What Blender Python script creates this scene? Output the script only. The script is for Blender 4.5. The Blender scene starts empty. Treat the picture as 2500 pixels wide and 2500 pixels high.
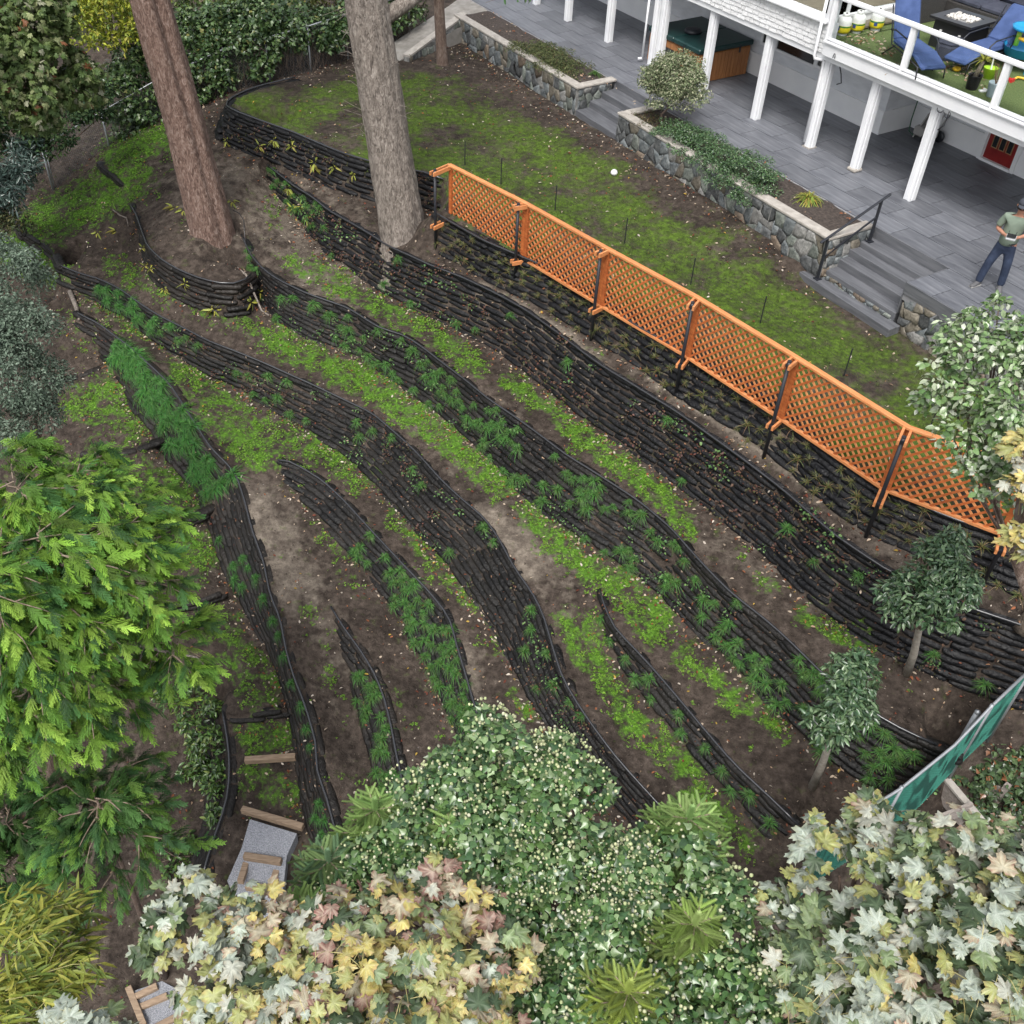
import bpy, bmesh, math, random
import numpy as np
from mathutils import Vector, Matrix, noise as mnoise
from mathutils.bvhtree import BVHTree
from mathutils.geometry import delaunay_2d_cdt
random.seed(7); RNG = np.random.default_rng(7)
sc = bpy.context.scene
COL = sc.collection

# ------------------------------------------------------------------ camera, sky, sun, exposure
CAM_H, PITCH, FPX, CXP, CYP = 10.0, math.radians(42.55), 2482.0, 1094.0, 1250.0
cd = bpy.data.cameras.new('camera'); cam = bpy.data.objects.new('camera', cd); COL.objects.link(cam)
cam.location = (0, 0, CAM_H); cam.rotation_euler = (math.pi/2 - PITCH, 0, 0)
cd.sensor_width = 36; cd.lens = 36*FPX/2500; cd.shift_x = (1250-CXP)/2500
cd.clip_start = 0.1; cd.clip_end = 500
sc.camera = cam
SUN_EL, SUN_AZ = math.radians(58), math.radians(200)      # azimuth clockwise from +Y
w = bpy.data.worlds.new('World'); sc.world = w; w.use_nodes = True
nt = w.node_tree; nt.nodes.clear()
sky = nt.nodes.new('ShaderNodeTexSky'); sky.sky_type = 'NISHITA'; sky.sun_disc = False
sky.sun_elevation = SUN_EL; sky.sun_rotation = SUN_AZ
sky.air_density = 1.0; sky.dust_density = 4.0; sky.ozone_density = 1.0
hs = nt.nodes.new('ShaderNodeHueSaturation'); hs.inputs['Saturation'].default_value = 0.30
bg = nt.nodes.new('ShaderNodeBackground'); bg.inputs[1].default_value = 0.125
ow = nt.nodes.new('ShaderNodeOutputWorld')
nt.links.new(sky.outputs[0], hs.inputs['Color']); nt.links.new(hs.outputs[0], bg.inputs[0]); nt.links.new(bg.outputs[0], ow.inputs[0])
sd = bpy.data.lights.new('sun', 'SUN'); sd.energy = 1.5; sd.angle = math.radians(22); sd.color = (1.0, 0.965, 0.92)
sun = bpy.data.objects.new('sun', sd); COL.objects.link(sun)
_dir = Vector((math.sin(SUN_AZ)*math.cos(SUN_EL), math.cos(SUN_AZ)*math.cos(SUN_EL), math.sin(SUN_EL)))
sun.rotation_euler = _dir.to_track_quat('Z', 'Y').to_euler(); sun.location = _dir*60
vs = sc.view_settings; vs.view_transform = 'Standard'; vs.look = 'None'; vs.exposure = 0.92; vs.gamma = 1.0; vs.use_curve_mapping = False
sc.cycles.max_bounces = 4; sc.cycles.diffuse_bounces = 3; sc.cycles.glossy_bounces = 2; sc.cycles.transmission_bounces = 3; sc.cycles.transparent_max_bounces = 8; sc.cycles.use_denoising = True

# ------------------------------------------------------------------ survey helpers (pixel of the 2500 px photo + height -> place)
_cp, _sp = math.cos(PITCH), math.sin(PITCH)
_R = np.array([[1,0,0],[0,-_sp,-_cp],[0,_cp,-_sp]])
def ray(x, y): return _R.T @ np.array([(x-CXP)/FPX, (y-CYP)/FPX, 1.0])
def at(x, y, z):
    d = ray(x, y); t = (z-CAM_H)/d[2]
    return np.array([d[0]*t, d[1]*t, z])
def along(x, y, dist):
    d = ray(x, y); d /= np.linalg.norm(d)
    return d*dist + np.array([0,0,CAM_H])
def topx(P):
    P = np.asarray(P, float); c = (P-np.array([0,0,CAM_H])) @ _R.T
    return np.stack([CXP+FPX*c[...,0]/c[...,2], CYP+FPX*c[...,1]/c[...,2]], -1)

# ------------------------------------------------------------------ object helpers
def link(o, parent=None):
    COL.objects.link(o)
    if parent is not None: o.parent = parent
    return o
def tag(o, label=None, cat=None, group=None, kind=None):
    if label: o['label'] = label
    if cat: o['category'] = cat
    if group: o['group'] = group
    if kind: o['kind'] = kind
    return o
def empty(name, loc=(0,0,0), rz=0, label=None, cat=None, group=None):
    o = bpy.data.objects.new(name, None); o.location = loc; o.rotation_euler = (0,0,rz); o.empty_display_size = .1
    link(o); return tag(o, label, cat, group)
def mesh_np(name, V, F, mat=None, smooth=False, col=None):
    """V (n,3), F (m,3|4) int arrays"""
    V = np.asarray(V, np.float32); F = np.asarray(F, np.int32); k = F.shape[1]
    me = bpy.data.meshes.new(name); me.vertices.add(len(V)); me.vertices.foreach_set('co', V.ravel())
    me.loops.add(F.size); me.loops.foreach_set('vertex_index', F.ravel())
    me.polygons.add(len(F)); me.polygons.foreach_set('loop_start', np.arange(0, F.size, k, dtype=np.int32))
    me.update(calc_edges=True)
    if smooth: me.polygons.foreach_set('use_smooth', np.ones(len(F), bool))
    if col is not None:
        a = me.color_attributes.new('Col', 'FLOAT_COLOR', 'POINT')
        c4 = np.ones((len(V),4), np.float32); c4[:,:3] = col; a.data.foreach_set('color', c4.ravel())
    if mat: me.materials.append(mat)
    return me
def onp(name, V, F, mat, parent=None, smooth=False, col=None):
    return link(bpy.data.objects.new(name, mesh_np(name, V, F, mat, smooth, col)), parent)

class MB:
    """collects boxes, bars, tubes, prisms; build() links them as one mesh object"""
    def __init__(s): s.v=[]; s.f=[]
    def poly(s, vs, fs):
        n=len(s.v); s.v += [tuple(map(float,v)) for v in vs]; s.f += [tuple(n+i for i in f) for f in fs]; return s
    def box(s, c, d, m=None):
        x,y,z=[q/2 for q in d]
        vs=[(-x,-y,-z),(x,-y,-z),(x,y,-z),(-x,y,-z),(-x,-y,z),(x,-y,z),(x,y,z),(-x,y,z)]
        M=(m or Matrix.Identity(3))
        vs=[tuple(Vector(c)+M@Vector(v)) for v in vs]
        return s.poly(vs,[(0,3,2,1),(4,5,6,7),(0,1,5,4),(1,2,6,5),(2,3,7,6),(3,0,4,7)])
    def bar(s, a, b, wd, h, up=(0,0,1)):
        a=Vector(a); b=Vector(b); d=b-a; L=d.length; x=d/L; u=Vector(up); y=u.cross(x)
        if y.length<1e-4: y=Vector((1,0,0)).cross(x)
        y.normalize(); z=x.cross(y); m=Matrix((x,y,z)).transposed()
        return s.box((a+b)/2,(L,wd,h),m)
    def tube(s, pts, r, n=6, caps=True):
        pts=[Vector(p) for p in pts]; rs=r if hasattr(r,'__len__') else [r]*len(pts)
        base=len(s.v); prev=None
        for i,p in enumerate(pts):
            t=(pts[min(i+1,len(pts)-1)]-pts[max(i-1,0)]).normalized()
            if prev is None:
                u=t.orthogonal().normalized()
            else:
                u=(prev-t*prev.dot(t)); u=u.normalized() if u.length>1e-5 else t.orthogonal().normalized()
            prev=u; v=t.cross(u)
            for k in range(n):
                a=2*math.pi*k/n; s.v.append(tuple(p+(u*math.cos(a)+v*math.sin(a))*rs[i]))
        for i in range(len(pts)-1):
            for k in range(n):
                a=base+i*n+k; b=base+i*n+(k+1)%n; s.f.append((a,b,b+n,a+n))
        if caps:
            s.f.append(tuple(base+k for k in reversed(range(n)))); s.f.append(tuple(base+(len(pts)-1)*n+k for k in range(n)))
        return s
    def lathe(s, prof, c=(0,0,0), n=16):
        base=len(s.v)
        for r,z in prof:
            for k in range(n):
                a=2*math.pi*k/n; s.v.append((c[0]+r*math.cos(a),c[1]+r*math.sin(a),c[2]+z))
        for i in range(len(prof)-1):
            for k in range(n):
                a=base+i*n+k; b=base+i*n+(k+1)%n; s.f.append((a,b,b+n,a+n))
        s.f.append(tuple(base+k for k in reversed(range(n)))); s.f.append(tuple(base+(len(prof)-1)*n+k for k in range(n)))
        return s
    def build(s, name, mat, parent=None, smooth=False, bevel=0, M=None):
        me=bpy.data.meshes.new(name)
        vs=s.v if M is None else [tuple(M@Vector(v)) for v in s.v]
        me.from_pydata(vs,[],s.f); me.update()
        if smooth: me.polygons.foreach_set('use_smooth',[True]*len(me.polygons))
        if mat: me.materials.append(mat)
        if bevel:
            bm=bmesh.new(); bm.from_mesh(me)
            bmesh.ops.bevel(bm,geom=list(bm.edges),offset=bevel,segments=1,affect='EDGES',clamp_overlap=True); bm.to_mesh(me); bm.free()
        return link(bpy.data.objects.new(name,me),parent)

# ------------------------------------------------------------------ materials (procedural)
MATS={}
def mat(name, ramp, scale=4.0, rough=.8, bump=.0, bscale=None, detail=6, spec=.5, coord='Object', attr=None, attr_mix=1.0, rnd=0.0,
        metal=0.0, stretch=None, trans=0.0, coat=0.0, dist=0.0, rough2=None):
    if name in MATS: return MATS[name]
    m=bpy.data.materials.new(name); m.use_nodes=True; t=m.node_tree; N=t.nodes; L=t.links
    b=N['Principled BSDF']; out=N['Material Output']
    b.inputs['Roughness'].default_value=rough; b.inputs['Metallic'].default_value=metal; b.inputs['Specular IOR Level'].default_value=spec
    if coat: b.inputs['Coat Weight'].default_value=coat
    if coord=='World': g=N.new('ShaderNodeNewGeometry'); co=g.outputs['Position']
    else: g=N.new('ShaderNodeTexCoord'); co=g.outputs[coord]
    if stretch:
        mp=N.new('ShaderNodeMapping'); mp.inputs['Scale'].default_value=stretch; L.new(co,mp.inputs['Vector']); co=mp.outputs[0]
    nz=N.new('ShaderNodeTexNoise'); nz.inputs['Scale'].default_value=scale; nz.inputs['Detail'].default_value=min(detail,4); nz.inputs['Distortion'].default_value=dist
    L.new(co,nz.inputs['Vector'])
    cr=N.new('ShaderNodeValToRGB'); e=cr.color_ramp.elements
    while len(e)<len(ramp): e.new(.5)
    for i,(p,c) in enumerate(ramp): e[i].position=p; e[i].color=(*c,1)
    L.new(nz.outputs['Fac'],cr.inputs[0]); col=cr.outputs[0]
    if attr:
        at_=N.new('ShaderNodeAttribute'); at_.attribute_name=attr
        mx=N.new('ShaderNodeMix'); mx.data_type='RGBA'; mx.blend_type='MULTIPLY'; mx.inputs['Factor'].default_value=attr_mix
        L.new(at_.outputs['Color'],mx.inputs['A']); L.new(col,mx.inputs['B']); col=mx.outputs['Result']
    if rnd:
        oi=N.new('ShaderNodeObjectInfo'); mr=N.new('ShaderNodeMapRange'); mr.inputs['To Min'].default_value=1-rnd; mr.inputs['To Max'].default_value=1+rnd
        L.new(oi.outputs['Random'],mr.inputs['Value'])
        hv=N.new('ShaderNodeHueSaturation'); L.new(mr.outputs[0],hv.inputs['Value']); L.new(col,hv.inputs['Color']); col=hv.outputs[0]
    L.new(col,b.inputs['Base Color'])
    if rough2 is not None:
        rr=N.new('ShaderNodeMapRange'); rr.inputs['From Min'].default_value=.3; rr.inputs['From Max'].default_value=.7
        rr.inputs['To Min'].default_value=rough; rr.inputs['To Max'].default_value=rough2; L.new(nz.outputs['Fac'],rr.inputs['Value']); L.new(rr.outputs[0],b.inputs['Roughness'])
    if bump:
        n2=N.new('ShaderNodeTexNoise'); n2.inputs['Scale'].default_value=bscale or scale*3; n2.inputs['Detail'].default_value=3; L.new(co,n2.inputs['Vector'])
        bp=N.new('ShaderNodeBump'); bp.inputs['Strength'].default_value=bump; bp.inputs['Distance'].default_value=.03
        L.new(n2.outputs['Fac'],bp.inputs['Height']); L.new(bp.outputs[0],b.inputs['Normal'])
    if trans:
        tr=N.new('ShaderNodeBsdfTranslucent'); L.new(col,tr.inputs['Color']); ms=N.new('ShaderNodeMixShader'); ms.inputs[0].default_value=trans
        L.new(b.outputs[0],ms.inputs[1]); L.new(tr.outputs[0],ms.inputs[2]); L.new(ms.outputs[0],out.inputs['Surface'])
    MATS[name]=m; return m
def plain(name,c,rough=.6,var=.12,**k):
    lo=tuple(x*(1-var) for x in c); hi=tuple(min(1,x*(1+var)) for x in c)
    return mat(name,[(.3,lo),(.7,hi)],rough=rough,**k)
def leafmat(name, rough=.5, spec=.4, trans=.25, var=.35, scale=60):
    return mat(name,[(.3,(1-var,1-var,1-var)),(.7,(1,1,1))],scale=scale,rough=rough,spec=spec,attr='Col',trans=trans,detail=3)

def bag_mat(name, dark, dust, amount):
    m=bpy.data.materials.new(name); m.use_nodes=True; t=m.node_tree; N=t.nodes; L=t.links; b=N['Principled BSDF']
    b.inputs['Roughness'].default_value=.5; b.inputs['Specular IOR Level'].default_value=.3
    g=N.new('ShaderNodeNewGeometry'); oi=N.new('ShaderNodeObjectInfo')
    nz=N.new('ShaderNodeTexNoise'); nz.inputs['Scale'].default_value=2.2; nz.inputs['Detail'].default_value=4; L.new(g.outputs['Position'],nz.inputs['Vector'])
    ad=N.new('ShaderNodeMath'); ad.operation='MULTIPLY_ADD'; ad.inputs[1].default_value=.35; L.new(oi.outputs['Random'],ad.inputs[0]); L.new(nz.outputs['Fac'],ad.inputs[2])
    mr=N.new('ShaderNodeMapRange'); mr.inputs['From Min'].default_value=.55; mr.inputs['From Max'].default_value=.95; mr.inputs['To Max'].default_value=amount; L.new(ad.outputs[0],mr.inputs['Value'])
    mx=N.new('ShaderNodeMix'); mx.data_type='RGBA'; mx.inputs['A'].default_value=(*dark,1); mx.inputs['B'].default_value=(*dust,1); L.new(mr.outputs[0],mx.inputs['Factor'])
    L.new(mx.outputs['Result'],b.inputs['Base Color'])
    n2=N.new('ShaderNodeTexNoise'); n2.inputs['Scale'].default_value=11; n2.inputs['Detail'].default_value=3; n2.inputs['Distortion'].default_value=1.2; L.new(g.outputs['Position'],n2.inputs['Vector'])
    bp=N.new('ShaderNodeBump'); bp.inputs['Strength'].default_value=.8; bp.inputs['Distance'].default_value=.04; L.new(n2.outputs['Fac'],bp.inputs['Height']); L.new(bp.outputs[0],b.inputs['Normal'])
    return m
BAG_NEW=bag_mat('bag_fabric_new',(.0042,.0046,.0060),(.026,.025,.025),.3)
BAG_OLD=bag_mat('bag_fabric_weathered',(.0050,.0049,.0050),(.036,.031,.026),.35)
BAG_BROWN=bag_mat('bag_fabric_dusty',(.0070,.0061,.0055),(.048,.039,.032),.42)
HOSE=plain('hose_rubber',(.03,.031,.035),.25,spec=.8)
# ------------------------------------------------------------------ terrain: survey lines of the terrace walls (photo pixel, height)
def fillz(pts):
    P=np.array([p[:2] for p in pts],float); d=np.r_[0,np.cumsum(np.hypot(*np.diff(P,axis=0).T))]
    ks=[i for i,p in enumerate(pts) if len(p)>2]
    z=np.interp(d,[d[i] for i in ks],[pts[i][2] for i in ks])
    return np.array([at(P[i,0],P[i,1],z[i]) for i in range(len(pts))])
def resample(P,n):
    d=np.r_[0,np.cumsum(np.linalg.norm(np.diff(P,axis=0),axis=1))]; t=np.linspace(0,d[-1],n)
    return np.stack([np.interp(t,d,P[:,i]) for i in range(3)],1)
def smooth(P,k=2):
    for _ in range(k):
        Q=P.copy(); Q[1:-1]=(P[:-2]+2*P[1:-1]+P[2:])/4; P=Q
    return P
W={}
W['A']=([(722,194,-.62),(651,211),(607,224),(568,242),(552,260,-.66),(585,277),(660,304),(722,326),(783,352),(850,381,-.75),(936,405),(1037,422),(1085,440,-.86)],
 [(715,205,-.85),(640,225,-1.0),(585,245,-1.2),(545,265,-1.3),(539,282,-1.45),(570,345,-1.6),(634,378),(686,405),(748,427),(818,449,-1.68),(928,478),(1037,505,-1.65),(1080,520,-1.7)])
W['1']=([(1068,515,-.9),(1187,583),(1335,645),(1469,718,-1.0),(1550,782),(1690,862),(1852,945),(1984,1062,-1.1),(2130,1165),(2310,1250),(2433,1290),(2540,1330,-1.15)],
 [(1066,620,-1.75),(1146,647),(1195,685),(1254,714),(1309,742,-1.8),(1360,773),(1412,807),(1490,854),(1542,880),(1650,963,-1.82),(1703,998),(1782,1046),(1861,1108),(1931,1152),(2028,1240,-1.85),(2112,1297),(2218,1337),(2407,1416),(2530,1480,-1.95)])
W['B']=([(660,400,-1.75),(722,449),(766,475),(810,510,-1.8),(910,567),(960,600),(1050,640,-1.85),(1135,672),(1231,718),(1296,755),(1366,805,-1.9),(1434,857),(1495,900),(1548,932),(1592,958),(1650,993,-1.93),(1782,1085),(1923,1190),(2046,1300,-2.0),(2174,1385),(2372,1475),(2540,1530,-2.15)],
 [(652,440,-2.2),(680,480),(722,525,-2.55),(760,580),(800,622),(850,655,-2.95),(888,682),(945,722),(1020,748,-3.15),(1108,783),(1165,813),(1222,862),(1284,910),(1354,967,-3.3),(1416,1020),(1486,1064),(1548,1099),(1650,1168),(1716,1209,-3.4),(1782,1262),(1848,1310),(1914,1359),(1958,1403),(2024,1460,-3.5),(2090,1522),(2160,1569),(2220,1592),(2320,1624),(2412,1651),(2530,1690,-3.75)])
W['C']=([(594,576,-2.6),(616,625,-2.75),(647,660),(686,686),(748,717),(850,752,-3.0),(932,804),(985,818),(1033,848),(1086,888,-3.2),(1143,932),(1196,976),(1262,1020),(1328,1068),(1385,1112,-3.35),(1451,1152),(1513,1192),(1566,1227),(1614,1266),(1650,1297,-3.45),(1685,1341),(1738,1398),(1791,1451),(1848,1495),(1896,1535,-3.6),(1958,1592),(2015,1650),(2130,1738),(2200,1778),(2266,1808),(2310,1826,-3.9)],
 [(605,700,-3.45),(647,748),(686,788,-3.7),(748,823),(814,849,-3.95),(879,875),(941,914),(1011,967),(1073,1011,-4.3),(1126,1055),(1174,1099),(1222,1148),(1258,1192,-4.45),(1306,1231),(1363,1280),(1425,1324),(1486,1363),(1548,1403),(1614,1451,-4.6),(1660,1500),(1707,1552),(1769,1601),(1817,1650),(1861,1703),(1923,1764,-4.8),(1967,1804),(2046,1874),(2112,1910),(2165,1930),(2260,1935,-5.0)])
W['Cb']=([(323,502,-2.5),(339,528),(352,568),(365,603),(396,634),(440,660),(493,682,-2.7),(550,695),(590,692),(616,665,-2.75)],
 [(330,540,-2.7),(348,590,-3.0),(365,640,-3.25),(385,680),(415,712,-3.4),(460,735),(506,750,-3.5),(550,757),(590,757),(618,740,-3.55)])
W['D']=([(154,651,-3.5),(198,669),(246,682),(299,708,-3.6),(348,744),(396,774),(449,800),(515,835),(585,862,-3.95),(660,892),(748,932),(850,980,-4.3),(914,1011),(976,1064),(1020,1104),(1082,1174,-4.5),(1134,1222),(1187,1266),(1222,1315),(1262,1390,-4.7),(1306,1451),(1332,1504),(1350,1566),(1376,1650,-5.0),(1407,1707),(1451,1773),(1504,1844),(1570,1918),(1640,1993),(1720,2080,-5.75)],
 [(150,690,-3.95),(176,705),(220,727),(264,757,-4.2),(326,788),(387,810),(440,844),(497,888,-4.75),(563,936),(616,972),(686,1011),(748,1051,-5.15),(814,1095),(866,1135),(914,1187),(967,1240,-5.5),(1011,1293),(1064,1346),(1117,1412),(1165,1478,-5.8),(1196,1522),(1227,1574),(1258,1650),(1319,1745,-6.15),(1416,1865),(1504,1970),(1557,2035),(1640,2130,-6.6)])
W['D2']=([(1469,1442,-4.62),(1482,1486),(1504,1535),(1548,1579),(1592,1627,-4.75),(1650,1694),(1703,1756),(1751,1813),(1800,1870),(1848,1914),(1896,1958),(1954,2015,-5.05)],
 [(1460,1447,-4.68),(1473,1510,-4.9),(1490,1575,-5.1),(1526,1635),(1570,1700),(1614,1760,-5.3),(1650,1797),(1698,1861),(1760,1918),(1813,1976),(1861,2022),(1905,2065,-5.6)])
W['E']=([(680,1123,-5.1),(704,1123),(748,1148,-5.15),(792,1174),(844,1222),(888,1271),(945,1332,-5.45),(994,1385),(1046,1438),(1086,1486),(1108,1522),(1117,1566,-5.85),(1139,1636),(1161,1712),(1174,1756),(1200,1850,-6.3)],
 [(682,1135,-5.2),(704,1170,-5.35),(739,1222,-5.6),(779,1266),(814,1306),(866,1368),(901,1403,-6.2),(941,1460),(976,1513),(1011,1574),(1046,1640,-6.65),(1082,1717),(1117,1789),(1150,1870,-7.1)])
W['F']=([(813,1482,-6.1),(848,1539),(888,1592),(923,1650),(945,1707,-6.5),(963,1782),(976,1857),(989,1905),(1000,1980,-6.9)],
 [(809,1488,-6.15),(826,1560,-6.4),(850,1650,-6.85),(870,1716),(879,1782),(897,1848),(923,1920),(948,1990,-7.5)])
W['G']=([(194,766,-4.05),(246,792),(299,832),(326,850),(365,888,-4.35),(418,936),(444,976),(480,1033),(519,1095),(581,1156,-5.3),(603,1222),(620,1293),(651,1376,-5.85),(664,1451),(691,1513),(704,1588),(722,1650,-6.55),(752,1725),(779,1817),(779,1883),(805,1949),(823,2024),(845,2081,-7.3)],
 [(185,785,-4.25),(220,830),(255,880,-4.85),(300,945),(325,1002),(374,1060),(400,1126),(444,1165,-6.0),(484,1210),(497,1249),(519,1319),(541,1381,-6.7),(568,1442),(607,1504),(645,1574),(676,1640,-7.4),(704,1729),(722,1844),(740,1958,-7.9),(748,2024),(783,2100,-8.2)])
W['H']=([(550,1738,-7.5),(565,1826),(568,1896),(559,1967),(537,2028),(515,2090),(500,2150,-8.3)],
 [(490,1740,-8.7),(505,1826),(508,1896),(505,1967),(490,2028),(470,2090),(455,2150,-9.3)])
W['L']=([(53,519,-3.2),(46,540),(48,558),(88,581),(128,607),(143,640,-3.45)],
 [(45,530,-3.4),(38,548),(40,575),(85,600),(122,625),(140,655,-3.75)])
# small risers across the lower path and by the wire fence: top edge pixels, bottom edge pixels
W['R1']=([(75,742,-4.3),(110,728),(160,712),(172,702,-4.3)],[(72,758,-4.55),(112,743),(162,726),(180,714,-4.55)])
W['R2']=([(125,926,-4.85),(190,912),(240,895),(262,880,-4.85)],[(125,944,-5.12),(195,930),(248,910),(272,893,-5.12)])
W['R3']=([(205,1100,-5.4),(270,1102),(330,1092),(378,1072,-5.4)],[(205,1122,-5.68),(272,1124),(335,1114),(390,1092,-5.68)])
W['R4']=([(395,1282,-6.0),(440,1270),(478,1258),(496,1246,-6.0)],[(395,1304,-6.27),(445,1294),(484,1280),(504,1266,-6.27)])
W['R5']=([(375,1478,-6.55),(450,1470),(505,1456),(556,1432,-6.55)],[(375,1502,-6.83),(452,1497),(512,1480),(566,1456,-6.83)])
W['R6']=([(568,1740,-7.35),(600,1742),(650,1734),(698,1728,-7.35)],[(568,1762,-7.56),(600,1765),(652,1757),(704,1750,-7.56)])
W['R7']=([(250,402,-2.3),(266,416),(285,433),(306,448,-2.45)],[(246,414,-2.5),(258,430),(278,448),(298,460,-2.65)])
LOFT={}
TPTS=[]
for k,(t,b) in W.items():
    Pt=fillz(t); Pb=fillz(b); L=np.linalg.norm(np.diff(Pt,axis=0),axis=1).sum(); n=max(8,int(L/.15))
    A=smooth(resample(Pt,n)); B=smooth(resample(Pb,n))
    tan=np.gradient(A[:,:2],axis=0); tan/=np.linalg.norm(tan,axis=1)[:,None]
    nrm=np.stack([tan[:,1],-tan[:,0]],1)
    if ((B-A)[:,:2]*nrm).sum()<0: nrm=-nrm
    off=((B-A)[:,:2]*nrm).sum(1); h=np.maximum(A[:,2]-B[:,2],.05); need=.16*h+.04
    B[:,:2]+=nrm*np.maximum(need-off,0)[:,None]
    LOFT[k]=(A,B,nrm); TPTS.append(A); TPTS.append(B)
# house frame: s runs along the front of the house to the right, t runs into the house; both level
HO=np.array([9.80955708,17.95058949]); HS=np.array([.46437839,-.8856369]); HT=np.array([.8856369,.46437839])
def hw(s,t,z=0.0): p=HO+HS*s+HT*t; return Vector((p[0],p[1],z))
H_RZ=math.atan2(HS[1],HS[0])
ex=[]
for s,t,z in [(-19.5,-1.2,-.62),(-18,-1.3,-.62),(-15,-1.3,-.64),(-11.4,-1.3,-.68),(-9.3,-1.3,-.63),(-7,-1.3,-.62),(-5,-1.3,-.62),(-3.5,-1.3,-.66),(-2.6,-1.35,-.75),
      (-2.4,-1.5,-1.0),(-1,-1.5,-1.03),(.4,-1.5,-1.06),(1.2,-1.3,-1.1),(4,-1.3,-1.25),(8,-1.2,-1.4),(-9.8,-1.0,-.7),(-11.2,-1.0,-.7)]: ex.append(tuple(hw(s,t,z)))
for s in range(-22,14,3):
    for t in (0,3,8,20,45): ex.append(tuple(hw(s,t,-.95)))
for x,y,z in [(600,250,-.68),(760,280,-.72),(900,300,-.75),(1000,200,-.66),(1200,350,-.82),(1500,550,-.92),(1800,750,-1.0),(2100,950,-1.08),(1400,420,-.85),
      (520,545,-2.15),(470,480,-2.0),(570,470,-1.95),(620,420,-1.85),(640,370,-1.7),(500,330,-1.62),(450,330,-1.75),(420,380,-2.0),(450,440,-1.95),(400,560,-2.35),(480,630,-2.5),(560,640,-2.55),(590,520,-2.2),
      (660,560,-2.45),(640,620,-2.6),(350,450,-2.4),(330,330,-1.95),(420,290,-1.7),(300,380,-2.15),(250,430,-2.6),(200,460,-2.9),(130,465,-3.15),(130,520,-3.2),(230,560,-3.2),(270,600,-3.35),(200,620,-3.4),(320,640,-3.4),(450,770,-3.65),(330,690,-3.5),
      (990,570,-1.78),(880,500,-1.76),(760,450,-1.76),(30,580,-3.75),(70,640,-3.95),(130,690,-4.1),(60,700,-4.2),(150,760,-4.55),(230,830,-4.75),(120,880,-4.8),(150,980,-5.15),(300,1010,-5.35),(220,1060,-5.35),(250,1160,-5.7),(380,1160,-5.8),(300,1240,-5.95),(330,1330,-6.3),(470,1330,-6.4),(350,1440,-6.5),(480,1420,-6.5),
      (430,1560,-6.95),(560,1560,-7.0),(600,1660,-7.3),(560,1690,-7.3),(640,1800,-7.65),(600,1840,-7.72),(620,1900,-7.85),(690,1950,-7.9),(600,1960,-8.05),(620,2080,-8.25),(690,2060,-8.15),(600,2200,-8.7),(700,2150,-8.5),
      (380,1650,-8.0),(300,1600,-7.8),(420,1780,-8.7),(430,1950,-9.1),(380,2150,-9.5),(300,1900,-9.2),(100,1900,-9.4),(0,1600,-8.4),(0,1350,-7.2),(0,1100,-6.2),(0,900,-5.2),(200,2300,-10.0),(0,2300,-10.2),(350,2450,-9.9),(500,2350,-9.4),(700,2400,-9.2),
      (1000,2100,-7.4),(1300,2050,-7.0),(1000,2400,-8.6),(1400,2400,-8.0),(1700,2250,-7.0),(1850,2120,-6.0),(2000,2040,-5.5),(2150,1960,-5.15),(2290,1870,-4.75),(2350,1760,-4.3),(2450,1740,-4.2),(2240,1700,-3.85),(2120,1660,-3.75),(2300,1660,-3.8),(2000,2300,-6.8),(2300,2100,-5.9),(2500,1900,-5.1),(2500,2300,-6.2),(2500,1780,-4.5),
      (-150,480,-3.3),(-150,700,-4.4),(-200,1000,-6.0),(-300,1500,-8.6),(-200,2100,-10.2),(60,420,-3.0),(0,330,-3.0),(-100,250,-2.9),(150,200,-2.4),(300,100,-1.6),(450,60,-1.1),(600,60,-.8)]: ex.append(tuple(at(x,y,z)))
ex += [(-4,33.5,-.6),(-2,35,-.55),(1,36,-.4),(-9,33,-1.6),(-13,31,-2.8),(-18,34,-2.8),(-10,40,-1.5),(0,44,-.6),(-16,24,-4.6),(-18,15,-7.5),(-16,6,-10.4),(-6,2,-10.5),(2,1,-9.5),(8,1,-8),(15,4,-6.5),(14,10,-4.5),(16,16,-2),(11.5,12.5,-1.6),(13,13,-1.5)]
ex += [(x,y,-12+ (y+60)*.07) for x in (-70,-35,35,70) for y in (-50,-20,5,35,70)]+[(x,y,-11) for x in (-15,0,15) for y in (-50,-20)]+[(x,80,0) for x in (-15,0,15)]
TPTS.append(np.array(ex))
CON=np.concatenate(TPTS)
def tin(P):
    v,e,f,ov,oe,of=delaunay_2d_cdt([Vector((float(p[0]),float(p[1]))) for p in P],[],[],0,1e-4)
    V=np.array([[*v[i],P[ov[i][0]][2]] for i in range(len(v))]); return V,np.array([list(q) for q in f])
V0,F0=tin(CON)
BV=BVHTree.FromPolygons([tuple(v) for v in V0],[tuple(f) for f in F0.tolist()])
def gz(x,y,bv=None):
    h=(bv or BV).ray_cast(Vector((x,y,30)),Vector((0,0,-1)))
    return h[0].z if h[0] is not None else -5.0
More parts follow.
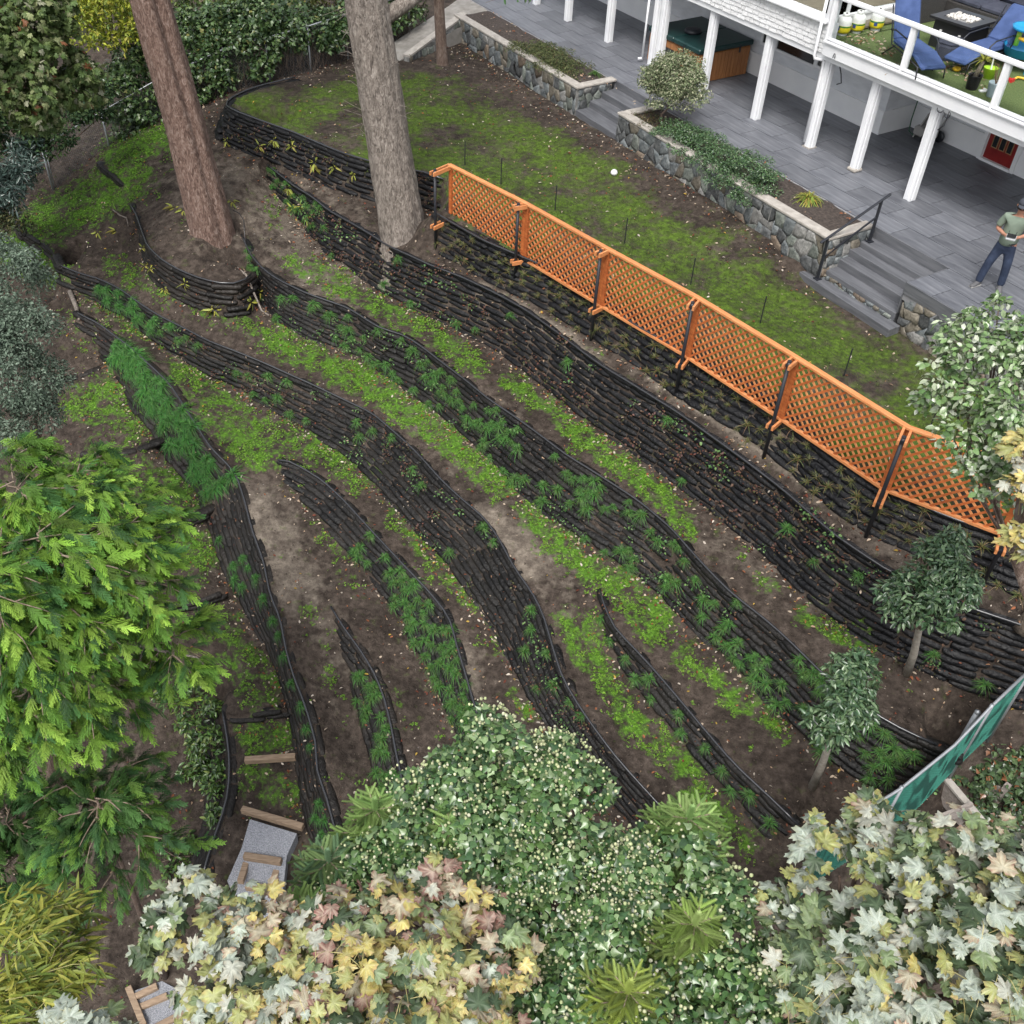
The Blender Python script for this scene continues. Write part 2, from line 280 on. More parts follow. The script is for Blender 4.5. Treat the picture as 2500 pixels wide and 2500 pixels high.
# finer interior points
gs=.2; xs=np.arange(-15,13,gs); ys=np.arange(6,36,gs)
gx,gy=np.meshgrid(xs,ys); gp=np.stack([gx.ravel(),gy.ravel()],1)+RNG.uniform(-.07,.07,(gx.size,2))
hgrid={}
cell=.2
for p in CON: hgrid.setdefault((int(p[0]//cell),int(p[1]//cell)),[]).append(p)
def near(x,y,r=.17):
    i,j=int(x//cell),int(y//cell)
    for a in (-1,0,1):
        for b in (-1,0,1):
            for q in hgrid.get((i+a,j+b),()):
                if (q[0]-x)**2+(q[1]-y)**2<r*r: return True
    return False
keep=[]
ppx=topx(np.c_[gp,np.full(len(gp),-4.0)])
for (x,y),px in zip(gp,ppx):
    d=(x-HO[0])*HT[0]+(y-HO[1])*HT[1]
    if d>-1.3 and (x-HO[0])*HS[0]+(y-HO[1])*HS[1]>-19: continue
    if not(-500<px[0]<2900 and -300<px[1]<2800) or near(x,y): continue
    nzv=mnoise.noise(Vector((x*1.3,y*1.3,0)))*.05+mnoise.noise(Vector((x*4,y*4,3)))*.018
    keep.append((x,y,gz(x,y)+nzv))
V1,F1=tin(np.concatenate([CON,np.array(keep)]))
BV=BVHTree.FromPolygons([tuple(v) for v in V1],[tuple(f) for f in F1.tolist()])

# ---- moss strips (photo px/1.294 survey list: polyline, half width, strength)
STR=[([(512,372),(522,430)],16,.6),([(560,500),(650,545),(740,590),(830,640),(895,690)],26,.9),([(960,722),(1040,770),(1085,812)],24,.95),([(1095,828),(1200,900),(1262,950),(1300,1000)],27,1),([(1320,985),(1400,1050)],10,.4),([(1440,1100),(1475,1112)],18,.9),([(1510,1150),(1565,1190),(1635,1222)],22,1),
 ([(210,500),(330,560),(430,592),(520,640)],26,.75),([(520,640),(600,680),(700,730),(780,780),(850,835),(900,880),(950,912)],34,1),([(1000,960),(1040,1010),(1090,1060),(1150,1090),(1210,1130),(1245,1165)],34,1),([(1185,1140),(1235,1205)],26,.95),([(1290,1240),(1350,1285),(1385,1335)],24,.95),([(1380,1300),(1440,1340),(1470,1395)],22,.95),([(1320,1270),(1300,1300)],18,.5),
 ([(1075,1170),(1110,1240),(1155,1290)],32,1),([(1125,1170),(1130,1215)],22,1),([(1180,1350),(1245,1405),(1300,1460)],34,1),([(1300,1480),(1370,1550),(1430,1600)],30,.95),
 ([(165,570),(240,610),(310,645)],22,.7),([(350,700),(420,760),(480,810),(560,840),(620,852),(690,895)],40,.9),([(400,790),(500,870)],34,.95),([(560,930),(620,1020),(665,1105)],20,.55),([(745,965),(800,1040),(850,1095),(895,1135)],24,.85),([(930,1190),(950,1225)],20,.85),([(970,1310),(1005,1345)],20,.9),
 ([(580,1150),(600,1230),(630,1290)],22,.55),([(640,1400),(660,1470)],16,.35),([(740,1300),(780,1370)],13,.6),([(820,1340),(850,1370)],18,.5),
 ([(60,430),(200,365),(250,330)],50,1.0),([(220,295),(345,240)],38,1.0),([(20,475),(110,510)],34,1.0),([(130,620),(190,660)],30,.6),([(150,760),(250,790),(200,740)],46,.9),([(120,900),(340,925)],62,.85),([(390,1045),(340,1030)],48,.9),([(300,1190),(430,1185)],46,.8),([(460,1250),(500,1300)],46,.9),([(470,1390),(530,1390)],38,.95),([(480,1480),(540,1500)],46,.85)]
PALE=[([(905,540),(1000,592),(1110,655),(1200,705),(1275,745),(1350,800),(1440,860),(1530,930),(1620,1000)],9,1.3),([(440,360),(560,430),(620,520)],70,.6),([(480,960),(530,1040),(560,1100)],48,.9),([(930,985),(1000,1060)],36,1),([(1030,1060),(1060,1100)],40,.5),([(600,1160),(640,1260)],40,.5),([(870,1220),(900,1300)],26,.6),([(580,330),(690,440)],40,.35),([(330,360),(390,420)],60,.4),([(200,590),(330,690)],30,.25),([(1480,1060),(1560,1130)],40,.5),([(1640,1010),(1720,1060)],30,.6),([(900,740),(1000,830)],26,.4),([(1330,1010),(1450,1080)],26,.5),([(760,780),(880,900)],26,.35),([(1560,1230),(1640,1300)],30,.3)]
def strip_mask(px,lst):
    q=px/1.294; m=np.zeros(len(q))
    for pl,wd,st in lst:
        for a,b in zip(pl[:-1],pl[1:]):
            a=np.array(a,float); b=np.array(b,float); ab=b-a
            t=np.clip(((q-a)@ab)/(ab@ab),0,1); d=np.linalg.norm(q-a-t[:,None]*ab,axis=1)
            m=np.maximum(m,st*np.clip(1.45-d/wd*.85,0,1))
    return np.clip(m,0,1)
def lawn_mask(P):
    """1 on the upper lawn"""
    A1=LOFT['1'][0]; AA=LOFT['A'][0]
    poly=np.concatenate([AA[:,:2],A1[3:,:2],[[9.6,12.2],[11,13.5]],[list(hw(3,-1.3)[:2]),list(hw(-19.2,-1.3)[:2]),(-2.2,33.0)]])
    x,y=P[:,0],P[:,1]; ins=np.zeros(len(P),bool); j=len(poly)-1
    for i in range(len(poly)):
        xi,yi=poly[i]; xj,yj=poly[j]
        c=((yi>y)!=(yj>y))&(x<(xj-xi)*(y-yi)/(yj-yi+1e-12)+xi); ins^=c; j=i
    return ins.astype(float)
def vnoise(P,s,o=0): return np.array([mnoise.noise(Vector((p[0]*s+o,p[1]*s-o,o))) for p in P])
def lawn_green(P):
    n=vnoise(P,.55,3)*.9+vnoise(P,1.7,9)*.5
    d=(P[:,0]-HO[0])*HT[0]+(P[:,1]-HO[1])*HT[1]        # bare soil along the planter and far corner
    base=.78+n - np.clip((d+2.7)/1.3,0,1)*1.1 - np.clip((P[:,1]-29)/2.5,0,1)*1.0
    s=(P[:,0]-HO[0])*HS[0]+(P[:,1]-HO[1])*HS[1]
    base+=np.clip((s+3.5)/1.5,0,1)*np.clip((d+3.5)/1.5,0,1)*1.0
    return np.clip(base,0,1)
px1=topx(V1)
moss=strip_mask(px1,STR); pale=strip_mask(px1,PALE); lm=lawn_mask(V1); lg=lawn_green(V1)*lm
me=mesh_np('ground',V1,F1,None,True)
ca=me.color_attributes.new('Mask','FLOAT_COLOR','POINT'); c4=np.ones((len(V1),4),np.float32); c4[:,0]=moss*(1-lm); c4[:,1]=pale; c4[:,2]=lg; ca.data.foreach_set('color',c4.ravel())
def ground_mat():
    m=bpy.data.materials.new('soil_and_moss'); m.use_nodes=True; t=m.node_tree; N=t.nodes; L=t.links; b=N['Principled BSDF']; b.inputs['Roughness'].default_value=.95; b.inputs['Specular IOR Level'].default_value=.2
    g=N.new('ShaderNodeNewGeometry'); at_=N.new('ShaderNodeAttribute'); at_.attribute_name='Mask'
    sx=N.new('ShaderNodeSeparateColor'); L.new(at_.outputs['Color'],sx.inputs[0])
    def nz(s,d=8,dist=0):
        n=N.new('ShaderNodeTexNoise'); n.inputs['Scale'].default_value=s; n.inputs['Detail'].default_value=min(d,4); n.inputs['Distortion'].default_value=dist; n.inputs['Roughness'].default_value=.65; L.new(g.outputs['Position'],n.inputs['Vector']); return n.outputs['Fac']
    def ramp(f,els):
        r=N.new('ShaderNodeValToRGB'); e=r.color_ramp.elements
        while len(e)<len(els): e.new(.5)
        for i,(p,c) in enumerate(els): e[i].position=p; e[i].color=(*c,1)
        L.new(f,r.inputs[0]); return r.outputs[0]
    def mix(a,c,f):
        x=N.new('ShaderNodeMix'); x.data_type='RGBA'; L.new(a,x.inputs['A']); L.new(c,x.inputs['B']); L.new(f,x.inputs['Factor']); return x.outputs['Result']
    def thr(mask,noise,lo,hi):
        a=N.new('ShaderNodeMath'); a.operation='MULTIPLY_ADD'; a.inputs[1].default_value=2.6; L.new(noise,a.inputs[0]); L.new(mask,a.inputs[2])
        r=N.new('ShaderNodeMapRange'); r.inputs['From Min'].default_value=lo; r.inputs['From Max'].default_value=hi; L.new(a.outputs[0],r.inputs['Value']); return r.outputs[0]
    soil=ramp(nz(7,10),[(.25,(.020,.0155,.0125)),(.45,(.048,.039,.033)),(.62,(.078,.064,.055)),(.8,(.13,.11,.094))])
    dark=ramp(nz(1.1,6),[(.35,(.55,.52,.5)),(.65,(1.15,1.1,1.05))])
    mu=N.new('ShaderNodeMix'); mu.data_type='RGBA'; mu.blend_type='MULTIPLY'; mu.inputs['Factor'].default_value=1; L.new(soil,mu.inputs['A']); L.new(dark,mu.inputs['B']); soil=mu.outputs['Result']
    pl=ramp(nz(9,10),[(.3,(.10,.082,.066)),(.7,(.24,.205,.165))])
    c=mix(soil,pl,thr(sx.outputs[1],nz(3,8),1.6,2.5))
    ms=ramp(nz(16,6),[(.3,(.03,.055,.010)),(.55,(.075,.17,.018)),(.75,(.13,.28,.03))])
    c=mix(c,ms,thr(sx.outputs[0],nz(4,10),2.0,2.5))
    lw=ramp(nz(9,8),[(.3,(.030,.042,.010)),(.5,(.06,.10,.014)),(.72,(.105,.175,.022))])
    c=mix(c,lw,thr(sx.outputs[2],nz(4,10),1.55,2.4))
    L.new(c,b.inputs['Base Color'])
    bp=N.new('ShaderNodeBump'); bp.inputs['Strength'].default_value=.9; bp.inputs['Distance'].default_value=.05; L.new(nz(14,10),bp.inputs['Height']); L.new(bp.outputs[0],b.inputs['Normal'])
    return m
me.materials.append(ground_mat())
ground=link(bpy.data.objects.new('ground',me)); tag(ground,'dark garden soil of the terraced slope with moss and clover strips','ground',kind='structure')

# ------------------------------------------------------------------ bag walls
def bag_mesh(seed,mats):
    r=random.Random(seed); V=[];F=[]
    n=10; rings=[(-.5,.55,.5),(-.455,.88,.84),(-.2,1.0,1.0),(.05,.98,1.02),(.25,1.02,.98),(.455,.88,.84),(.5,.55,.5)]
    for x,sy,sz in rings:
        jy=r.uniform(.93,1.07); jz=r.uniform(.9,1.1); dz=r.uniform(-.07,.07)
        for k in range(n):
            a=2*math.pi*k/n; c,s_=math.cos(a),math.sin(a)
            c=math.copysign(abs(c)**.85,c); s_=math.copysign(abs(s_)**.9,s_)
            V.append((x,c*.5*sy*jy,s_*.5*sz*jz+dz))
    m=len(rings)
    for i in range(m-1):
        for k in range(n):
            a=i*n+k; b=i*n+(k+1)%n; F.append((a,b,b+n,a+n))
    F.append(tuple(reversed(range(n)))); F.append(tuple((m-1)*n+k for k in range(n)))
    me=bpy.data.meshes.new('bag'); me.from_pydata(V,[],F); me.update(); me.polygons.foreach_set('use_smooth',[True]*len(me.polygons)); me.materials.append(mats); return me
BAGM={m.name:[bag_mesh(i,m) for i in range(6)] for m in (BAG_NEW,BAG_OLD,BAG_BROWN)}
COURSE=.145
WINFO={
 'A':('retaining_wall','curved black bag wall holding up the corner of the lawn behind the grey tree trunk',BAG_NEW),
 '1':('retaining_wall','black bag wall with straw-coloured tufts directly below the orange lattice',BAG_NEW),
 'B':('retaining_wall','tall black bag wall with reddish seedlings, second one down from the lattice',BAG_NEW),
 'C':('retaining_wall','long black bag wall dotted with green sedge tufts through the middle of the slope',BAG_OLD),
 'Cb':('retaining_wall','low curved bag wall round the foot of the reddish leaning trunk',BAG_BROWN),
 'D':('retaining_wall','long sparsely planted bag wall that bends past the pale worn patch of soil',BAG_OLD),
 'D2':('retaining_wall','short low bag wall that starts mid-slope and runs to the maple at lower right',BAG_OLD),
 'E':('retaining_wall','bag wall with a thick row of sedge tufts above the ivy-covered tree',BAG_OLD),
 'F':('retaining_wall','shortest bag wall with a clump of sedge, left of the ivy-covered tree',BAG_BROWN),
 'G':('retaining_wall','left bag wall overgrown with tall bright grass beside the stepped path',BAG_BROWN),
 'H':('retaining_wall','dark bag wall hidden by leafy shrubs left of the gravel steps',BAG_BROWN),
 'L':('retaining_wall','single course of bags rounding the grass corner by the wire fence post',BAG_BROWN),
 'R1':('path_riser','bag step across the path beside the grey-green shrub, topmost one',BAG_BROWN),
 'R2':('path_riser','bag step curving across the path just above the bright cedar',BAG_BROWN),
 'R3':('path_riser','bag step across the mossy path at the upper right edge of the cedar',BAG_BROWN),
 'R4':('path_riser','short bag step between cedar branches and the overgrown grass wall',BAG_BROWN),
 'R5':('path_riser','pale curved bag step half under the cedar branches',BAG_BROWN),
 'R6':('path_riser','two-bag step above the wooden path edgings',BAG_BROWN),
 'R7':('path_riser','sunken dark bag edging beside the wire fence',BAG_BROWN)}
def wall_face(k,u,v):
    """point on wall k: u index position (float), v distance down the face from the top edge"""
    A,B,N=LOFT[k]; i=min(int(u),len(A)-2); f=u-i
    a=A[i]*(1-f)+A[i+1]*f; b=B[i]*(1-f)+B[i+1]*f; d=b-a; L=np.linalg.norm(d)
    return a+d*(v/max(L,1e-6)), L, N[i], (A[i+1]-A[i])/max(np.linalg.norm(A[i+1]-A[i]),1e-6), d/max(L,1e-6)
WALL={}
nbag=0
cand=[]
for k,(nm,lab,bm_) in WINFO.items():
    A,B,N=LOFT[k]; n=len(A); r=random.Random(k)
    e=empty(nm,tuple((B[n//2]+A[n//2])/2*np.array([1,1,0])+np.array([0,0,B[n//2][2]])),0,lab,'retaining wall' if nm[0]=='r' else 'step','bag walls of the terraces' if nm[0]=='r' else 'bag steps of the path'); WALL[k]=e; e['kind']='thing'
    inv=Vector(e.location); my=[]
    seg=np.linalg.norm(np.diff(A,axis=0),axis=1); cum=np.r_[0,np.cumsum(seg)]; LT=cum[-1]
    course=0
    while True:
        v=(course+.42)*COURSE*(1.0+.0*course); pos=-r.uniform(0,.5); any_=False
        while pos<LT:
            bl=r.uniform(.55,.82); mid=pos+bl/2
            if mid<.05 or mid>LT-.02: pos+=bl; continue
            u=np.interp(mid,cum,np.arange(n)); p,fl,nn,tg,dn=wall_face(k,u,v)
            ua=np.interp(max(mid-bl*.5,0),cum,np.arange(n)); ub=np.interp(min(mid+bl*.5,LT-.001),cum,np.arange(n)); vv=v+(.03*mnoise.noise(Vector((mid*.55,course*.37,len(A)*.1)))+.012*mnoise.noise(Vector((mid*1.7,course*.9,2))) if course else 0); p=wall_face(k,u,vv)[0]; tg=wall_face(k,ub,v)[0]-wall_face(k,ua,v)[0]; tg=tg/max(np.linalg.norm(tg),1e-6)
            if v<fl+.05 or course==0:
                any_=True
                back=.10
                c=p-np.array([nn[0],nn[1],0])*(back-(.05 if course==0 else 0))*r.uniform(.92,1.08)-np.array([0,0,.028 if course==0 else 0]); 
                sl=r.uniform(-.014,.014)
                depth=.24 if course==0 else .30
                h=COURSE*r.uniform(1.06,1.22)
                my.append((c,tg,nn,bl*1.03,depth*r.uniform(.9,1.1),h,r.randrange(6),course,sl))
            pos+=bl
        course+=1
        if not any_ or course>16: break
    lim=300
    if len(my)>lim:
        dist=[np.linalg.norm(np.array(m_[0])-np.array([0,0,CAM_H])) for m_ in my]
        pxs=topx(np.array([m_[0] for m_ in my])); vis=(pxs[:,0]>-20)&(pxs[:,0]<2520)
        order=np.argsort(np.array(dist)+np.where(vis,0,100))
    else: order=np.arange(len(my))
    restV=[];restF=[]
    for rank,idx in enumerate(order):
        c,tg,nn,bl,dp,h,vi,course,sl=my[idx]
        x=Vector((tg[0],tg[1],tg[2]+sl)).normalized(); z0=Vector((0,0,1)); y=z0.cross(x).normalized(); z=x.cross(y)
        M=Matrix((x*bl,y*dp,z*h)).transposed().to_4x4(); M.translation=Vector(c)-inv
        msh=BAGM[bm_.name][vi]
        if rank<lim:
            o=bpy.data.objects.new('bag',msh); o.parent=e; o.matrix_basis=M; COL.objects.link(o)
        else:
            b0=len(restV); restV+=[tuple(M@q.co) for q in msh.vertices]; restF+=[tuple(b0+i for i in p.vertices) for p in msh.polygons]
        nbag+=1
    if restV:
        rm=bpy.data.meshes.new('more_bags'); rm.from_pydata(restV,[],restF); rm.update(); rm.polygons.foreach_set('use_smooth',[True]*len(rm.polygons)); rm.materials.append(bm_)
        o=link(bpy.data.objects.new('more_bags',rm),e); o['kind']='stuff'
# hoses along the wall tops
HOSEL={'A':'thin black hose along the wall at the lawn corner','1':'black drip hose along the wall under the lattice','B':'black drip hose along the seedling wall','C':'black drip hose along the long sedge wall','Cb':'black hose looping round the reddish trunk mound','D':'black drip hose along the wall past the pale soil patch','D2':'black drip hose on the short low wall at right','E':'black drip hose along the thick row of sedge','F':'black drip hose on the shortest sedge wall','G':'black drip hose above the tall bright grass','H':'black hose along the leafy shrubs by the gravel steps'}
for k,lab in HOSEL.items():
    A,B,N=LOFT[k]; pts=[]
    off=.19 if k in('1','B') else .12
    for i in range(0,len(A),2):
        p,fl,nn,tg,dn=wall_face(k,min(i,len(A)-1.001),off); w_=mnoise.noise(Vector((i*.11,len(A)%7,0)))*.05
        pts.append(Vector(A[i])+Vector((nn[0],nn[1],0))*(.05+(.05 if k in('1','B') else 0))+Vector((0,0,.05+w_*.4-(.05 if k in('1','B') else 0))))
    if k in 'CDEFG' and len(pts)>4:
        pass
    o=MB().tube(pts,.023,7).build('drip_hose',HOSE,None,True); tag(o,lab,'hose','drip hoses on the bag walls')
# ------------------------------------------------------------------ house, patio, planters, stairs   (local axes: x = along the front, y = into the house)
WHITE=mat('white_paint',[(.3,(.72,.73,.75)),(.7,(.80,.81,.82))],scale=2,rough=.55,bump=.12,bscale=40)
BRICKW=mat('white_painted_brick',[(.3,(.60,.62,.65)),(.7,(.72,.74,.77))],scale=2.5,rough=.7,bump=.5,bscale=18,stretch=(1,1,3))
SHING=mat('white_shingle_paint',[(.3,(.62,.63,.64)),(.7,(.78,.78,.78))],scale=9,rough=.75,bump=.35,bscale=40,rnd=.08,stretch=(6,1,1))
TILE=mat('slate_tile',[(.28,(.085,.090,.105)),(.5,(.135,.142,.160)),(.72,(.20,.207,.225))],scale=2.2,rough=.42,bump=.05,bscale=30,stretch=(.55,5,1),rnd=.16,coord='Object',rough2=.6)
GROUT=plain('grout',(.24,.24,.25),.9)
STEP=mat('slate_step',[(.3,(.075,.079,.088)),(.7,(.145,.149,.162))],scale=3,rough=.5,bump=.06,bscale=30,stretch=(.5,5,5))
CONC=mat('concrete_cap',[(.3,(.30,.275,.245)),(.7,(.44,.41,.37))],scale=8,rough=.9,bump=.3,bscale=50)
MORT=mat('mortar',[(.3,(.13,.13,.125)),(.7,(.27,.265,.25))],scale=9,rough=.95,bump=.4,bscale=40)
STONE=[mat('stone_'+n,[(.3,a),(.7,b)],scale=12,rough=.7,bump=.5,bscale=25,rnd=.25,dist=1.0) for n,a,b in
  [('blue',(.055,.068,.075),(.20,.215,.215)),('tan',(.09,.08,.06),(.23,.205,.165)),('dark',(.03,.033,.036),(.12,.125,.125)),('green',(.075,.09,.08),(.21,.225,.20)),('pale',(.12,.12,.115),(.30,.295,.28)),('rust',(.08,.06,.045),(.19,.15,.11))]]
SOIL=mat('bed_soil',[(.3,(.028,.021,.017)),(.6,(.065,.05,.042)),(.8,(.10,.082,.07))],scale=16,rough=.95,bump=.9,bscale=30)
BLACKM=plain('black_metal',(.018,.020,.026),.45)
GLASSM=bpy.data.materials.new('clear_glass'); GLASSM.use_nodes=True
_b=GLASSM.node_tree.nodes['Principled BSDF']; _b.inputs['Base Color'].default_value=(.93,.96,.95,1); _b.inputs['Roughness'].default_value=.03; _b.inputs['Transmission Weight'].default_value=1; _b.inputs['IOR'].default_value=1.1
DARKG=plain('dark_window_glass',(.012,.013,.014),.12,spec=.8)
RED=mat('red_door_paint',[(.3,(.19,.012,.012)),(.7,(.27,.02,.018))],scale=5,rough=.35)
BRASS=plain('door_trim_wood',(.33,.2,.1),.5)
HM=Matrix.Translation((HO[0],HO[1],0)) @ Matrix.Rotation(H_RZ,4,'Z')
def hempty(name,s,t,z,label,cat,group=None): return empty(name,hw(s,t,z),H_RZ,label,cat,group)
def hobj(mb,name,m,parent=None,**k):     # mesh given in house axes; top-level or under an empty at the house origin
    o=mb.build(name,m,parent,**k)
    if parent is None: o.matrix_world=HM
    return o
# patio
patio=empty('patio',hw(0,0,0),H_RZ); tag(patio,'slate-tiled patio under the white deck','patio',kind='structure')
mb=MB().box((-8.0,2.5,-.2),(24.0,4.94,.36)).box((3.1,1.95,-.2),(6.2,6.02,.355))
mb.build('patio_base',GROUT,patio)
tm={}
def tile(s0,s1,t0,t1):
    k=(round(s1-s0,2),round(t1-t0,2))
    if k not in tm:
        tm[k]=MB().box((0,0,-.01),(k[0]-.014,k[1]-.014,.024)); 
        me_=bpy.data.meshes.new('tile'); me_.from_pydata(tm[k].v,[],tm[k].f); me_.materials.append(TILE); tm[k]=me_
    o=bpy.data.objects.new('tile',tm[k]); o.location=((s0+s1)/2,(t0+t1)/2,0); link(o,patio)
TW,TH=1.2,.6
r_=random.Random(3)
row=0
t0=.06
while t0<4.8:
    t1=min(t0+TH,4.8); s=-19.6-(row%2)*TW*.5-(row%3)*.1
    while s<4.6:
        a=max(s,-19.6); b_=min(s+TW,4.6)
        if b_-a>.1 and not (t0>3.7 and b_< -5.6): tile(a,b_,t0,t1)
        s+=TW
    t0+=TH; row+=1
for i,(t0,t1) in enumerate([(-1.06,-.5),(-.5,.06)]):
    s=0.0 if i else -.0
    s_=s
    while s_<4.5: tile(s_,min(s_+(.6 if s_==0 and i==0 else TW),4.6),t0,t1); s_+=(.6 if s_==0 and i==0 else TW)
# patio edge faces beside the stairs
MB().box((-1.0,.042,-.1),(2.0,.03,.24)).box((-10.46,.042,-.1),(1.9,.03,.24)).box((2.3,-1.075,-.115),(4.6,.03,.23)).box((-.012,-.53,-.5),(.024,1.08,1.0)).build('edge_face',STEP,patio)
# walkway at the far end
wk=[at(1185,-8,0.0),at(1215,22,-.02),at(1130,62,-.12),at(1010,130,-.5),at(975,148,-.62),at(925,128,-.62),at(1010,70,-.35),at(1095,15,-.05),at(1150,-25,0)]
mb=MB(); n=len(wk); mb.poly([tuple(p) for p in wk]+[tuple(p-np.array([0,0,.5])) for p in wk],[tuple(range(n)),tuple(reversed(range(n,2*n)))]+[(i,(i+1)%n,n+(i+1)%n,n+i)[::-1] for i in range(n)])
o=mb.build('walkway',mat('walkway_concrete',[(.3,(.20,.185,.165)),(.7,(.31,.295,.27))],scale=5,rough=.9,bump=.25,bscale=40)); tag(o,'concrete walkway sloping past the end of the stone planter','walkway',kind='structure')

# stone faces
def stone_face(parent,org,ax,up,nrm,Lx,Lz,cell=.25,seed=1,zfun=None):
    """irregular stones on a plane: org + ax*u + up*v, proud along nrm; zfun(u)->(vmin,vmax)"""
    r=random.Random(seed); nx=max(2,int(Lx/cell)); nz=max(2,int(Lz/(cell*.8))); dx=Lx/nx; dz=Lz/nz
    jit={}
    def pt(i,j,top):
        k=(i,j,top)
        if k not in jit: jit[k]=((r.uniform(-.5,.5))*dx*.75,(r.uniform(-.45,.45))*dz*.9)
        return jit[k]
    for j in range(nz):
        for i in range(-1,nx):
            o2=.5 if j%2 else 0.0
            pts=[]
            for (a,b,q) in [(0,0,0),(.5,0,1),(1,0,0),(1,1,0),(.5,1,1),(0,1,0)]:
                gx=(i+a+o2); gy=j+b
                key=(round(gx*2),gy)
                jx,jz=pt(key[0],key[1],0)
                z_=gy*dz+jz*(0 if gy in(0,nz) else 1)+ (dz*.14 if q==1 and b==1 else (-dz*.14 if q==1 and b==0 else 0))*(1 if 0<gy<nz else 0)
                pts.append((min(max(gx*dx+jx,0.02),Lx-.02),min(max(z_,.01),Lz-.01)))
            cx=sum(p[0] for p in pts)/6; cz=sum(p[1] for p in pts)/6
            if max(p[0] for p in pts)-min(p[0] for p in pts)<dx*.35: continue
            if zfun and not (zfun(cx)[0]<cz<zfun(cx)[1]): continue
            sh=r.uniform(.84,1.0); pr=r.uniform(.008,.045)
            ring=[];inner=[]
            for (x,z) in pts:
                x=cx+(x-cx)*sh; z=cz+(z-cz)*sh
                ring.append(org+ax*x+up*z-nrm*.01); 
            mid=[]
            for (x,z) in pts:
                x=cx+(x-cx)*sh*.93; z=cz+(z-cz)*sh*.93
                mid.append(org+ax*x+up*z+nrm*pr*.75)
            for (x,z) in pts:
                x=cx+(x-cx)*sh*.55; z=cz+(z-cz)*sh*.55
                inner.append(org+ax*x+up*z+nrm*(pr+r.uniform(-.006,.01)))
            c=Vector(org+ax*cx+up*cz)
            vs=[Vector(v)-c for v in ring+mid+inner]
            fs=[(k,(k+1)%6,6+(k+1)%6,6+k) for k in range(6)]+[(6+k,6+(k+1)%6,12+(k+1)%6,12+k) for k in range(6)]+[tuple(range(12,18))]
            m_=bpy.data.meshes.new('stone'); m_.from_pydata([tuple(v) for v in vs],[],fs); m_.update(); m_.polygons.foreach_set('use_smooth',[True]*len(m_.polygons)); m_.materials.append(r.choices(STONE,[5,3,3,3,3,1.4])[0])
            o=bpy.data.objects.new('stone',m_); o.location=c; link(o,parent)
X_=Vector((1,0,0)); Y_=Vector((0,1,0)); Z_=Vector((0,0,1))
# left planter: face t=-1.25 from s=-18.3 to -11.4; return along the stair at s=-11.4
wl=empty('stone_wall',hw(0,0,0),H_RZ,'stone planter wall at the far end of the patio, left of the small stairs','wall','stone planter walls'); wl['kind']='thing'
MB().box((-14.85,-1.13,-.42),(6.9,.2,.9)).box((-11.5,-.6,-.42),(.2,.98,.9)).build('core',MORT,wl)
MB().box((-14.85,-1.13,.05),(7.0,.26,.06)).box((-11.5,-.49,.05),(.26,1.02,.06)).build('cap',CONC,wl,bevel=.012)
stone_face(wl,Vector((-18.3,-1.23,-.85)),X_,Z_,-Y_,6.9,.87,.29,11)
stone_face(wl,Vector((-11.4,-1.2,-.8)),Y_,Z_,X_,1.1,.82,.25,12)
# right planter: s=-9.45..-1.95
wr=empty('stone_wall',hw(0,0,0),H_RZ,'stone planter wall between the two stairs, below the trailing groundcover','wall','stone planter walls'); wr['kind']='thing'
MB().box((-5.7,-1.15,-.42),(7.5,.2,.9)).box((-9.36,-.55,-.42),(.2,1.0,.9)).box((-2.05,-.55,-.42),(.2,1.0,.9)).build('core',MORT,wr)
MB().box((-5.7,-1.15,.05),(7.56,.26,.06)).box((-9.36,-.52,.05),(.26,1.0,.06)).box((-2.05,-.52,.05),(.26,1.0,.06)).build('cap',CONC,wr,bevel=.012)
stone_face(wr,Vector((-9.46,-1.25,-.85)),X_,Z_,-Y_,7.5,.87,.29,13)
stone_face(wr,Vector((-1.95,-1.25,-.85)),Y_,Z_,X_,1.2,.87,.24,14)
stone_face(wr,Vector((-9.46,-.05,-.85)),-Y_,Z_,-X_,1.2,.87,.24,15)
# wall under the patio right of the big stairs
wu=empty('stone_wall',hw(0,0,0),H_RZ,'rough stone wall under the patio edge, right of the wide stairs','wall','stone planter walls'); wu['kind']='thing'
MB().box((2.35,-.96,-.75),(4.6,.16,1.05)).build('core',MORT,wu)
stone_face(wu,Vector((.03,-1.05,-1.3)),X_,Z_,-Y_,4.5,1.05,.26,16)
# far wing wall along the walkway
ww=empty('stone_wall',hw(0,0,0),0,'low stone wing wall sloping down along the concrete walkway','wall','stone planter walls'); ww['kind']='thing'
q0=Vector(at(1131,36,.02)); q1=Vector(at(992,141,-.52)); q0.z=0; q1.z=0
d=(q1-q0); Lw=d.length; dx_=d/Lw; nn_=Vector((dx_.y,-dx_.x,0)); nn_=nn_ if nn_.dot(Vector((0,-1,0)))>0 else -nn_
ang=math.atan2(dx_.y,dx_.x); ww.location=q0; ww.rotation_euler=(0,0,ang); sgn=-1 if nn_.dot(Vector((-math.sin(ang),math.cos(ang),0)))<0 else 1
mb=MB(); prof=[(0,.02),(Lw,-.50)]
mb.poly([(0,-.1,-1.0),(Lw,-.1,-1.0),(Lw,.1,-1.0),(0,.1,-1.0),(0,-.1,.02),(Lw,-.1,-.5),(Lw,.1,-.5),(0,.1,.02)],[(0,3,2,1),(4,5,6,7),(0,1,5,4),(1,2,6,5),(2,3,7,6),(3,0,4,7)]).build('core',MORT,ww)
MB().bar((-.05,0,.05),(Lw,0,-.47),.25,.06).build('cap',CONC,ww)
stone_face(ww,Vector((0,.1*sgn,-.9)),X_,Z_,Y_*sgn,Lw,.9,.25,17,lambda u:(.0,.88-u/Lw*.52))
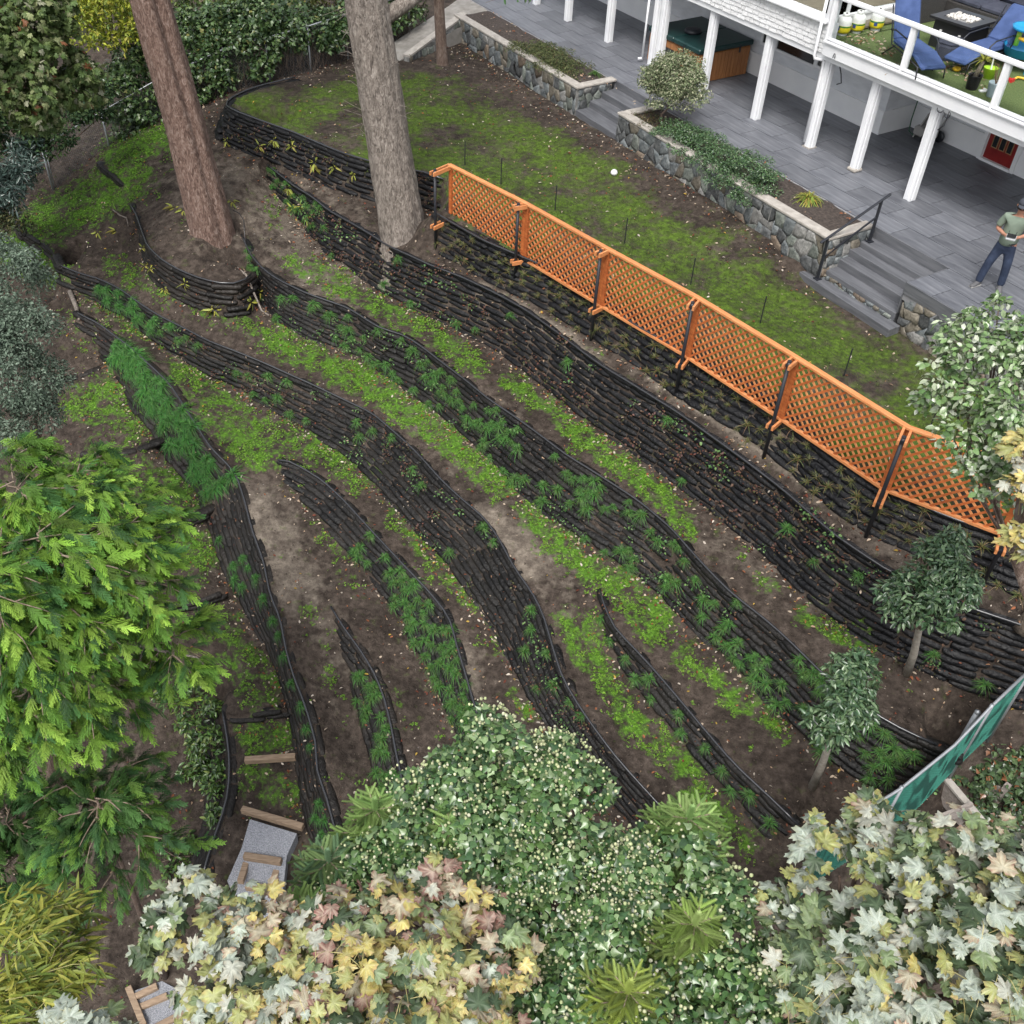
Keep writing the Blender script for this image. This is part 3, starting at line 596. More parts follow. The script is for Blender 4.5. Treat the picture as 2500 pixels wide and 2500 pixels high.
# beds
for nm,s0,s1,lb in (('planting_bed',-18.3,-11.45,'far planting bed of dark soil along the patio'),('planting_bed',-9.4,-2.0,'planting bed of dark soil between the two stairs')):
    mb=MB(); nx,ny=60,8; vs=[];fs=[]
    for j in range(ny+1):
        for i in range(nx+1):
            s=s0+(s1-s0)*i/nx; t=-1.1+1.17*j/ny; vs.append((s,t,.0+.05*mnoise.noise(Vector((s*2,t*2,1)))-.0+(-.04 if j in(0,ny) else 0)))
    for j in range(ny):
        for i in range(nx): a=j*(nx+1)+i; fs.append((a,a+1,a+nx+2,a+nx+1))
    o=hobj(mb.poly(vs,fs),nm,SOIL,smooth=True); tag(o,lb,'planting bed',kind='structure')
# stairs
st=hempty('stairs',0,0,0,'narrow slate stairs between the two stone planters','stairs'); st['kind']='thing'
for (t0,t1,z) in [(-.42,.06,-.175),(-.8,-.40,-.35),(-1.22,-.78,-.53)]:
    MB().box((-10.46,(t0+t1)/2,z-.35),(1.92,t1-t0,.7)).build('step',STEP,st,bevel=.008)
st=hempty('stairs',0,0,0,'wide slate stairs with black handrail leading down to the lawn','stairs'); st['kind']='thing'
for i,(t0,t1,z,s0,s1) in enumerate([(-.31,.05,-.215,-1.97,-.025),(-.56,-.305,-.34,-1.98,-.025),(-.80,-.555,-.50,-1.99,-.025),(-1.11,-.795,-.68,-2.0,.0)]):
    MB().box(((s0+s1)/2,(t0+t1)/2,z-.3),(s1-s0,t1-t0,.6)).build('step',STEP,st,bevel=.008)
MB().box((-1.08,-1.25,-.97),(2.56,.3,.22)).box((-1.08,-1.245,-1.2),(2.5,.27,.26)).build('step',STEP,st,bevel=.008)
stone_face(st,Vector((-2.0,-1.115,-.92)),X_,Z_,-Y_,2.0,.16,.16,18)
hr=hempty('handrail',-1.85,-.2,-.2,'black steel handrail on the left side of the wide stairs','handrail')
def L2(s,t,z): return (s+1.85,t+.2,z+.2)
for a,h in (((-1.83,-.17,-.215),.92),((-1.95,-1.28,-.86),.92)):
    MB().bar(L2(*a),L2(a[0],a[1],a[2]+h),.045,.045).build('post',BLACKM,hr); MB().box(L2(a[0],a[1],a[2]+.012),(.13,.13,.02)).build('base_plate',BLACKM,hr)
MB().bar(L2(-1.97,-1.45,-.86+.86),L2(-1.81,.02,-.215+1.02),.055,.03).build('top_rail',BLACKM,hr,bevel=.005)
MB().bar(L2(-1.95,-1.27,-.86+.5),L2(-1.83,-.18,-.215+.55),.03,.03).build('lower_rail',BLACKM,hr)

# ---- the house
hs_=empty('house',hw(0,0,0),H_RZ,'white house with a raised deck on square posts over the patio','house'); hs_['kind']='thing'
lw_=MB().box((-12.5,3.80,1.05),(14.0,.26,2.12)).box((-5.66,4.3,1.05),(.26,1.0,2.12)).box((-4.5,4.9,1.05),(2.34,.26,2.12)).box((.9,4.9,1.05),(6.8,.26,2.12)).box((-2.9,4.9,2.03),(.94,.25,.16)).build('lower_wall',BRICKW,hs_)
MB().box((-12.5,3.655,.28),(14.02,.04,.56)).box((-4.46,4.755,.28),(2.2,.04,.56)).box((.9,4.755,.28),(6.7,.04,.56)).box((-5.515,4.2,.28),(.04,1.07,.555)).build('plinth',WHITE,hs_)
# low windows in the lower wall
for (a,b_,z0,z1) in ((-9.95,-9.6,.9,1.5),(-9.4,-8.0,.9,1.5),(-7.88,-7.7,.93,1.45)):
    wn=MB().box(((a+b_)/2,3.645,(z0+z1)/2),(b_-a,.05,z1-z0)).build('window',DARKG,hs_)
    MB().box(((a+b_)/2,3.63,z0-.03),(b_-a+.12,.09,.06)).box(((a+b_)/2,3.63,z1+.03),(b_-a+.12,.09,.06)).box((a-.03,3.63,(z0+z1)/2),(.06,.088,z1-z0)).box((b_+.03,3.63,(z0+z1)/2),(.06,.088,z1-z0)).build('window_frame',WHITE,wn)
# door
dr=MB().box((-2.93,4.80,.98),(.80,.06,1.9)).build('door',RED,hs_)
MB().box((-3.39,4.76,1.0),(.1,.12,2.02)).box((-2.47,4.76,1.0),(.1,.12,2.02)).box((-2.93,4.76,.03),(.84,.16,.06)).build('door_frame',WHITE,dr)
for x in (-3.13,-2.93,-2.73):
    MB().box((x,4.765,.96),(.12,.02,1.2)).build('pane',DARKG,dr)
    MB().box((x-.07,4.762,.96),(.016,.03,1.24)).box((x+.07,4.762,.96),(.016,.03,1.24)).box((x,4.762,.35),(.15,.03,.016)).build('pane_trim',BRASS,dr)
# posts
PS=[-18.3,-16.45,-14.26,-12.12,-11.82,-9.85,-7.75,-5.79,-4.31,-2.66]
for i,s in enumerate(PS):
    mb=MB().box((s+.08,1.66,1.02),(.18,.18,2.04)).box((s+.178,1.66,1.03),(.018,.07,2.02)).box((s+.08,1.563,1.03),(.07,.016,2.02))
    mb.build('post',WHITE,hs_)
MB().box((-4.24,1.66,.045),(.26,.26,.09)).build('footing',CONC,hs_,bevel=.03)
MB().box((-5.72,1.66,.015),(.24,.24,.03)).build('footing',CONC,hs_)
MB().tube([(-5.80,1.54,.12),(-5.80,1.54,1.98),(-5.84,1.50,2.0),(-5.93,1.38,2.02),(-5.95,1.36,2.1),(-5.95,1.36,3.3)],.035,8).build('downspout',WHITE,hs_,True)
MB().tube([(-12.3,1.5,.08),(-12.3,1.5,2.0)],.03,8).tube([(-12.3,1.5,.12),(-12.38,1.42,.1)],.035,8).build('downspout',WHITE,hs_,True)
# beams, deck structure
MB().box((-8.0,1.62,2.095),(24.0,.24,.15)).build('beam',WHITE,hs_)
MB().box((-12.8,5.2,2.30),(14.1,7.2,.25)).box((-.6,5.5,2.27),(10.3,7.9,.25)).build('deck_frame',WHITE,hs_)
MB().box((-.6,1.42,2.30),(10.3,.1,.27)).box((-.6,1.405,2.452),(10.3,.16,.03)).build('fascia',WHITE,hs_)
MB().box((-.6,1.375,2.438),(10.2,.02,.02)).build('gutter_lip',plain('gutter_dark',(.12,.11,.10),.6),hs_)
TURF=mat('artificial_turf',[(.3,(.07,.105,.028)),(.7,(.15,.20,.065))],scale=30,rough=.95,bump=.8,bscale=120)
MB().box((-.55,5.5,2.41),(10.2,7.9,.05)).build('deck_turf',TURF,hs_)
# upper wall, enclosed room left of the deck
uw=MB().box((-12.8,1.60,2.45),(14.1,.2,.62)).build('upper_wall',WHITE,hs_)
smesh={}
rr=random.Random(5)
row=0; z=2.16
while z<2.72:
    s=-10.4-rr.uniform(0,.2)
    while s<-5.83:
        wd=rr.uniform(.13,.27); wd=min(wd,-5.79-s)
        if wd>.05:
            k=round(wd*12)
            if k not in smesh:
                m_=MB().poly([(-.5,0,0),(.5,0,0),(.5,0,1),(-.5,0,1),(-.5,-.028,0),(.5,-.028,0),(.5,-.008,1),(-.5,-.008,1)],[(4,5,6,7),(0,1,5,4),(1,2,6,5),(3,0,4,7),(2,3,7,6)])
                me_=bpy.data.meshes.new('shingle'); me_.from_pydata(m_.v,[],m_.f); me_.materials.append(SHING); smesh[k]=me_
            o=bpy.data.objects.new('shingle',smesh[k]); o.location=(s+wd/2,1.497-rr.uniform(0,.006),z-rr.uniform(0,.02)); o.scale=(wd-.012,1,.125); o.rotation_euler=(0,rr.uniform(-.02,.02),0); link(o,uw)
        s+=wd
    z+=.1; row+=1
MB().box((-12.85,1.47,2.79),(14.0,.2,.05)).build('window_sill',WHITE,hs_,bevel=.008)
ROOM=plain('room_inside',(.16,.14,.10),.9)
MB().box((-12.8,3.4,2.5),(13.8,2.6,.04)).box((-12.8,4.7,3.3),(13.8,.05,1.7)).build('room_inside',ROOM,hs_)
for a,b_ in ((-7.35,-5.95),(-8.85,-7.45),(-10.35,-8.95)):
    wn=MB().box(((a+b_)/2,1.60,3.4),(b_-a-.1,.012,1.1)).build('window',GLASSM,hs_)
    MB().box((a,1.56,3.4),(.09,.12,1.18)).box((b_,1.56,3.4),(.09,.12,1.18)).box(((a+b_)/2,1.56,2.85),(b_-a-.09,.12,.08)).build('window_frame',WHITE,wn)
MB().box((-5.79,1.53,3.2),(.13,.13,1.8)).build('corner_post',WHITE,hs_)
sg=MB().box((-6.3,3.3,3.2),(.012,3.2,1.1)).build('side_window',GLASSM,hs_)
MB().box((-6.3,3.3,2.56),(.12,3.4,.24)).box((-6.3,3.3,2.7),(.17,3.4,.05)).box((-6.3,2.45,3.2),(.09,.08,1.0)).box((-6.3,4.1,3.2),(.09,.08,1.0)).build('window_frame',WHITE,sg)
MB().box((-6.0,3.3,2.43),(.6,3.4,.03)).build('deck_strip',TURF,hs_)
# deck railing with glass
for s in (-5.68,-3.5,-1.2,1.1,3.4):
    MB().box((s,1.42,2.93),(.1,.09,.86)).box((s-.06,1.385,2.9),(.03,.05,.9)).build('rail_post',WHITE,hs_)
MB().box((-.6,1.42,3.365),(10.2,.15,.07)).build('rail_top',WHITE,hs_,bevel=.015)
MB().box((-.6,1.42,2.515),(10.2,.07,.06)).build('rail_bottom',WHITE,hs_,bevel=.01)
for a,b_ in ((-5.63,-3.57),(-3.45,-1.27),(-1.15,1.03),(1.15,3.33)):
    MB().box(((a+b_)/2,1.42,2.94),(b_-a-.02,.01,.79)).build('glass_panel',GLASSM,hs_)
# hanging cable loops under the fascia
MB().tube([(-5.35+.03*math.cos(q),1.34,2.2+.1*math.sin(q)-.0) for q in np.linspace(0,math.pi,9)[::-1]],.008,5).build('cable',BLACKM,hs_)
MB().tube([(-2.3+.07*math.cos(q),1.34,2.12+.07*math.sin(q)) for q in np.linspace(math.pi,2*math.pi,9)]+[(-2.1+.07*math.cos(q),1.34,2.08+.07*math.sin(q)) for q in np.linspace(math.pi,2.4*math.pi,9)]+[(-2.1,1.36,1.85),(-2.25,1.4,1.7)],.009,5).build('cable',BLACKM,hs_)
MB().tube([(-5.35,1.6,1.98),(-5.35,1.7,1.8),(-5.3,1.72,1.62),(-5.42,1.72,1.55)],.014,5).build('cable',BLACKM,hs_)
MB().tube([(-4.95,3.62,2.0),(-4.95,3.63,1.1)],.012,5).build('conduit',plain('conduit_grey',(.35,.36,.37)),hs_)

# ---- hot tub
tb=hempty('hot_tub',-11.35,2.65,0,'wood-sided hot tub with a dark green cover under the deck','hot tub')
CED=mat('cedar_cabinet',[(.3,(.24,.095,.032)),(.7,(.40,.18,.065))],scale=3,rough=.6,stretch=(12,12,.6),bump=.1)
GREENV=mat('green_vinyl',[(.3,(.005,.026,.026)),(.7,(.009,.042,.040))],scale=5,rough=.42)
MB().box((0,0,.375),(2.2,1.72,.75)).build('cabinet',CED,tb,bevel=.03)
r_=random.Random(2)
for i in range(18):
    x=-1.02+i*.12
    MB().box((x,-.868,.37),(.108,.016,.70)).build('slat',CED,tb)
for i in range(14):
    MB().box((1.108,-.78+i*.12,.37),(.016,.108,.70)).build('slat',CED,tb)
ld=MB().box((-.57,0,.83),(1.13,1.84,.14)).box((.57,0,.83),(1.13,1.84,.14)).build('lid',GREENV,tb,bevel=.03)
for y in (-.45,.45): MB().box((1.145,y,.74),(.015,.05,.2)).build('strap',BLACKM,ld)
for x in (-.5,.5): MB().box((x,-.93,.74),(.05,.015,.2)).build('strap',BLACKM,ld)
MB().box((-.15,-.885,.42),(.42,.02,.3)).build('control_panel',DARKG,tb)
MB().lathe([(.23,0),(.24,.05),(.2,.1),(.15,.11)],(-.1,-.2,.90),12).build('hose_coil',BLACKM,tb,True)
# ------------------------------------------------------------------ things on the deck and patio
DZ=2.436
def dp(x,y): p=at(x,y,DZ); return Vector(p)
def dempty(name,x,y,rz,label,cat,group=None): return empty(name,dp(x,y) if not hasattr(x,'__len__') else hw(x[0],x[1],DZ),H_RZ+rz,label,cat,group)
BLUEC=mat('navy_cushion',[(.3,(.035,.065,.17)),(.7,(.06,.10,.24))],scale=6,rough=.85,bump=.15,bscale=30)
NAVYD=mat('charcoal_cushion',[(.3,(.028,.032,.05)),(.7,(.055,.06,.085))],scale=4,rough=.9,bump=.3,bscale=10)
SKYC=plain('sky_blue_cushion',(.16,.40,.52),.85)
WICK=mat('dark_wicker',[(.3,(.018,.016,.016)),(.7,(.065,.060,.058))],scale=40,rough=.7,bump=.6,bscale=60,stretch=(1,1,4))
TANKW=plain('tank_white',(.68,.69,.66),.4); YEL=plain('tank_label_yellow',(.62,.52,.02),.45); GRN=plain('tank_label_green',(.03,.16,.04),.45); BLUEL=plain('tank_label_blue',(.03,.06,.2),.45)
for (x,y,rz),lb in zip(((2055,86,0),(2089,80,.3),(2136,74,.6)),('propane tank at the corner post of the deck, nearest the downspout','propane tank in the middle of the three on the deck','propane tank beside the frame of the left blue lounger')):
    e=dempty('propane_tank',x,y,rz,'white and yellow '+lb,'propane tank','propane tanks on the deck')
    MB().lathe([(.10,0),(.11,.03),(.10,.05)],n=16).build('foot_ring',TANKW,e,True)
    bd=MB().lathe([(.05,.04),(.12,.06),(.152,.11),(.155,.2),(.155,.3),(.14,.36),(.09,.40),(.04,.41)],n=18).build('body',TANKW,e,True)
    MB().lathe([(.145,.075),(.1575,.115),(.1575,.225),(.1555,.23)],n=18).build('label_band',YEL,bd,True)
    MB().lathe([(.157,.19),(.1592,.195),(.1592,.222),(.157,.226)],n=18).build('label_stripe',GRN,bd,True)
    MB().box((0,-.159,.17),(.075,.006,.075),Matrix.Rotation(.0,3,'X')).build('emblem',BLUEL,bd,bevel=.01)
    MB().lathe([(.07,.39),(.078,.47),(.072,.47),(.065,.39)],n=14).build('collar',TANKW,e,True)
    MB().lathe([(.02,.40),(.02,.46),(.03,.47),(.0,.48)],n=8).build('valve',BLACKM,e)
def lounger(x,y,rz,label,back=1.1):
    e=dempty('lounge_chair',x,y,rz,label,'lounge chair','blue cushioned lounge chairs')
    # local: y+ towards the back of the chair
    MB().box((0,-.18,.36),(.56,.95,.1)).build('seat_cushion',BLUEC,e,bevel=.04)
    MB().box((0,-.86,.30),(.54,.5,.1),Matrix.Rotation(.25,3,'X')).build('leg_rest_cushion',BLUEC,e,bevel=.04)
    m=Matrix.Rotation(back,3,'X'); MB().box(Vector((0,.28,.40))+m@Vector((0,.38,0)),(.56,.82,.1),m).build('back_cushion',BLUEC,e,bevel=.04)
    for s in (-.3,.3):
        fr=MB().tube([(s,-1.05,.02),(s,-1.0,.24),(s,-.6,.28),(s,.25,.30),(s,.62,.98)],.014,6).build('side_frame',BLACKM,e,True)
        MB().tube([(s*1.06,-.55,.0),(s*1.06,-.5,.5),(s*1.06,-.35,.58),(s*1.06,.2,.6),(s*1.06,.4,.55)],.016,6).build('armrest',BLACKM,fr,True)
        MB().tube([(s,.55,.0),(s,.1,.32)],.014,6).build('leg',BLACKM,e)
    MB().tube([(-.3,-1.0,.24),(.3,-1.0,.24)],.013,6).build('crossbar',BLACKM,e)
lounger((-3.95,1.98),0,math.radians(69),'blue cushioned lounge chair on the left, beside the propane tanks')
lounger((-3.15,3.4),0,math.radians(5),'blue cushioned lounge chair on the right, near the fire table',.85)
# fire table: corners at top height .6
q=[Vector(at(x,y,DZ+.62)) for x,y in ((2270,35),(2371,67),(2439,50),(2338,18))]
c=sum(q,Vector())/4; ax=(q[1]-q[0]); ay=(q[3]-q[0]); lx=ax.length; ly=ay.length; ang=math.atan2(ax.y,ax.x)
e=empty('fire_table',(c.x,c.y,DZ),ang,'black rectangular fire table with clear glass stones in its burner','fire table')
BLK=plain('black_table',(.020,.020,.022),.35)
MB().box((0,0,.28),(lx*.82,ly*.80,.56)).build('base',BLK,e,bevel=.01)
tp=MB().box((-lx*.4,0,.59),(lx*.2,ly,.05)).box((lx*.4,0,.59),(lx*.2,ly,.05)).box((0,-ly*.4,.59),(lx*.6,ly*.2,.049)).box((0,ly*.4,.59),(lx*.6,ly*.2,.049)).build('top',BLK,e)
MB().box((0,0,.585),(lx*.6,ly*.6,.03)).build('burner_tray',plain('burner_steel',(.4,.4,.4),.3,metal=.8),e)
mb=MB(); r_=random.Random(4)
for i in range(160):
    mb.box((r_.uniform(-.28,.28)*lx,r_.uniform(-.22,.22)*ly,.61+r_.uniform(0,.02)),(.035,.03,.025),Matrix.Rotation(r_.uniform(0,3),3,'Z')@Matrix.Rotation(r_.uniform(0,3),3,'X'))
o=mb.build('glass_stones',plain('glass_stones',(.62,.6,.56),.2),e); o['kind']='stuff'
for x in (-.2,.25): MB().lathe([(.03,0),(.03,.03)],(x*lx,-ly*.41,.35),10).build('knob',TANKW,e)
# sectional sofa
e=dempty('wicker_sofa',2300,12,0,'dark wicker sectional sofa with charcoal cushions behind the fire table','sofa')
a0=e.matrix_basis.copy()
def sl(x,y,z=DZ): v=Matrix.Rotation(-(H_RZ),3,'Z')@(Vector(at(x,y,z))-dp(2300,12)); return v
v=sl(2232,58)
MB().box((v.x,v.y+.35,.3),(.14,.9,.62)).build('arm',WICK,e,bevel=.02)
v2=sl(2250,20); MB().box((v2.x+1.6,v2.y+.35,.2),(3.6,.85,.36)).build('base',WICK,e,bevel=.02)
for i in range(4): MB().box((v2.x+.32+.84*i,v2.y+.3,.43),(.82,.72,.13)).build('seat_cushion',NAVYD,e,bevel=.04)
for i in range(4): MB().box((v2.x+.32+.84*i,v2.y+.66,.72),(.8,.2,.5),Matrix.Rotation(-.2,3,'X')).build('back_cushion',NAVYD,e,bevel=.07)
MB().box((v2.x+1.6,v2.y+.84,.45),(3.7,.12,.8)).build('back',WICK,e,bevel=.02)
MB().box((v2.x+3.15,v2.y-.55,.2),(.85,1.1,.36)).build('chaise_base',WICK,e,bevel=.02)
MB().box((v2.x+3.15,v2.y-.55,.43),(.8,1.05,.13)).build('seat_cushion',NAVYD,e,bevel=.04)
o=MB().box((0,0,0),(.46,.14,.42),Matrix.Rotation(-.35,3,'X')).build('throw_pillow',SKYC,None,bevel=.06); o.location=e.matrix_basis@Vector((v2.x+1.1,v2.y+.5,.72)); o.rotation_euler=(0,0,H_RZ); tag(o,'sky blue throw pillow on the charcoal sofa','pillow')
# ottoman
e=dempty('ottoman',2312,140,.2,'charcoal six-sided footstool between the two blue lounge chairs','footstool')
MB().lathe([(.30,0),(.31,.05),(.31,.26),(.29,.30)],n=6).build('body',NAVYD,e); MB().lathe([(.29,.30),(.30,.33),(.27,.37),(.1,.385)],n=6).build('cushion',NAVYD,e)
# potted palm
e=dempty('potted_palm',2371,217,0,'small palm with yellowing fronds in a ribbed black pot on the deck','potted plant')
POTB=plain('black_pot',(.014,.014,.016),.5)
MB().lathe([(.10,0),(.11,.02),(.135,.27),(.142,.28),(.13,.28),(.12,.25)],n=20).build('pot',POTB,e,True)
MB().lathe([(.0,.245),(.122,.25)],n=16).build('pebbles',plain('pebbles_white',(.5,.5,.48),.8),e)
MB().tube([(0,0,.24),(.02,.01,.4),(.05,.02,.56)],[.05,.042,.036],8).build('trunk',mat('palm_trunk',[(.3,(.16,.13,.09)),(.7,(.30,.26,.19))],scale=20,rough=.9,bump=.5),e,True)
mb=MB(); r_=random.Random(8)
for i in range(26):
    a=i*2.4; el=r_.uniform(.25,1.25); L=r_.uniform(.22,.36); pts=[]
    for k in range(5):
        f=k/4; pts.append((Vector((.05,.02,.56))+Vector((math.cos(a)*math.cos(el),math.sin(a)*math.cos(el),math.sin(el)))*L*f+Vector((0,0,-.14*f*f)),.016*(1-f)+.002))
    for k in range(4):
        s_=Vector((-math.sin(a),math.cos(a),0)); mb.poly([pts[k][0]-s_*pts[k][1],pts[k][0]+s_*pts[k][1],pts[k+1][0]+s_*pts[k+1][1],pts[k+1][0]-s_*pts[k+1][1]],[(0,1,2,3)])
mb.build('fronds',mat('palm_frond',[(.3,(.16,.18,.02)),(.7,(.36,.34,.04))],scale=8,rough=.6,trans=.2),e)
# pale blue pot with a wire toy windmill
e=dempty('flower_pot',2420,236,0,'pale blue-grey pot with a bare plant at the deck railing','flower pot')
MB().lathe([(.09,0),(.10,.02),(.13,.26),(.135,.28),(.12,.28),(.11,.24)],n=18).build('pot',plain('pale_blue_pot',(.30,.37,.40),.6),e,True)
mb=MB()
for i in range(7):
    a=i*.9; mb.tube([(0,0,.24),(.06*math.cos(a),.06*math.sin(a),.38),(.13*math.cos(a),.13*math.sin(a),.5+.03*i%2)],.006,4)
mb.build('stems',plain('dry_stem',(.16,.09,.05),.8),e)
# toy water table, toys
TOYB=plain('toy_blue',(.02,.29,.56),.35); TOYL=plain('toy_lime',(.36,.58,.03),.35); TOYY=plain('toy_yellow',(.70,.42,.03),.35); TOYR=plain('toy_red',(.55,.03,.03),.35); TOYW=plain('toy_white',(.7,.7,.7),.4)
e=dempty('toy_water_table',2490,168,.5,'bright blue plastic toy water table with lime post and yellow slide','toy')
MB().lathe([(.30,.28),(.42,.30),(.46,.46),(.48,.47),(.44,.45),(.38,.34),(.0,.33)],n=20).build('basin',TOYB,e,True)
for a in (.5,2.1,3.7,5.2): MB().tube([(.33*math.cos(a),.33*math.sin(a),0),(.3*math.cos(a),.3*math.sin(a),.3)],.035,8).build('leg',TOYB,e)
MB().tube([(-.25,.1,.4),(-.25,.1,.72)],.05,10).build('tower',TOYL,e,True)
MB().lathe([(.1,.72),(.32,.74),(.34,.80),(.3,.79),(.1,.75)],(-.1,.1,0),18).build('upper_tray',TOYB,e,True)
MB().tube([(-.2,-.1,.6),(.05,-.25,.58),(.3,-.3,.5),(.5,-.28,.36)],.04,8).build('slide',TOYY,e,True)
e=dempty('toy_bucket',2412,190,0,'lime green toy bucket with a tall spade beside the palm','toy')
MB().lathe([(.10,0),(.14,.2),(.15,.21),(.12,.19),(.08,.02)],n=16).build('pail',TOYL,e,True); MB().tube([(.02,0,.05),(-.05,.03,.42)],.014,6).build('spade_handle',TOYW,e); MB().lathe([(.0,.0),(.085,.02),(.08,.05),(.0,.06)],(-.05,.03,.42),12).build('spade_blade',TOYL,e,True)
o=MB().lathe([(.0,0),(.06,.01),(.09,.05),(.07,.09),(.0,.1)],n=10).build('toy_starfish',TOYY,None,True); o.location=dp(2334,174); tag(o,'small yellow sand toy lying on the turf by the leaves','toy')
o=MB().box((0,0,.03),(.14,.05,.06)).box((.02,.06,.03),(.05,.12,.05)).build('toy_truck',TOYR,None); o.location=dp(2470,200); o.rotation_euler=(0,0,.7); tag(o,'small red toy on the turf beside the rail post','toy')
o=MB().tube([(0,0,.03),(.08,.05,.05),(.18,.03,.04),(.25,-.06,.03)],.025,8).build('toy_tube',TOYY,None,True); o.location=dp(2475,197); tag(o,'curved yellow plastic toy piece near the red toy','toy')
o=MB().box((0,0,.01),(.12,.09,.02)).box((.06,.02,.03),(.07,.06,.03),Matrix.Rotation(.4,3,'Y')).build('paper_scrap',TOYW,None); o.location=dp(2398,223); tag(o,'white crumpled scrap on the turf beside the palm pot','paper')
# patio: folded kick scooter / mower-like cart against the wall, hose
GRY=plain('cart_grey',(.33,.32,.31),.5)
e=hempty('garden_cart',-4.72,4.35,0,'grey two-wheeled garden cart leaning by the white house wall','cart')
MB().box((0,0,.22),(.5,.34,.22)).build('body',GRY,e,bevel=.04)
MB().bar((-.3,.05,.03),(-.12,.12,.62),.34,.03).build('tray',GRY,e)
hd=MB().tube([(.18,-.1,.2),(.3,.1,.75),(.34,.16,.95)],.02,8).tube([(.18,.16,.2),(.3,.3,.75),(.34,.32,.95)],.02,8).tube([(.34,.16,.95),(.34,.32,.95)],.022,8).build('handle',GRY,e,True)
for y in (-.22,.24):
    wh=MB().lathe([(.05,-.03),(.13,-.03),(.14,0),(.13,.03),(.05,.03)],n=18)
    o=wh.build('wheel',BLACKM,e,True); o.rotation_euler=(math.pi/2,0,0); o.location=(.22,y,.14)
MB().box((.2,-.05,.38),(.26,.16,.1),Matrix.Rotation(.3,3,'Z')).build('motor',BLACKM,e,bevel=.03)
GH=plain('green_hose',(.02,.10,.05),.4)
o=MB().tube([hw(-5.35,4.70,2.0),hw(-5.38,4.68,1.3),hw(-5.42,4.62,.7),hw(-5.38,4.55,.25),hw(-5.25,4.42,.04),hw(-4.95,4.3,.03)],.014,6).build('garden_hose',GH,None,True); tag(o,'green garden hose hanging down the recessed house wall','hose')
o=MB().lathe([(.0,0),(.05,.0),(.055,.05),(.02,.09),(.0,.1)],n=10).build('white_bowl',TOYW,None,True); o.location=hw(2.05,-.1,.0); o.scale=(1.3,1.3,2.2); tag(o,'white object cut off by the right edge on the patio','ornament')
o=MB().lathe([(.0,.0),(.075,.01),(.09,.05),(.07,.1),(.03,.13),(.0,.135)],n=14).build('white_ball',TOYW,None,True); p=at(1497,441,-.9); o.location=(p[0],p[1],gz(p[0],p[1])); tag(o,'small white ball lying alone on the lawn','ball')
# ------------------------------------------------------------------ orange lattice fence
CEDARO=mat('orange_cedar',[(.25,(.25,.055,.014)),(.5,(.40,.105,.026)),(.75,(.52,.165,.045))],scale=4,rough=.6,stretch=(1,6,6),bump=.12,bscale=30,rnd=.12)
CEDARL=mat('light_cedar',[(.25,(.46,.16,.05)),(.75,(.64,.28,.11))],scale=4,rough=.6,stretch=(1,6,6),bump=.12,bscale=30,rnd=.08)
k_=1.294
PBASE=[(822,480),(970,548),(1115,640),(1275,743),(1442,858),(1637,1003),(1860,1090)]
LB=[(848,413),(988,490),(1133,578),(1295,674),(1470,790),(1668,925),(1893,1011)]
LZ=[-1.06,-1.07,-1.08,-1.09,-1.10,-1.12,-1.14]; LHT=[1.33,1.33,1.33,1.33,1.33,1.33,1.30]
PB=[Vector(at(x*k_,y*k_,-1.8)) for x,y in PBASE]; LP=[Vector(at(x*k_,y*k_,z)) for (x,y),z in zip(LB,LZ)]
LP.append(LP[6]+(LP[6]-LP[5]).normalized()*2.4)
NUM=['first','second','third','fourth','fifth','sixth']
plab=['leftmost lattice panel, beside the grey trunk','second lattice panel from the grey trunk','third lattice panel from the grey trunk','fourth lattice panel from the grey trunk','fifth lattice panel from the grey trunk','lattice panel partly behind the pale-leaved tree']
def lattice(a,b,h0,h1,label):
    L=(Vector((b.x-a.x,b.y-a.y,0))).length; ang=math.atan2(b.y-a.y,b.x-a.x)
    e=empty('lattice_panel',a,ang,'orange cedar '+label,'lattice panel','orange lattice panels'); dz=b.z-a.z
    def zz(x,v): return dz*x/L+v
    H=h0
    for x in (.045,L-.045): MB().box((x,0,zz(x,H/2)),(.085,.05,H-.09)).build('stile',CEDARO,e)
    MB().bar((-.01,0,zz(0,H-.02)),(L+.01,0,zz(L,H-.02)),.10,.045).build('top_rail',CEDARL,e,bevel=.004)
    MB().bar((.0,0,zz(0,.022)),(L,0,zz(L,.022)),.075,.044).build('bottom_rail',CEDARL,e)
    z0,z1=.045,H-.045; x0,x1=.085,L-.085; pitch=.168; hh=z1-z0
    for layer,sg in ((-1,1),(1,-1)):
        c=x0-hh if sg>0 else x0
        n=int((x1-x0+hh)/pitch)+1
        for i in range(n+1):
            xa=c+i*pitch+.04
            if sg>0: xb=xa+hh; p0=[xa,z0]; p1=[xb,z1]
            else: xb=xa-hh; p0=[xa,z0]; p1=[xb,z1]
            # clip in x
            (ax,az),(bx,bz)=p0,p1
            def clip(ax,az,bx,bz):
                if ax>bx: bx_,bz_,ax_,az_=ax,az,bx,bz
                else: ax_,az_,bx_,bz_=ax,az,bx,bz
                if bx_<x0+.02 or ax_>x1-.02: return None
                s=(bz_-az_)/(bx_-ax_)
                if ax_<x0: az_+=s*(x0-ax_); ax_=x0
                if bx_>x1: bz_+=s*(x1-bx_); bx_=x1
                return ax_,az_,bx_,bz_
            q=clip(ax,az,bx,bz)
            if q is None or q[2]-q[0]<.05: continue
            MB().bar((q[0],layer*.0062,zz(q[0],q[1])),(q[2],layer*.0062,zz(q[2],q[3])),.011,.04,up=(0,0,1)).build('slat',CEDARO if sg>0 else CEDARL,e)
for i in range(6): lattice(LP[i],LP[i+1],LHT[i],LHT[i+1],plab[i])
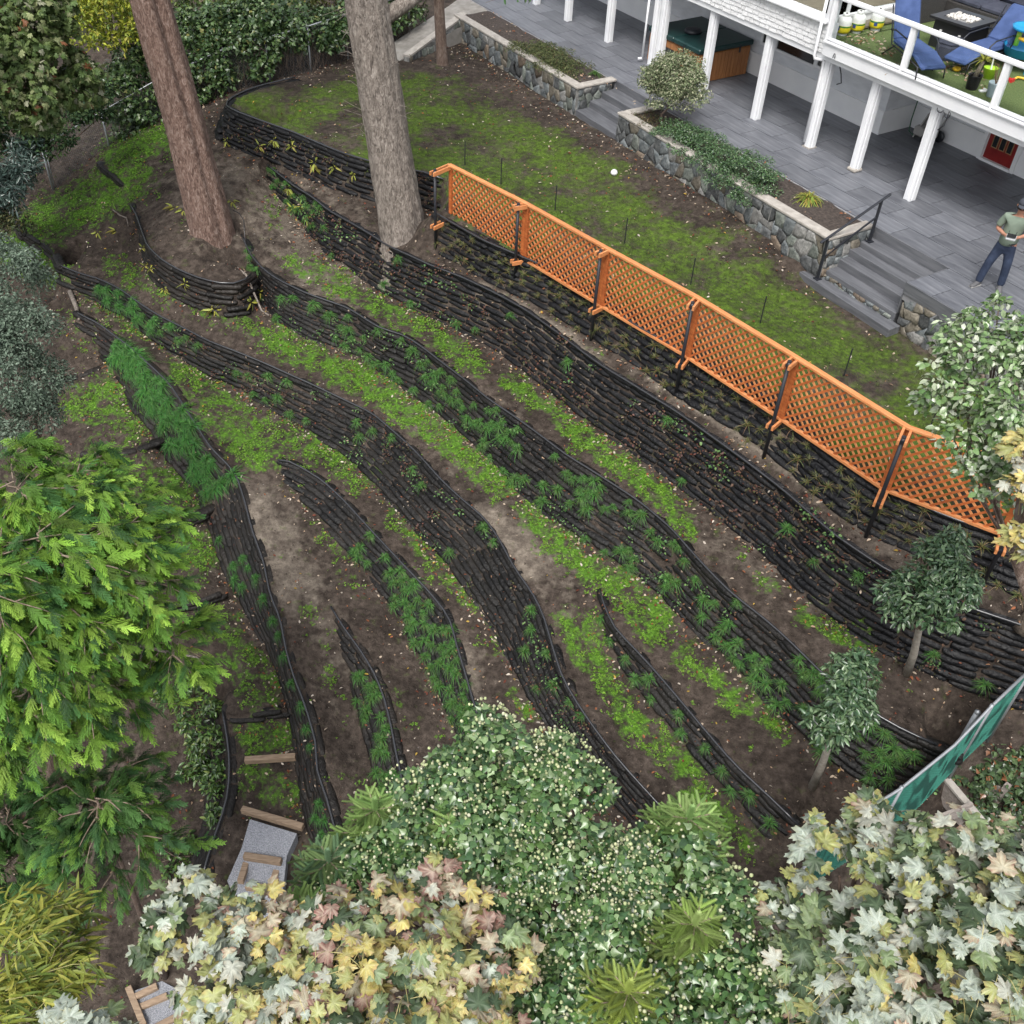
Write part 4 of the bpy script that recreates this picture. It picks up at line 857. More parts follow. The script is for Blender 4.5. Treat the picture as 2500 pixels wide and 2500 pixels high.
pl2=['beside the grey trunk','second from the grey trunk','third from the grey trunk','fourth from the grey trunk','fifth from the grey trunk','sixth from the grey trunk','above the round laurel']
for i in range(7):
    b=PB[i]; e=empty('fence_post',(b.x,b.y,gz(b.x,b.y)-.05),0,'black steel fence post with wooden arms, '+pl2[i],'post','black posts of the lattice fence'); z0=e.location.z
    zt=LP[i].z+LHT[i]-.06; tgt=LP[i]
    MB().tube([(0,0,0),(0,0,zt-z0+.06)],.034,12).build('pole',BLACKM,e,True)
    MB().lathe([(.036,0),(.036,.02),(.0,.03)],(0,0,zt-z0+.06),12).build('pole_cap',BLACKM,e)
    d=Vector((tgt.x-b.x,tgt.y-b.y,0)); L=max(d.length,.12); d.normalize(); side=Vector((-d.y,d.x,0))
    for zc in (zt,LP[i].z-.02):
        c0=Vector((0,0,zc-z0))
        ar=MB().bar(c0-d*.10+side*.055,c0+d*(L+.05)+side*.055,.04,.085).build('arm',CEDARL,e)
        MB().bar(c0-d*.10-side*.055,c0+d*(L+.05)-side*.055,.04,.085).build('arm',CEDARL,e)
        MB().box(c0+d*.0,(.11,.11,.05),Matrix.Rotation(math.atan2(d.y,d.x),3,'Z')).build('clamp',BLACKM,e)
# stakes with fine netting behind the fence
SK=[((877,312),(877,283)),((945,345),(945,312)),((1047,397),(1047,360)),((1178,460),(1178,420)),((1303,537),(1304,492)),((1434,610),(1437,566)),((1592,710),(1597,664)),((1755,805),(1764,765)),((1862,872),(1874,822))]
sp=[]
for i,((x,y),t) in enumerate(SK):
    p=at(x*k_,y*k_,-1.0); g=gz(p[0],p[1]); p=at(x*k_,y*k_,g); 
    o=MB().tube([(0,0,-.1),(0,0,.62)],.012,6).build('net_stake',BLACKM,None); o.location=(p[0],p[1],g); sp.append(Vector((p[0],p[1],g)))
    tag(o,'thin black stake in the lawn behind the lattice, '+('leftmost one' if i==0 else ['second','third','fourth','fifth','sixth','seventh','eighth','ninth'][i-1]+' from the left'),'stake','netting stakes along the lawn edge')
mb=MB()
for a,b in zip(sp[:-1],sp[1:]):
    nrow=9
    for j in range(nrow): mb.tube([a+Vector((0,0,.05+.065*j)),(a+b)/2+Vector((0,0,.03+.065*j)),b+Vector((0,0,.05+.065*j))],.0016,3,False)
    n=int((b-a).length/.09)
    for q in range(1,n): p=a.lerp(b,q/n); mb.tube([p+Vector((0,0,.03)),p+Vector((0,0,.58))],.0012,3,False)
o=mb.build('garden_netting',BLACKM,None); tag(o,'fine dark garden netting strung between thin stakes behind the lattice','netting')

# ------------------------------------------------------------------ wire fences
GALV=plain('galvanised_steel',(.36,.38,.40),.45,metal=.6)
def chain(e,pts,H,mt,pitch=.075,r=.0022,name='wire_mesh'):
    mb=MB()
    for a,b in zip(pts[:-1],pts[1:]):
        L=(b-a).length; n=int((L+H)/pitch)
        for sg in (1,-1):
            for i in range(n+1):
                x0=i*pitch-(H if sg>0 else 0); x1=x0+H*1 if sg>0 else x0-H
                if sg<0: x0=i*pitch; x1=x0-H
                z0,z1=0,H
                lo,hi=(x0,x1) if x0<x1 else (x1,x0); zl,zh=(z0,z1) if x0<x1 else (z1,z0)
                if hi<=0 or lo>=L: continue
                s=(zh-zl)/(hi-lo)
                if lo<0: zl+=s*(0-lo); lo=0
                if hi>L: zh+=s*(L-hi); hi=L
                if hi-lo<.02: continue
                mb.tube([a.lerp(b,lo/L)+Vector((0,0,zl)),a.lerp(b,hi/L)+Vector((0,0,zh))],r,3,False)
    return mb.build(name,mt,e)
FB=[Vector(at(130,465,-3.15)),Vector(at(410,300,-1.95)),Vector(at(560,232,-1.3)),Vector(at(760,178,-.8)),Vector(at(850,147,-.68)),Vector(at(1000,95,-.6))]
e=empty('wire_fence',FB[0],0,'galvanised chain-link fence along the ivy hedge at upper left','fence'); e['kind']='thing'
rel=[p-FB[0] for p in FB]; FH=1.3
chain(e,rel,FH-.06,plain('old_wire',(.10,.11,.12),.6),.085,.003)
mb=MB().tube([p+Vector((0,0,FH)) for p in rel],.022,8); mb.build('top_rail',GALV,e,True)
for p in rel+[rel[0].lerp(rel[1],.5),rel[2].lerp(rel[3],.5)]: MB().tube([p-Vector((0,0,.2)),p+Vector((0,0,FH+.04))],.03,10).build('post',GALV,e,True)
MB().tube([rel[0]+Vector((.05,.03,0)),rel[0]+Vector((.07,.05,FH*.9))],.018,8).build('brace',GALV,e,True)
# right fence with green netting
gp_=Vector(at(2290,1905,-5.0)); 
RT=[(1975,2095),(2060,2012),(2200,1925),(2330,1820),(2420,1725),(2520,1630)]
gm=mat('green_netting',[(.3,(.004,.05,.038)),(.7,(.012,.105,.08))],scale=60,rough=.7,bump=.3)
e=empty('wire_fence',gp_,0,'galvanised fence with dark green netting at the lower right','fence'); e['kind']='thing'
zt=[-3.75,-3.6,-3.35,-3.05,-2.75,-2.4]
tops=[Vector(at(x,y,z))-gp_ for (x,y),z in zip(RT,zt)]
MB().tube(tops,.026,8).build('top_rail',GALV,e,True)
fts=[t-Vector((0,0,1.75)) for t in tops]
vs=[];fs=[]; ns=40
for i in range(ns+1):
    f=i/ns*(len(tops)-1); j=min(int(f),len(tops)-2); q=f-j; a=tops[j].lerp(tops[j+1],q)
    for m in range(6): vs.append(a-Vector((.0,0,.03+1.6*m/5))+Vector((.02*mnoise.noise(Vector((i*.7,m,0))),.03*mnoise.noise(Vector((i*.6,m*.8,4))),0)))
for i in range(ns):
    for m in range(5): a=i*6+m; fs.append((a,a+6,a+7,a+1))
MB().poly(vs,fs).build('netting',gm,e,True)
mb=chain(e,fts,1.72,plain('green_wire',(.02,.15,.11),.5),.07,.004)
for i in (0,2,4,5): MB().tube([fts[i]-Vector((0,0,.2)),tops[i]+Vector((0,0,.05))],.03,10).build('post',GALV,e,True)
cp_=Vector(at(2290,1905,-5.0))-gp_; hh_=1.9
MB().tube([cp_-Vector((0,0,.2)),cp_+Vector((0,0,hh_))],.045,12).build('corner_post',GALV,e,True)
MB().lathe([(.05,0),(.05,.02),(.02,.05),(.0,.055)],cp_+Vector((0,0,hh_)),12).build('post_cap',GALV,e,True)

# ------------------------------------------------------------------ timber edgings and gravel of the lower path
TIMB=mat('weathered_timber',[(.3,(.19,.13,.085)),(.7,(.34,.25,.17))],scale=4,rough=.8,stretch=(1,8,8),bump=.25,bscale=25,rnd=.15)
GRAV=mat('grey_gravel',[(.3,(.14,.15,.17)),(.5,(.26,.27,.30)),(.7,(.40,.41,.44))],scale=55,rough=.9,bump=1.0,bscale=60)
def timber(name,x0,y0,x1,y1,z,label,h=.13,wd=.12,group='timber edgings of the lower path'):
    a=Vector(at(x0,y0,z)); b=Vector(at(x1,y1,z)); o=MB().bar((0,0,-h/2),(b-a)[:],wd,h).build(name,TIMB,None,bevel=.008)
    o.location=a; return tag(o,label,'timber',group)
o=MB().bar((0,0,0),(1,0,0),.1,.1)
timber('timber_edging',597,1852,722,1848,-7.5,'straight timber edging between two small mossy treads')
timber('timber_edging',590,1972,740,2020,-7.75,'timber edging at the top of the grey gravel')
timber('timber_edging',595,2086,687,2104,-8.0,'short timber edging across the middle of the gravel')
timber('timber_edging',600,2160,668,2172,-8.25,'timber edging at the lower end of the framed gravel square')
timber('timber_edging',603,2096,587,2154,-8.15,'left side timber of the framed gravel square')
timber('timber_edging',678,2112,664,2164,-8.15,'right side timber of the framed gravel square')
timber('timber_edging',615,2208,680,2222,-8.5,'lowest timber of the gravel steps, by the spruce tips')
timber('timber_edging',312,2408,352,2505,-9.6,'outer timber of the big gravel frame at the lower left corner')
timber('timber_edging',318,2438,385,2408,-9.6,'upper timber of the big gravel frame at the lower left corner')
timber('timber_edging',330,2462,410,2432,-9.62,'second timber of the big gravel frame at the lower left corner')
timber('timber_edging',372,2510,460,2470,-9.62,'bottom timber of the big gravel frame at the lower left corner')
def gravel(poly,z0,name,label):
    P=[Vector(at(x,y,z)) for x,y,z in poly]; c=sum(P,Vector())/len(P)
    mb=MB(); n=len(P); mb.poly([tuple(p) for p in P]+[tuple(p-Vector((0,0,.3))) for p in P],[tuple(range(n))]+[(i,n+i,n+(i+1)%n,(i+1)%n) for i in range(n)])
    o=mb.build(name,GRAV,None); return tag(o,label,'gravel',kind='structure')
gravel([(610,2000,-7.80),(725,2035,-7.82),(700,2090,-8.0),(690,2180,-8.32),(690,2260,-8.7),(610,2250,-8.75),(555,2150,-8.3),(590,2070,-8.0)],0,'gravel_path','grey gravel of the lower garden steps')
gravel([(325,2420,-9.66),(395,2395,-9.62),(480,2440,-9.62),(470,2500,-9.66),(360,2520,-9.7)],0,'gravel_pad','grey gravel inside the timber frame at the lower left')
# neighbour: raised beds, stump
BW=mat('grey_boards',[(.3,(.21,.18,.16)),(.7,(.36,.32,.29))],scale=3,rough=.85,stretch=(1,8,8),bump=.3,bscale=25,rnd=.12)
a=Vector(at(2455,1925,-4.9)); e=empty('raised_bed',a,math.radians(35),'weathered grey board raised bed at the right edge','raised bed')
for j in range(3): MB().box((.7,0,-.42+.15*j),(1.5,.04,.14)).build('board',BW,e); MB().box((0,.6,-.42+.15*j),(.04,1.2,.14)).build('board',BW,e)
MB().box((.7,.6,-.1),(1.4,1.16,.06)).build('soil',SOIL,e)
MB().box((0,0,-.2),(.09,.09,.62)).build('corner_post',BW,e)
a=Vector(at(2310,1905,-4.75)); b=Vector(at(2415,2030,-4.75)); e=empty('raised_bed',a,0,'long weathered raised bed beside the green netted fence','raised bed'); d=b-a
for j in range(3): MB().bar((0,0,-.42+.15*j),(d.x,d.y,-.42+.15*j),.05,.14).build('board',BW,e)
MB().bar((0,0,.03),(d.x,d.y,.03),.12,.05).build('top_board',CONC,e)
sd_=Vector((-d.y,d.x,0)).normalized()*-.9
MB().bar((d.x*.55,d.y*.55,0),(d.x*.55+sd_.x,d.y*.55+sd_.y,0),.05,.3).build('end_board',BW,e)
p=at(2405,1712,-4.15); e=empty('tree_stump',(p[0],p[1],gz(p[0],p[1])),0,'sawn tree stump with pale cut face by the right fence','stump')
MB().lathe([(.24,-.1),(.19,.02),(.165,.12),(.16,.22)],n=14).build('bark',mat('stump_bark',[(.3,(.06,.045,.035)),(.7,(.16,.13,.10))],scale=14,rough=.95,bump=.8),e,True)
MB().lathe([(.152,.222),(.148,.232),(.0,.234)],n=14).build('cut_face',mat('cut_wood',[(.3,(.30,.18,.09)),(.7,(.46,.31,.18))],scale=18,rough=.85),e)
# ------------------------------------------------------------------ leaf shapes and scattering
def rot_frames(nrm,head):
    n=nrm/np.linalg.norm(nrm,axis=1)[:,None]; h=head-(head*n).sum(1)[:,None]*n; h/=np.maximum(np.linalg.norm(h,axis=1),1e-6)[:,None]
    x=np.cross(h,n); return np.stack([x,h,n],2)      # columns x, y(heading), z(normal)
def unit(n,rng): v=rng.normal(size=(n,3)); return v/np.linalg.norm(v,axis=1)[:,None]
def scatter(name,base,pos,nrm,head,size,col,mt,parent=None,colv=None,kind=None):
    V,F=base; V=np.asarray(V,float); F=np.asarray(F); N=len(pos); R=rot_frames(np.asarray(nrm,float),np.asarray(head,float))
    size=np.asarray(size,float); S=size[:,None] if size.ndim==1 else size
    P=np.einsum('nij,nvj->nvi',R,V[None]*S[:,None,:] if S.shape[1]==3 else V[None]*S[:,:,None])+np.asarray(pos)[:,None,:]
    FF=(F[None]+(np.arange(N)*len(V))[:,None,None]).reshape(-1,F.shape[1])
    C=np.repeat(np.asarray(col)[:,None,:],len(V),1)
    if colv is not None: C=C*np.asarray(colv)[None] if colv.ndim==2 else C
    o=onp(name,P.reshape(-1,3),FF,mt,parent,False,C.reshape(-1,3))
    if kind: o['kind']=kind
    return o
def leaf_diamond(wd=.45,fold=.12): return ([(0,0,0),(-wd/2,.45,fold),(0,1,-.1),(wd/2,.45,fold)],[(0,2,1),(0,3,2)])
def leaf_oval(wd=.42,fold=.08,droop=.15):
    ys=[0,.3,.7,1.0]; ws=[.02,1,.8,.02]; V=[];F=[]
    for y,w_ in zip(ys,ws): V+= [(-wd/2*w_,y,fold*w_-droop*y*y),(0,y,-droop*y*y),(wd/2*w_,y,fold*w_-droop*y*y)]
    for i in range(3):
        a=i*3
        for j in (0,1): F+=[(a+j,a+j+1,a+j+4),(a+j,a+j+4,a+j+3)]
    return (V,F)
def leaf_ivy():
    out=[(0,-.12),(-.30,-.02),(-.44,.22),(-.24,.42),(-.10,.66),(0,.95),(.10,.66),(.24,.42),(.44,.22),(.30,-.02)]
    V=[(0,.18,.03)]+[(x,y,-.10*abs(x)*2-.08*y*y) for x,y in out]; n=len(out)
    return (V,[(0,1+(i+1)%n,1+i) for i in range(n)])
def leaf_maple(seed=0):
    r=random.Random(seed)
    half=[(0,1.0),(8,.84),(14,.88),(20,.62),(25,.60),(31,.72),(35,.74),(41,.97),(48,.80),(54,.84),(60,.66),(70,.55),(82,.64),(92,.66),(101,.78),(112,.64),(122,.60),(140,.48),(162,.38),(180,.16)]
    pts=[(a,rr) for a,rr in half]+[(-a,rr) for a,rr in half[1:-1]][::-1]
    V=[(0,0,0)]; n=len(pts); cv=[0]; fl=r.uniform(.12,.3)
    for rad,tag_ in ((.5,1),(1.0,2)):
        for a,rr in pts:
            t=math.radians(a+r.uniform(-2,2)); q=rr*rad*r.uniform(.95,1.05); x,y=math.sin(t)*q,math.cos(t)*q
            # lobes droop at tips, fold along axes
            z=-fl*q*q*1.3+ .10*math.cos(math.radians(a)*7)*q*rad + r.uniform(-.05,.05)*rad
            V.append((x,y,z))
    F=[(0,1+(i+1)%n,1+i) for i in range(n)]
    for i in range(n):
        j=(i+1)%n; F+=[(1+i,1+j,1+n+j),(1+i,1+n+j,1+n+i)]
    ang=[a for a,_ in pts]
    vein=[1.0]+[max(0,1-min(abs(abs(a)-c) for c in (0,41,103,0))/9) for a in ang]+[max(0,.8-min(abs(abs(a)-c) for c in (0,41,103))/6) for a in ang]
    edge=[0]+[0.1]*n+[1.0]*n
    return (V,F),np.array(vein),np.array(edge)
def ellipsoid_pts(n,c,r,rng,shell=.65,up=-.35):
    d=unit(int(n*2.2)+20,rng); d=d[d[:,2]>up][:n]
    while len(d)<n: q=unit(n,rng); d=np.concatenate([d,q[q[:,2]>up]])[:n]
    rad=shell+(1-shell)*rng.random(n)**.6
    return np.array(c)+d*np.array(r)*rad[:,None], d
def crown_pts(clumps,n,rng,shell=.6,up=-.5,lump=.0):
    wts=np.array([np.prod(c[1])**(2/3) if hasattr(c[1],'__len__') else c[1]**2 for c in clumps]); wts/=wts.sum(); P=[];D=[]
    for c,wt in zip(clumps,wts):
        r=c[1] if hasattr(c[1],'__len__') else (c[1],)*3
        p,d=ellipsoid_pts(max(4,int(n*wt)),c[0],r,rng,shell,up); P.append(p); D.append(d)
    return np.concatenate(P),np.concatenate(D)
def pickcol(n,cols,wts,rng,var=.18):
    cols=np.array(cols); i=rng.choice(len(cols),n,p=np.array(wts)/sum(wts)); return np.clip(cols[i]*(1+rng.normal(0,var,(n,1))),.003,.95)
def subclumps(clumps,k,rng,fr=.42):
    """turn big ellipsoids into many small lobes sitting on their surface so that the outline is uneven"""
    out=[]
    for c,r in clumps:
        r=np.array(r if hasattr(r,'__len__') else (r,)*3)
        p,d=ellipsoid_pts(k,c,r,rng,.62,-.35)
        for q in p: out.append((q,tuple(r*fr*rng.uniform(.7,1.25))))
    return out
UP=np.array([0,0,1.0])
def leafy(name,clumps,n,base,size,cols,wts,mt,parent,rng,shell=.55,outw=.8,upw=.6,jit=.7,var=.2,up=-.6,colv=None,droop=.3):
    P,D=crown_pts(clumps,n,rng,shell,up); N=len(P)
    nr=D*outw+UP*upw+rng.normal(0,jit,(N,3)); hd=D*.8-UP*droop+rng.normal(0,.6,(N,3))
    sz=size*rng.uniform(.65,1.25,N)
    return scatter(name,base,P,nr,hd,sz,pickcol(N,cols,wts,rng,var),mt,parent,colv)
LEAF=leafmat('leaf',.55,.35,.22); LEAFG=leafmat('glossy_leaf',.30,.6,.12); LEAFD=leafmat('matte_leaf',.75,.25,.2); GRASSM=leafmat('grass_blade',.55,.3,.2,var=.2,scale=20)

# ------------------------------------------------------------------ big trunks
def bark(name,a,b,c): 
    m=mat(name,[(.25,a),(.5,b),(.75,c)],scale=9,rough=.95,bump=1.0,bscale=30,stretch=(2.0,2.0,.7),coord='World',dist=1.2)
    return m
def trunk(name,pts,rad,mt,parent,seg=64,nz=150,amp=.06,flare=.35,groove=None,seed=0,loc=(0,0,0)):
    pts=np.array(pts,float); t=np.linspace(0,1,len(pts)); V=[]
    for i in range(nz+1):
        f=i/nz; c=np.array([np.interp(f,t,pts[:,k]) for k in range(3)]); r=np.interp(f,np.linspace(0,1,len(rad)),rad)
        z=c[2]-pts[0][2]
        for k in range(seg):
            a=2*math.pi*k/seg; fl=flare*math.exp(-max(z,0)/.35)*(.65+.55*mnoise.noise(Vector((math.cos(a)*1.3+seed,math.sin(a)*1.3,seed*.7))))
            q=r*(1+fl)*(1+amp*mnoise.noise(Vector((math.cos(a)*3.2+seed,math.sin(a)*3.2,z*.9)))+amp*.6*mnoise.noise(Vector((math.cos(a)*9,math.sin(a)*9+seed,z*2.2)))+amp*.55*abs(mnoise.noise(Vector((math.cos(a)*16+seed,math.sin(a)*16,z*3.2)))))
            if groove: 
                ga,gd=groove; da=math.atan2(math.sin(a-ga),math.cos(a-ga)); q*=1-gd*min(1,f*1.6)*math.exp(-(da/.22)**2)
            V.append((c[0]+q*math.cos(a),c[1]+q*math.sin(a),c[2]))
    F=[]
    for i in range(nz):
        for k in range(seg): a=i*seg+k; b=i*seg+(k+1)%seg; F.append((a,b,b+seg,a+seg))
    return onp(name,np.array(V)-np.array(loc),np.array(F),mt,parent,True)
B1=bark('bark_reddish',(.045,.024,.018),(.165,.105,.082),(.31,.235,.20)); B2=bark('bark_grey',(.05,.04,.034),(.20,.17,.145),(.37,.33,.29)); B3=bark('bark_brown',(.07,.045,.034),(.15,.105,.082),(.24,.19,.16))
def limbs(parent,base,n,L,mt,seed,z0,zr,r0=.12):
    r=random.Random(seed)
    for i in range(n):
        a=r.uniform(0,6.28); z=z0+zr*i/n; p=[Vector((base[0],base[1],z))]; d=Vector((math.cos(a),math.sin(a),.35))
        for k in range(5): p.append(p[-1]+d*L/5+Vector((r.uniform(-.1,.1),r.uniform(-.1,.1),.03))); d.z-=.06
        MB().tube(p,[r0*(1-.17*k) for k in range(6)],7).build('limb',mt,parent,True)
p1=at(515,552,-2.25); tree1=empty('leaning_tree',tuple(p1),0,'tall tree with a reddish-brown leaning double trunk on the bare mound','tree')
def toprel(base,x,y,H):  # direction so that the trunk passes photo pixel (x,y) H metres above the base
    q=at(x,y,base[2]+H); return q
q=toprel(p1,366,0,5.3); dv=(q-p1)/5.3
trunk('trunk',[p1-np.array([0,0,1.1]),p1,p1+dv*2.6+np.array([.02,.05,0]),p1+dv*5.3,p1+dv*9,p1+dv*14],[.60,.60,.54,.49,.47,.45,.42,.38,.34,.30],B1,tree1,groove=(math.radians(-50),.35),flare=.45,seed=1,loc=p1)
hi=p1+dv*11-p1; limbs(tree1,hi,6,3.2,B1,3,9.5,4)
rng=np.random.default_rng(21); leafy('crown',subclumps([(hi+np.array([0,0,3]),(3.2,3.2,2.2))],30,rng),2600,leaf_oval(),.22,[(.05,.09,.02),(.08,.12,.03)],[1,1],LEAF,tree1,rng)
p2=at(985,578,-1.85); tree2=empty('straight_tree',tuple(p2),0,'thick grey-barked tree at the left end of the lattice','tree')
q=toprel(p2,893,0,5.3); dv=(q-p2)/5.3
trunk('trunk',[p2-np.array([0,0,1.1]),p2,p2+dv*2.6,p2+dv*5.3,p2+dv*9,p2+dv*14],[.64,.62,.55,.50,.48,.46,.44,.40,.35,.30],B2,tree2,flare=.35,seed=5,loc=p2,amp=.075)
MB().tube([Vector((dv*4.9+np.array([.2,0,0]))),Vector(dv*5.05+np.array([.9,.3,.15])),Vector(dv*5.3+np.array([1.7,.7,.5])),Vector(dv*5.6+np.array([2.4,1.2,1.0]))],[.2,.15,.12,.09],9).build('limb',B2,tree2,True)
mb=MB(); r_=random.Random(4)
for i in range(46):
    z=r_.uniform(2.2,5.4); c=dv*z; a=r_.uniform(2.6,5.6); s=np.array([math.cos(a),math.sin(a),0])*.44; g=Vector(c+s); d=Vector((math.cos(a)*.5,math.sin(a)*.5,r_.uniform(-.3,.5)))
    mb.tube([g,g+d*.25+Vector((r_.uniform(-.15,.15),0,.1)),g+d*.5+Vector((r_.uniform(-.3,.3),r_.uniform(-.2,.2),r_.uniform(-.1,.3)))],[.007,.005,.003],4,False)
mb.build('twigs',B2,tree2)
hi=dv*11; limbs(tree2,hi,6,3.0,B2,8,9.5,4)
leafy('crown',subclumps([(hi+np.array([0,0,3]),(3.2,3.2,2.2))],30,rng),2600,leaf_oval(),.22,[(.05,.09,.02),(.08,.12,.03)],[1,1],LEAF,tree2,rng)
p3=at(1080,160,-.68); tree3=empty('slim_tree',tuple(p3),0,'slim brown tree trunk in front of the stone wing wall','tree')
q=toprel(p3,1071,0,1.8); dv=(q-p3)/1.8
trunk('trunk',[p3-np.array([0,0,.2]),p3,p3+dv*2,p3+dv*5,p3+dv*8],[.19,.16,.15,.14,.12],B3,tree3,flare=.4,seed=9,loc=p3,seg=24,nz=50,amp=.05)
hi=dv*6; leafy('crown',subclumps([(hi+np.array([0,0,2]),(1.6,1.6,1.4))],16,rng),900,leaf_oval(),.16,[(.05,.1,.02)],[1],LEAF,tree3,rng)
p4=at(505,20,-1.0)+np.array([-.3,2.5,0]); tree4=empty('background_tree',tuple(p4),0,'brown trunk standing behind the ivy hedge at the top edge','tree')
trunk('trunk',[p4-np.array([0,0,.5]),p4+np.array([0,0,2]),p4+np.array([.1,0,6])],[.5,.42,.36],B3,tree4,flare=.3,seed=12,loc=p4,seg=24,nz=40)
leafy('crown',subclumps([(np.array([0,0,6.5]),(2,2,1.6))],14,rng),700,leaf_oval(),.2,[(.05,.1,.02)],[1],LEAF,tree4,rng)
# roots and fallen branches
def branch(pts,r,label,mt=B3):
    P=[Vector(at(x,y,z)) for x,y,z in pts]; P=[Vector((p.x,p.y,gz(p.x,p.y)+r*.8)) for p in P]; o=MB().tube(P,[r*(1-.5*i/len(P)) for i in range(len(P))],7).build('fallen_branch',mt,None,True); return tag(o,label,'branch')
branch([(590,722,-3.5),(612,748,-3.6),(640,770,-3.7),(658,782,-3.75)],.035,'bent grey branch at the foot of the bag wall below the red trunk',B2)
branch([(170,708,-4),(185,745,-4.1),(192,775,-4.2),(200,800,-4.4)],.07,'forked grey root across the end of the left bag wall',B2)
branch([(280,530,-3),(300,555,-3.1),(318,572,-3.2),(322,590,-3.3)],.022,'thin crooked root on the bank left of the red trunk',B2)
branch([(570,518,-2.2),(585,530,-2.3),(596,545,-2.4),(597,585,-2.5)],.012,'loose black pipe end beside the red trunk mound',HOSE)

# ------------------------------------------------------------------ front trees
def woody(parent,base,clumps,mt,r0=.12,seed=0):
    """trunk from base with limbs to each clump; coordinates relative to parent"""
    r=random.Random(seed); base=Vector(base); cs=[Vector(c[0]) for c in clumps]; top=sum(cs,Vector())/len(cs); top.z=min(c.z for c in cs)-.2
    mid=base.lerp(top,.5)+Vector((r.uniform(-.15,.15),r.uniform(-.15,.15),0))
    MB().tube([base-Vector((0,0,.3)),base,mid,top],[r0*1.2,r0,r0*.8,r0*.55],10).build('trunk',mt,parent,True)
    mb=MB()
    for c in cs: 
        s=mid.lerp(top,r.uniform(.3,1)); mb.tube([s,s.lerp(c,.5)+Vector((0,0,-.1)),c],[r0*.45,r0*.3,r0*.12],6,False)
    mb.build('limbs',mt,parent,True)
MAPL=[leaf_maple(i) for i in range(6)]
MAPLE_BASE=dict(glaucous=((.34,.40,.33),(.50,.54,.47),(.38,.40,.28)),pale=((.46,.48,.40),(.56,.58,.50),(.42,.36,.25)),green=((.19,.27,.12),(.34,.40,.25),(.22,.26,.10)),yellow=((.52,.46,.14),(.58,.55,.31),(.42,.27,.12)),yellowgreen=((.36,.39,.13),(.48,.50,.26),(.36,.28,.11)),red=((.34,.22,.17),(.48,.40,.30),(.20,.06,.05)),dark=((.06,.10,.05),(.13,.19,.10),(.07,.09,.035)),blotch=((.46,.41,.28),(.55,.52,.40),(.27,.12,.09)))
def maple_mesh(kind,v):
    (V,F),vein,edge=MAPL[v]; b,ve,ed=[np.array(x) for x in MAPLE_BASE[kind]]; r=np.random.default_rng(v*7+len(kind))
    e=(edge*np.clip(r.normal(.45,.5,len(edge)),0,1))[:,None]
    C=b*(1-vein[:,None]*.6)+ve*vein[:,None]*.6; C=C*(1-e)+ed*e; C*=r.uniform(.78,1.22,(len(C),1))
    return (V,F),C
MLM={}
def maple_tree(clumps,n,wts,label,base,seed,nparts=300,zone=None):
    rng=np.random.default_rng(seed); b=np.array(base); e=empty('maple_tree',tuple(b),0,label,'tree')
    cl=[(np.array(c)-b,r) for c,r in clumps]
    woody(e,(0,0,0),cl,B3,.11,seed)
    sub=subclumps(cl,14,rng,.46)
    P,D=crown_pts(sub,n,rng,.3,-.35); N=len(P)
    vec=np.array([0,0,CAM_H])-(P+b); dist=np.linalg.norm(vec,axis=1)
    nr=D*.4+UP*.8+rng.normal(0,.4,(N,3)); hd=D*.8+rng.normal(0,.7,(N,3))-UP*.4
    sz=rng.uniform(.055,.165,N)
    kinds=list(wts); kw=np.array([wts[k] for k in kinds]); 
    # colour drifts in patches
    ph=np.array([mnoise.noise(Vector(p*.9)) for p in P]); ki=np.empty(N,int); pz=P+b
    for i in range(N):
        ww_=kw*np.exp(.9*np.sin(np.arange(len(kinds))*1.7+ph[i]*6))
        if zone is not None: ww_=ww_*np.array([zone(pz[i]).get(q,1.0) for q in kinds])
        ki[i]=rng.choice(len(kinds),p=ww_/ww_.sum())
    depth=(P*(vec/dist[:,None])).sum(1)
    px=topx(P+b); vis=(px[:,0]>0)&(px[:,0]<2500)&(px[:,1]<2500)
    order=np.argsort(-(depth+np.where(vis,0,-100)))
    single=set(order[:nparts].tolist()); R=rot_frames(nr,hd)
    rest={}
    for i in range(N):
        v=int(rng.integers(6)); k=kinds[ki[i]]
        if i in single:
            if (k,v) not in MLM: (V,F),C=maple_mesh(k,v); MLM[(k,v)]=mesh_np('leaf',V,F,LEAFMAP,False,C)
            o=bpy.data.objects.new('leaf',MLM[(k,v)]); M=Matrix(R[i].tolist()).to_4x4()@Matrix.Scale(sz[i],4); M.translation=Vector(P[i]); o.parent=e; o.matrix_basis=M; COL.objects.link(o)
        else: rest.setdefault((k,v),[]).append(i)
    AV=[];AF=[];AC=[];nb=0
    for (k,v),ids in rest.items():
        (V,F),C=maple_mesh(k,v); V=np.array(V); F=np.array(F); ids=np.array(ids)
        Q=np.einsum('nij,nvj->nvi',R[ids],V[None]*sz[ids][:,None,None])+P[ids][:,None,:]
        AV.append(Q.reshape(-1,3)); AF.append((F[None]+(np.arange(len(ids))*len(V))[:,None,None]).reshape(-1,3)+nb); nb+=len(ids)*len(V)
        AC.append((C[None]*rng.uniform(.8,1.15,(len(ids),1,1))).reshape(-1,3))
    o=onp('more_leaves',np.concatenate(AV),np.concatenate(AF),LEAFMAP,e,False,np.concatenate(AC)); o['kind']='stuff'
    # petioles
    mb=MB()
    for i in list(single)[:160]:
        p=Vector(P[i]); c=Vector(sub[int(rng.integers(len(sub)))][0]); d=(Vector(b*0)-p); h=Vector(R[i][:,1]); mb.tube([p,p-h*.12-Vector((0,0,.03)),p-h*.2-Vector((0,0,.12))],.0035,3,False)
    mb.build('leaf_stalks',plain('petiole',(.34,.30,.12),.6),e)['kind']='stuff'
    return e
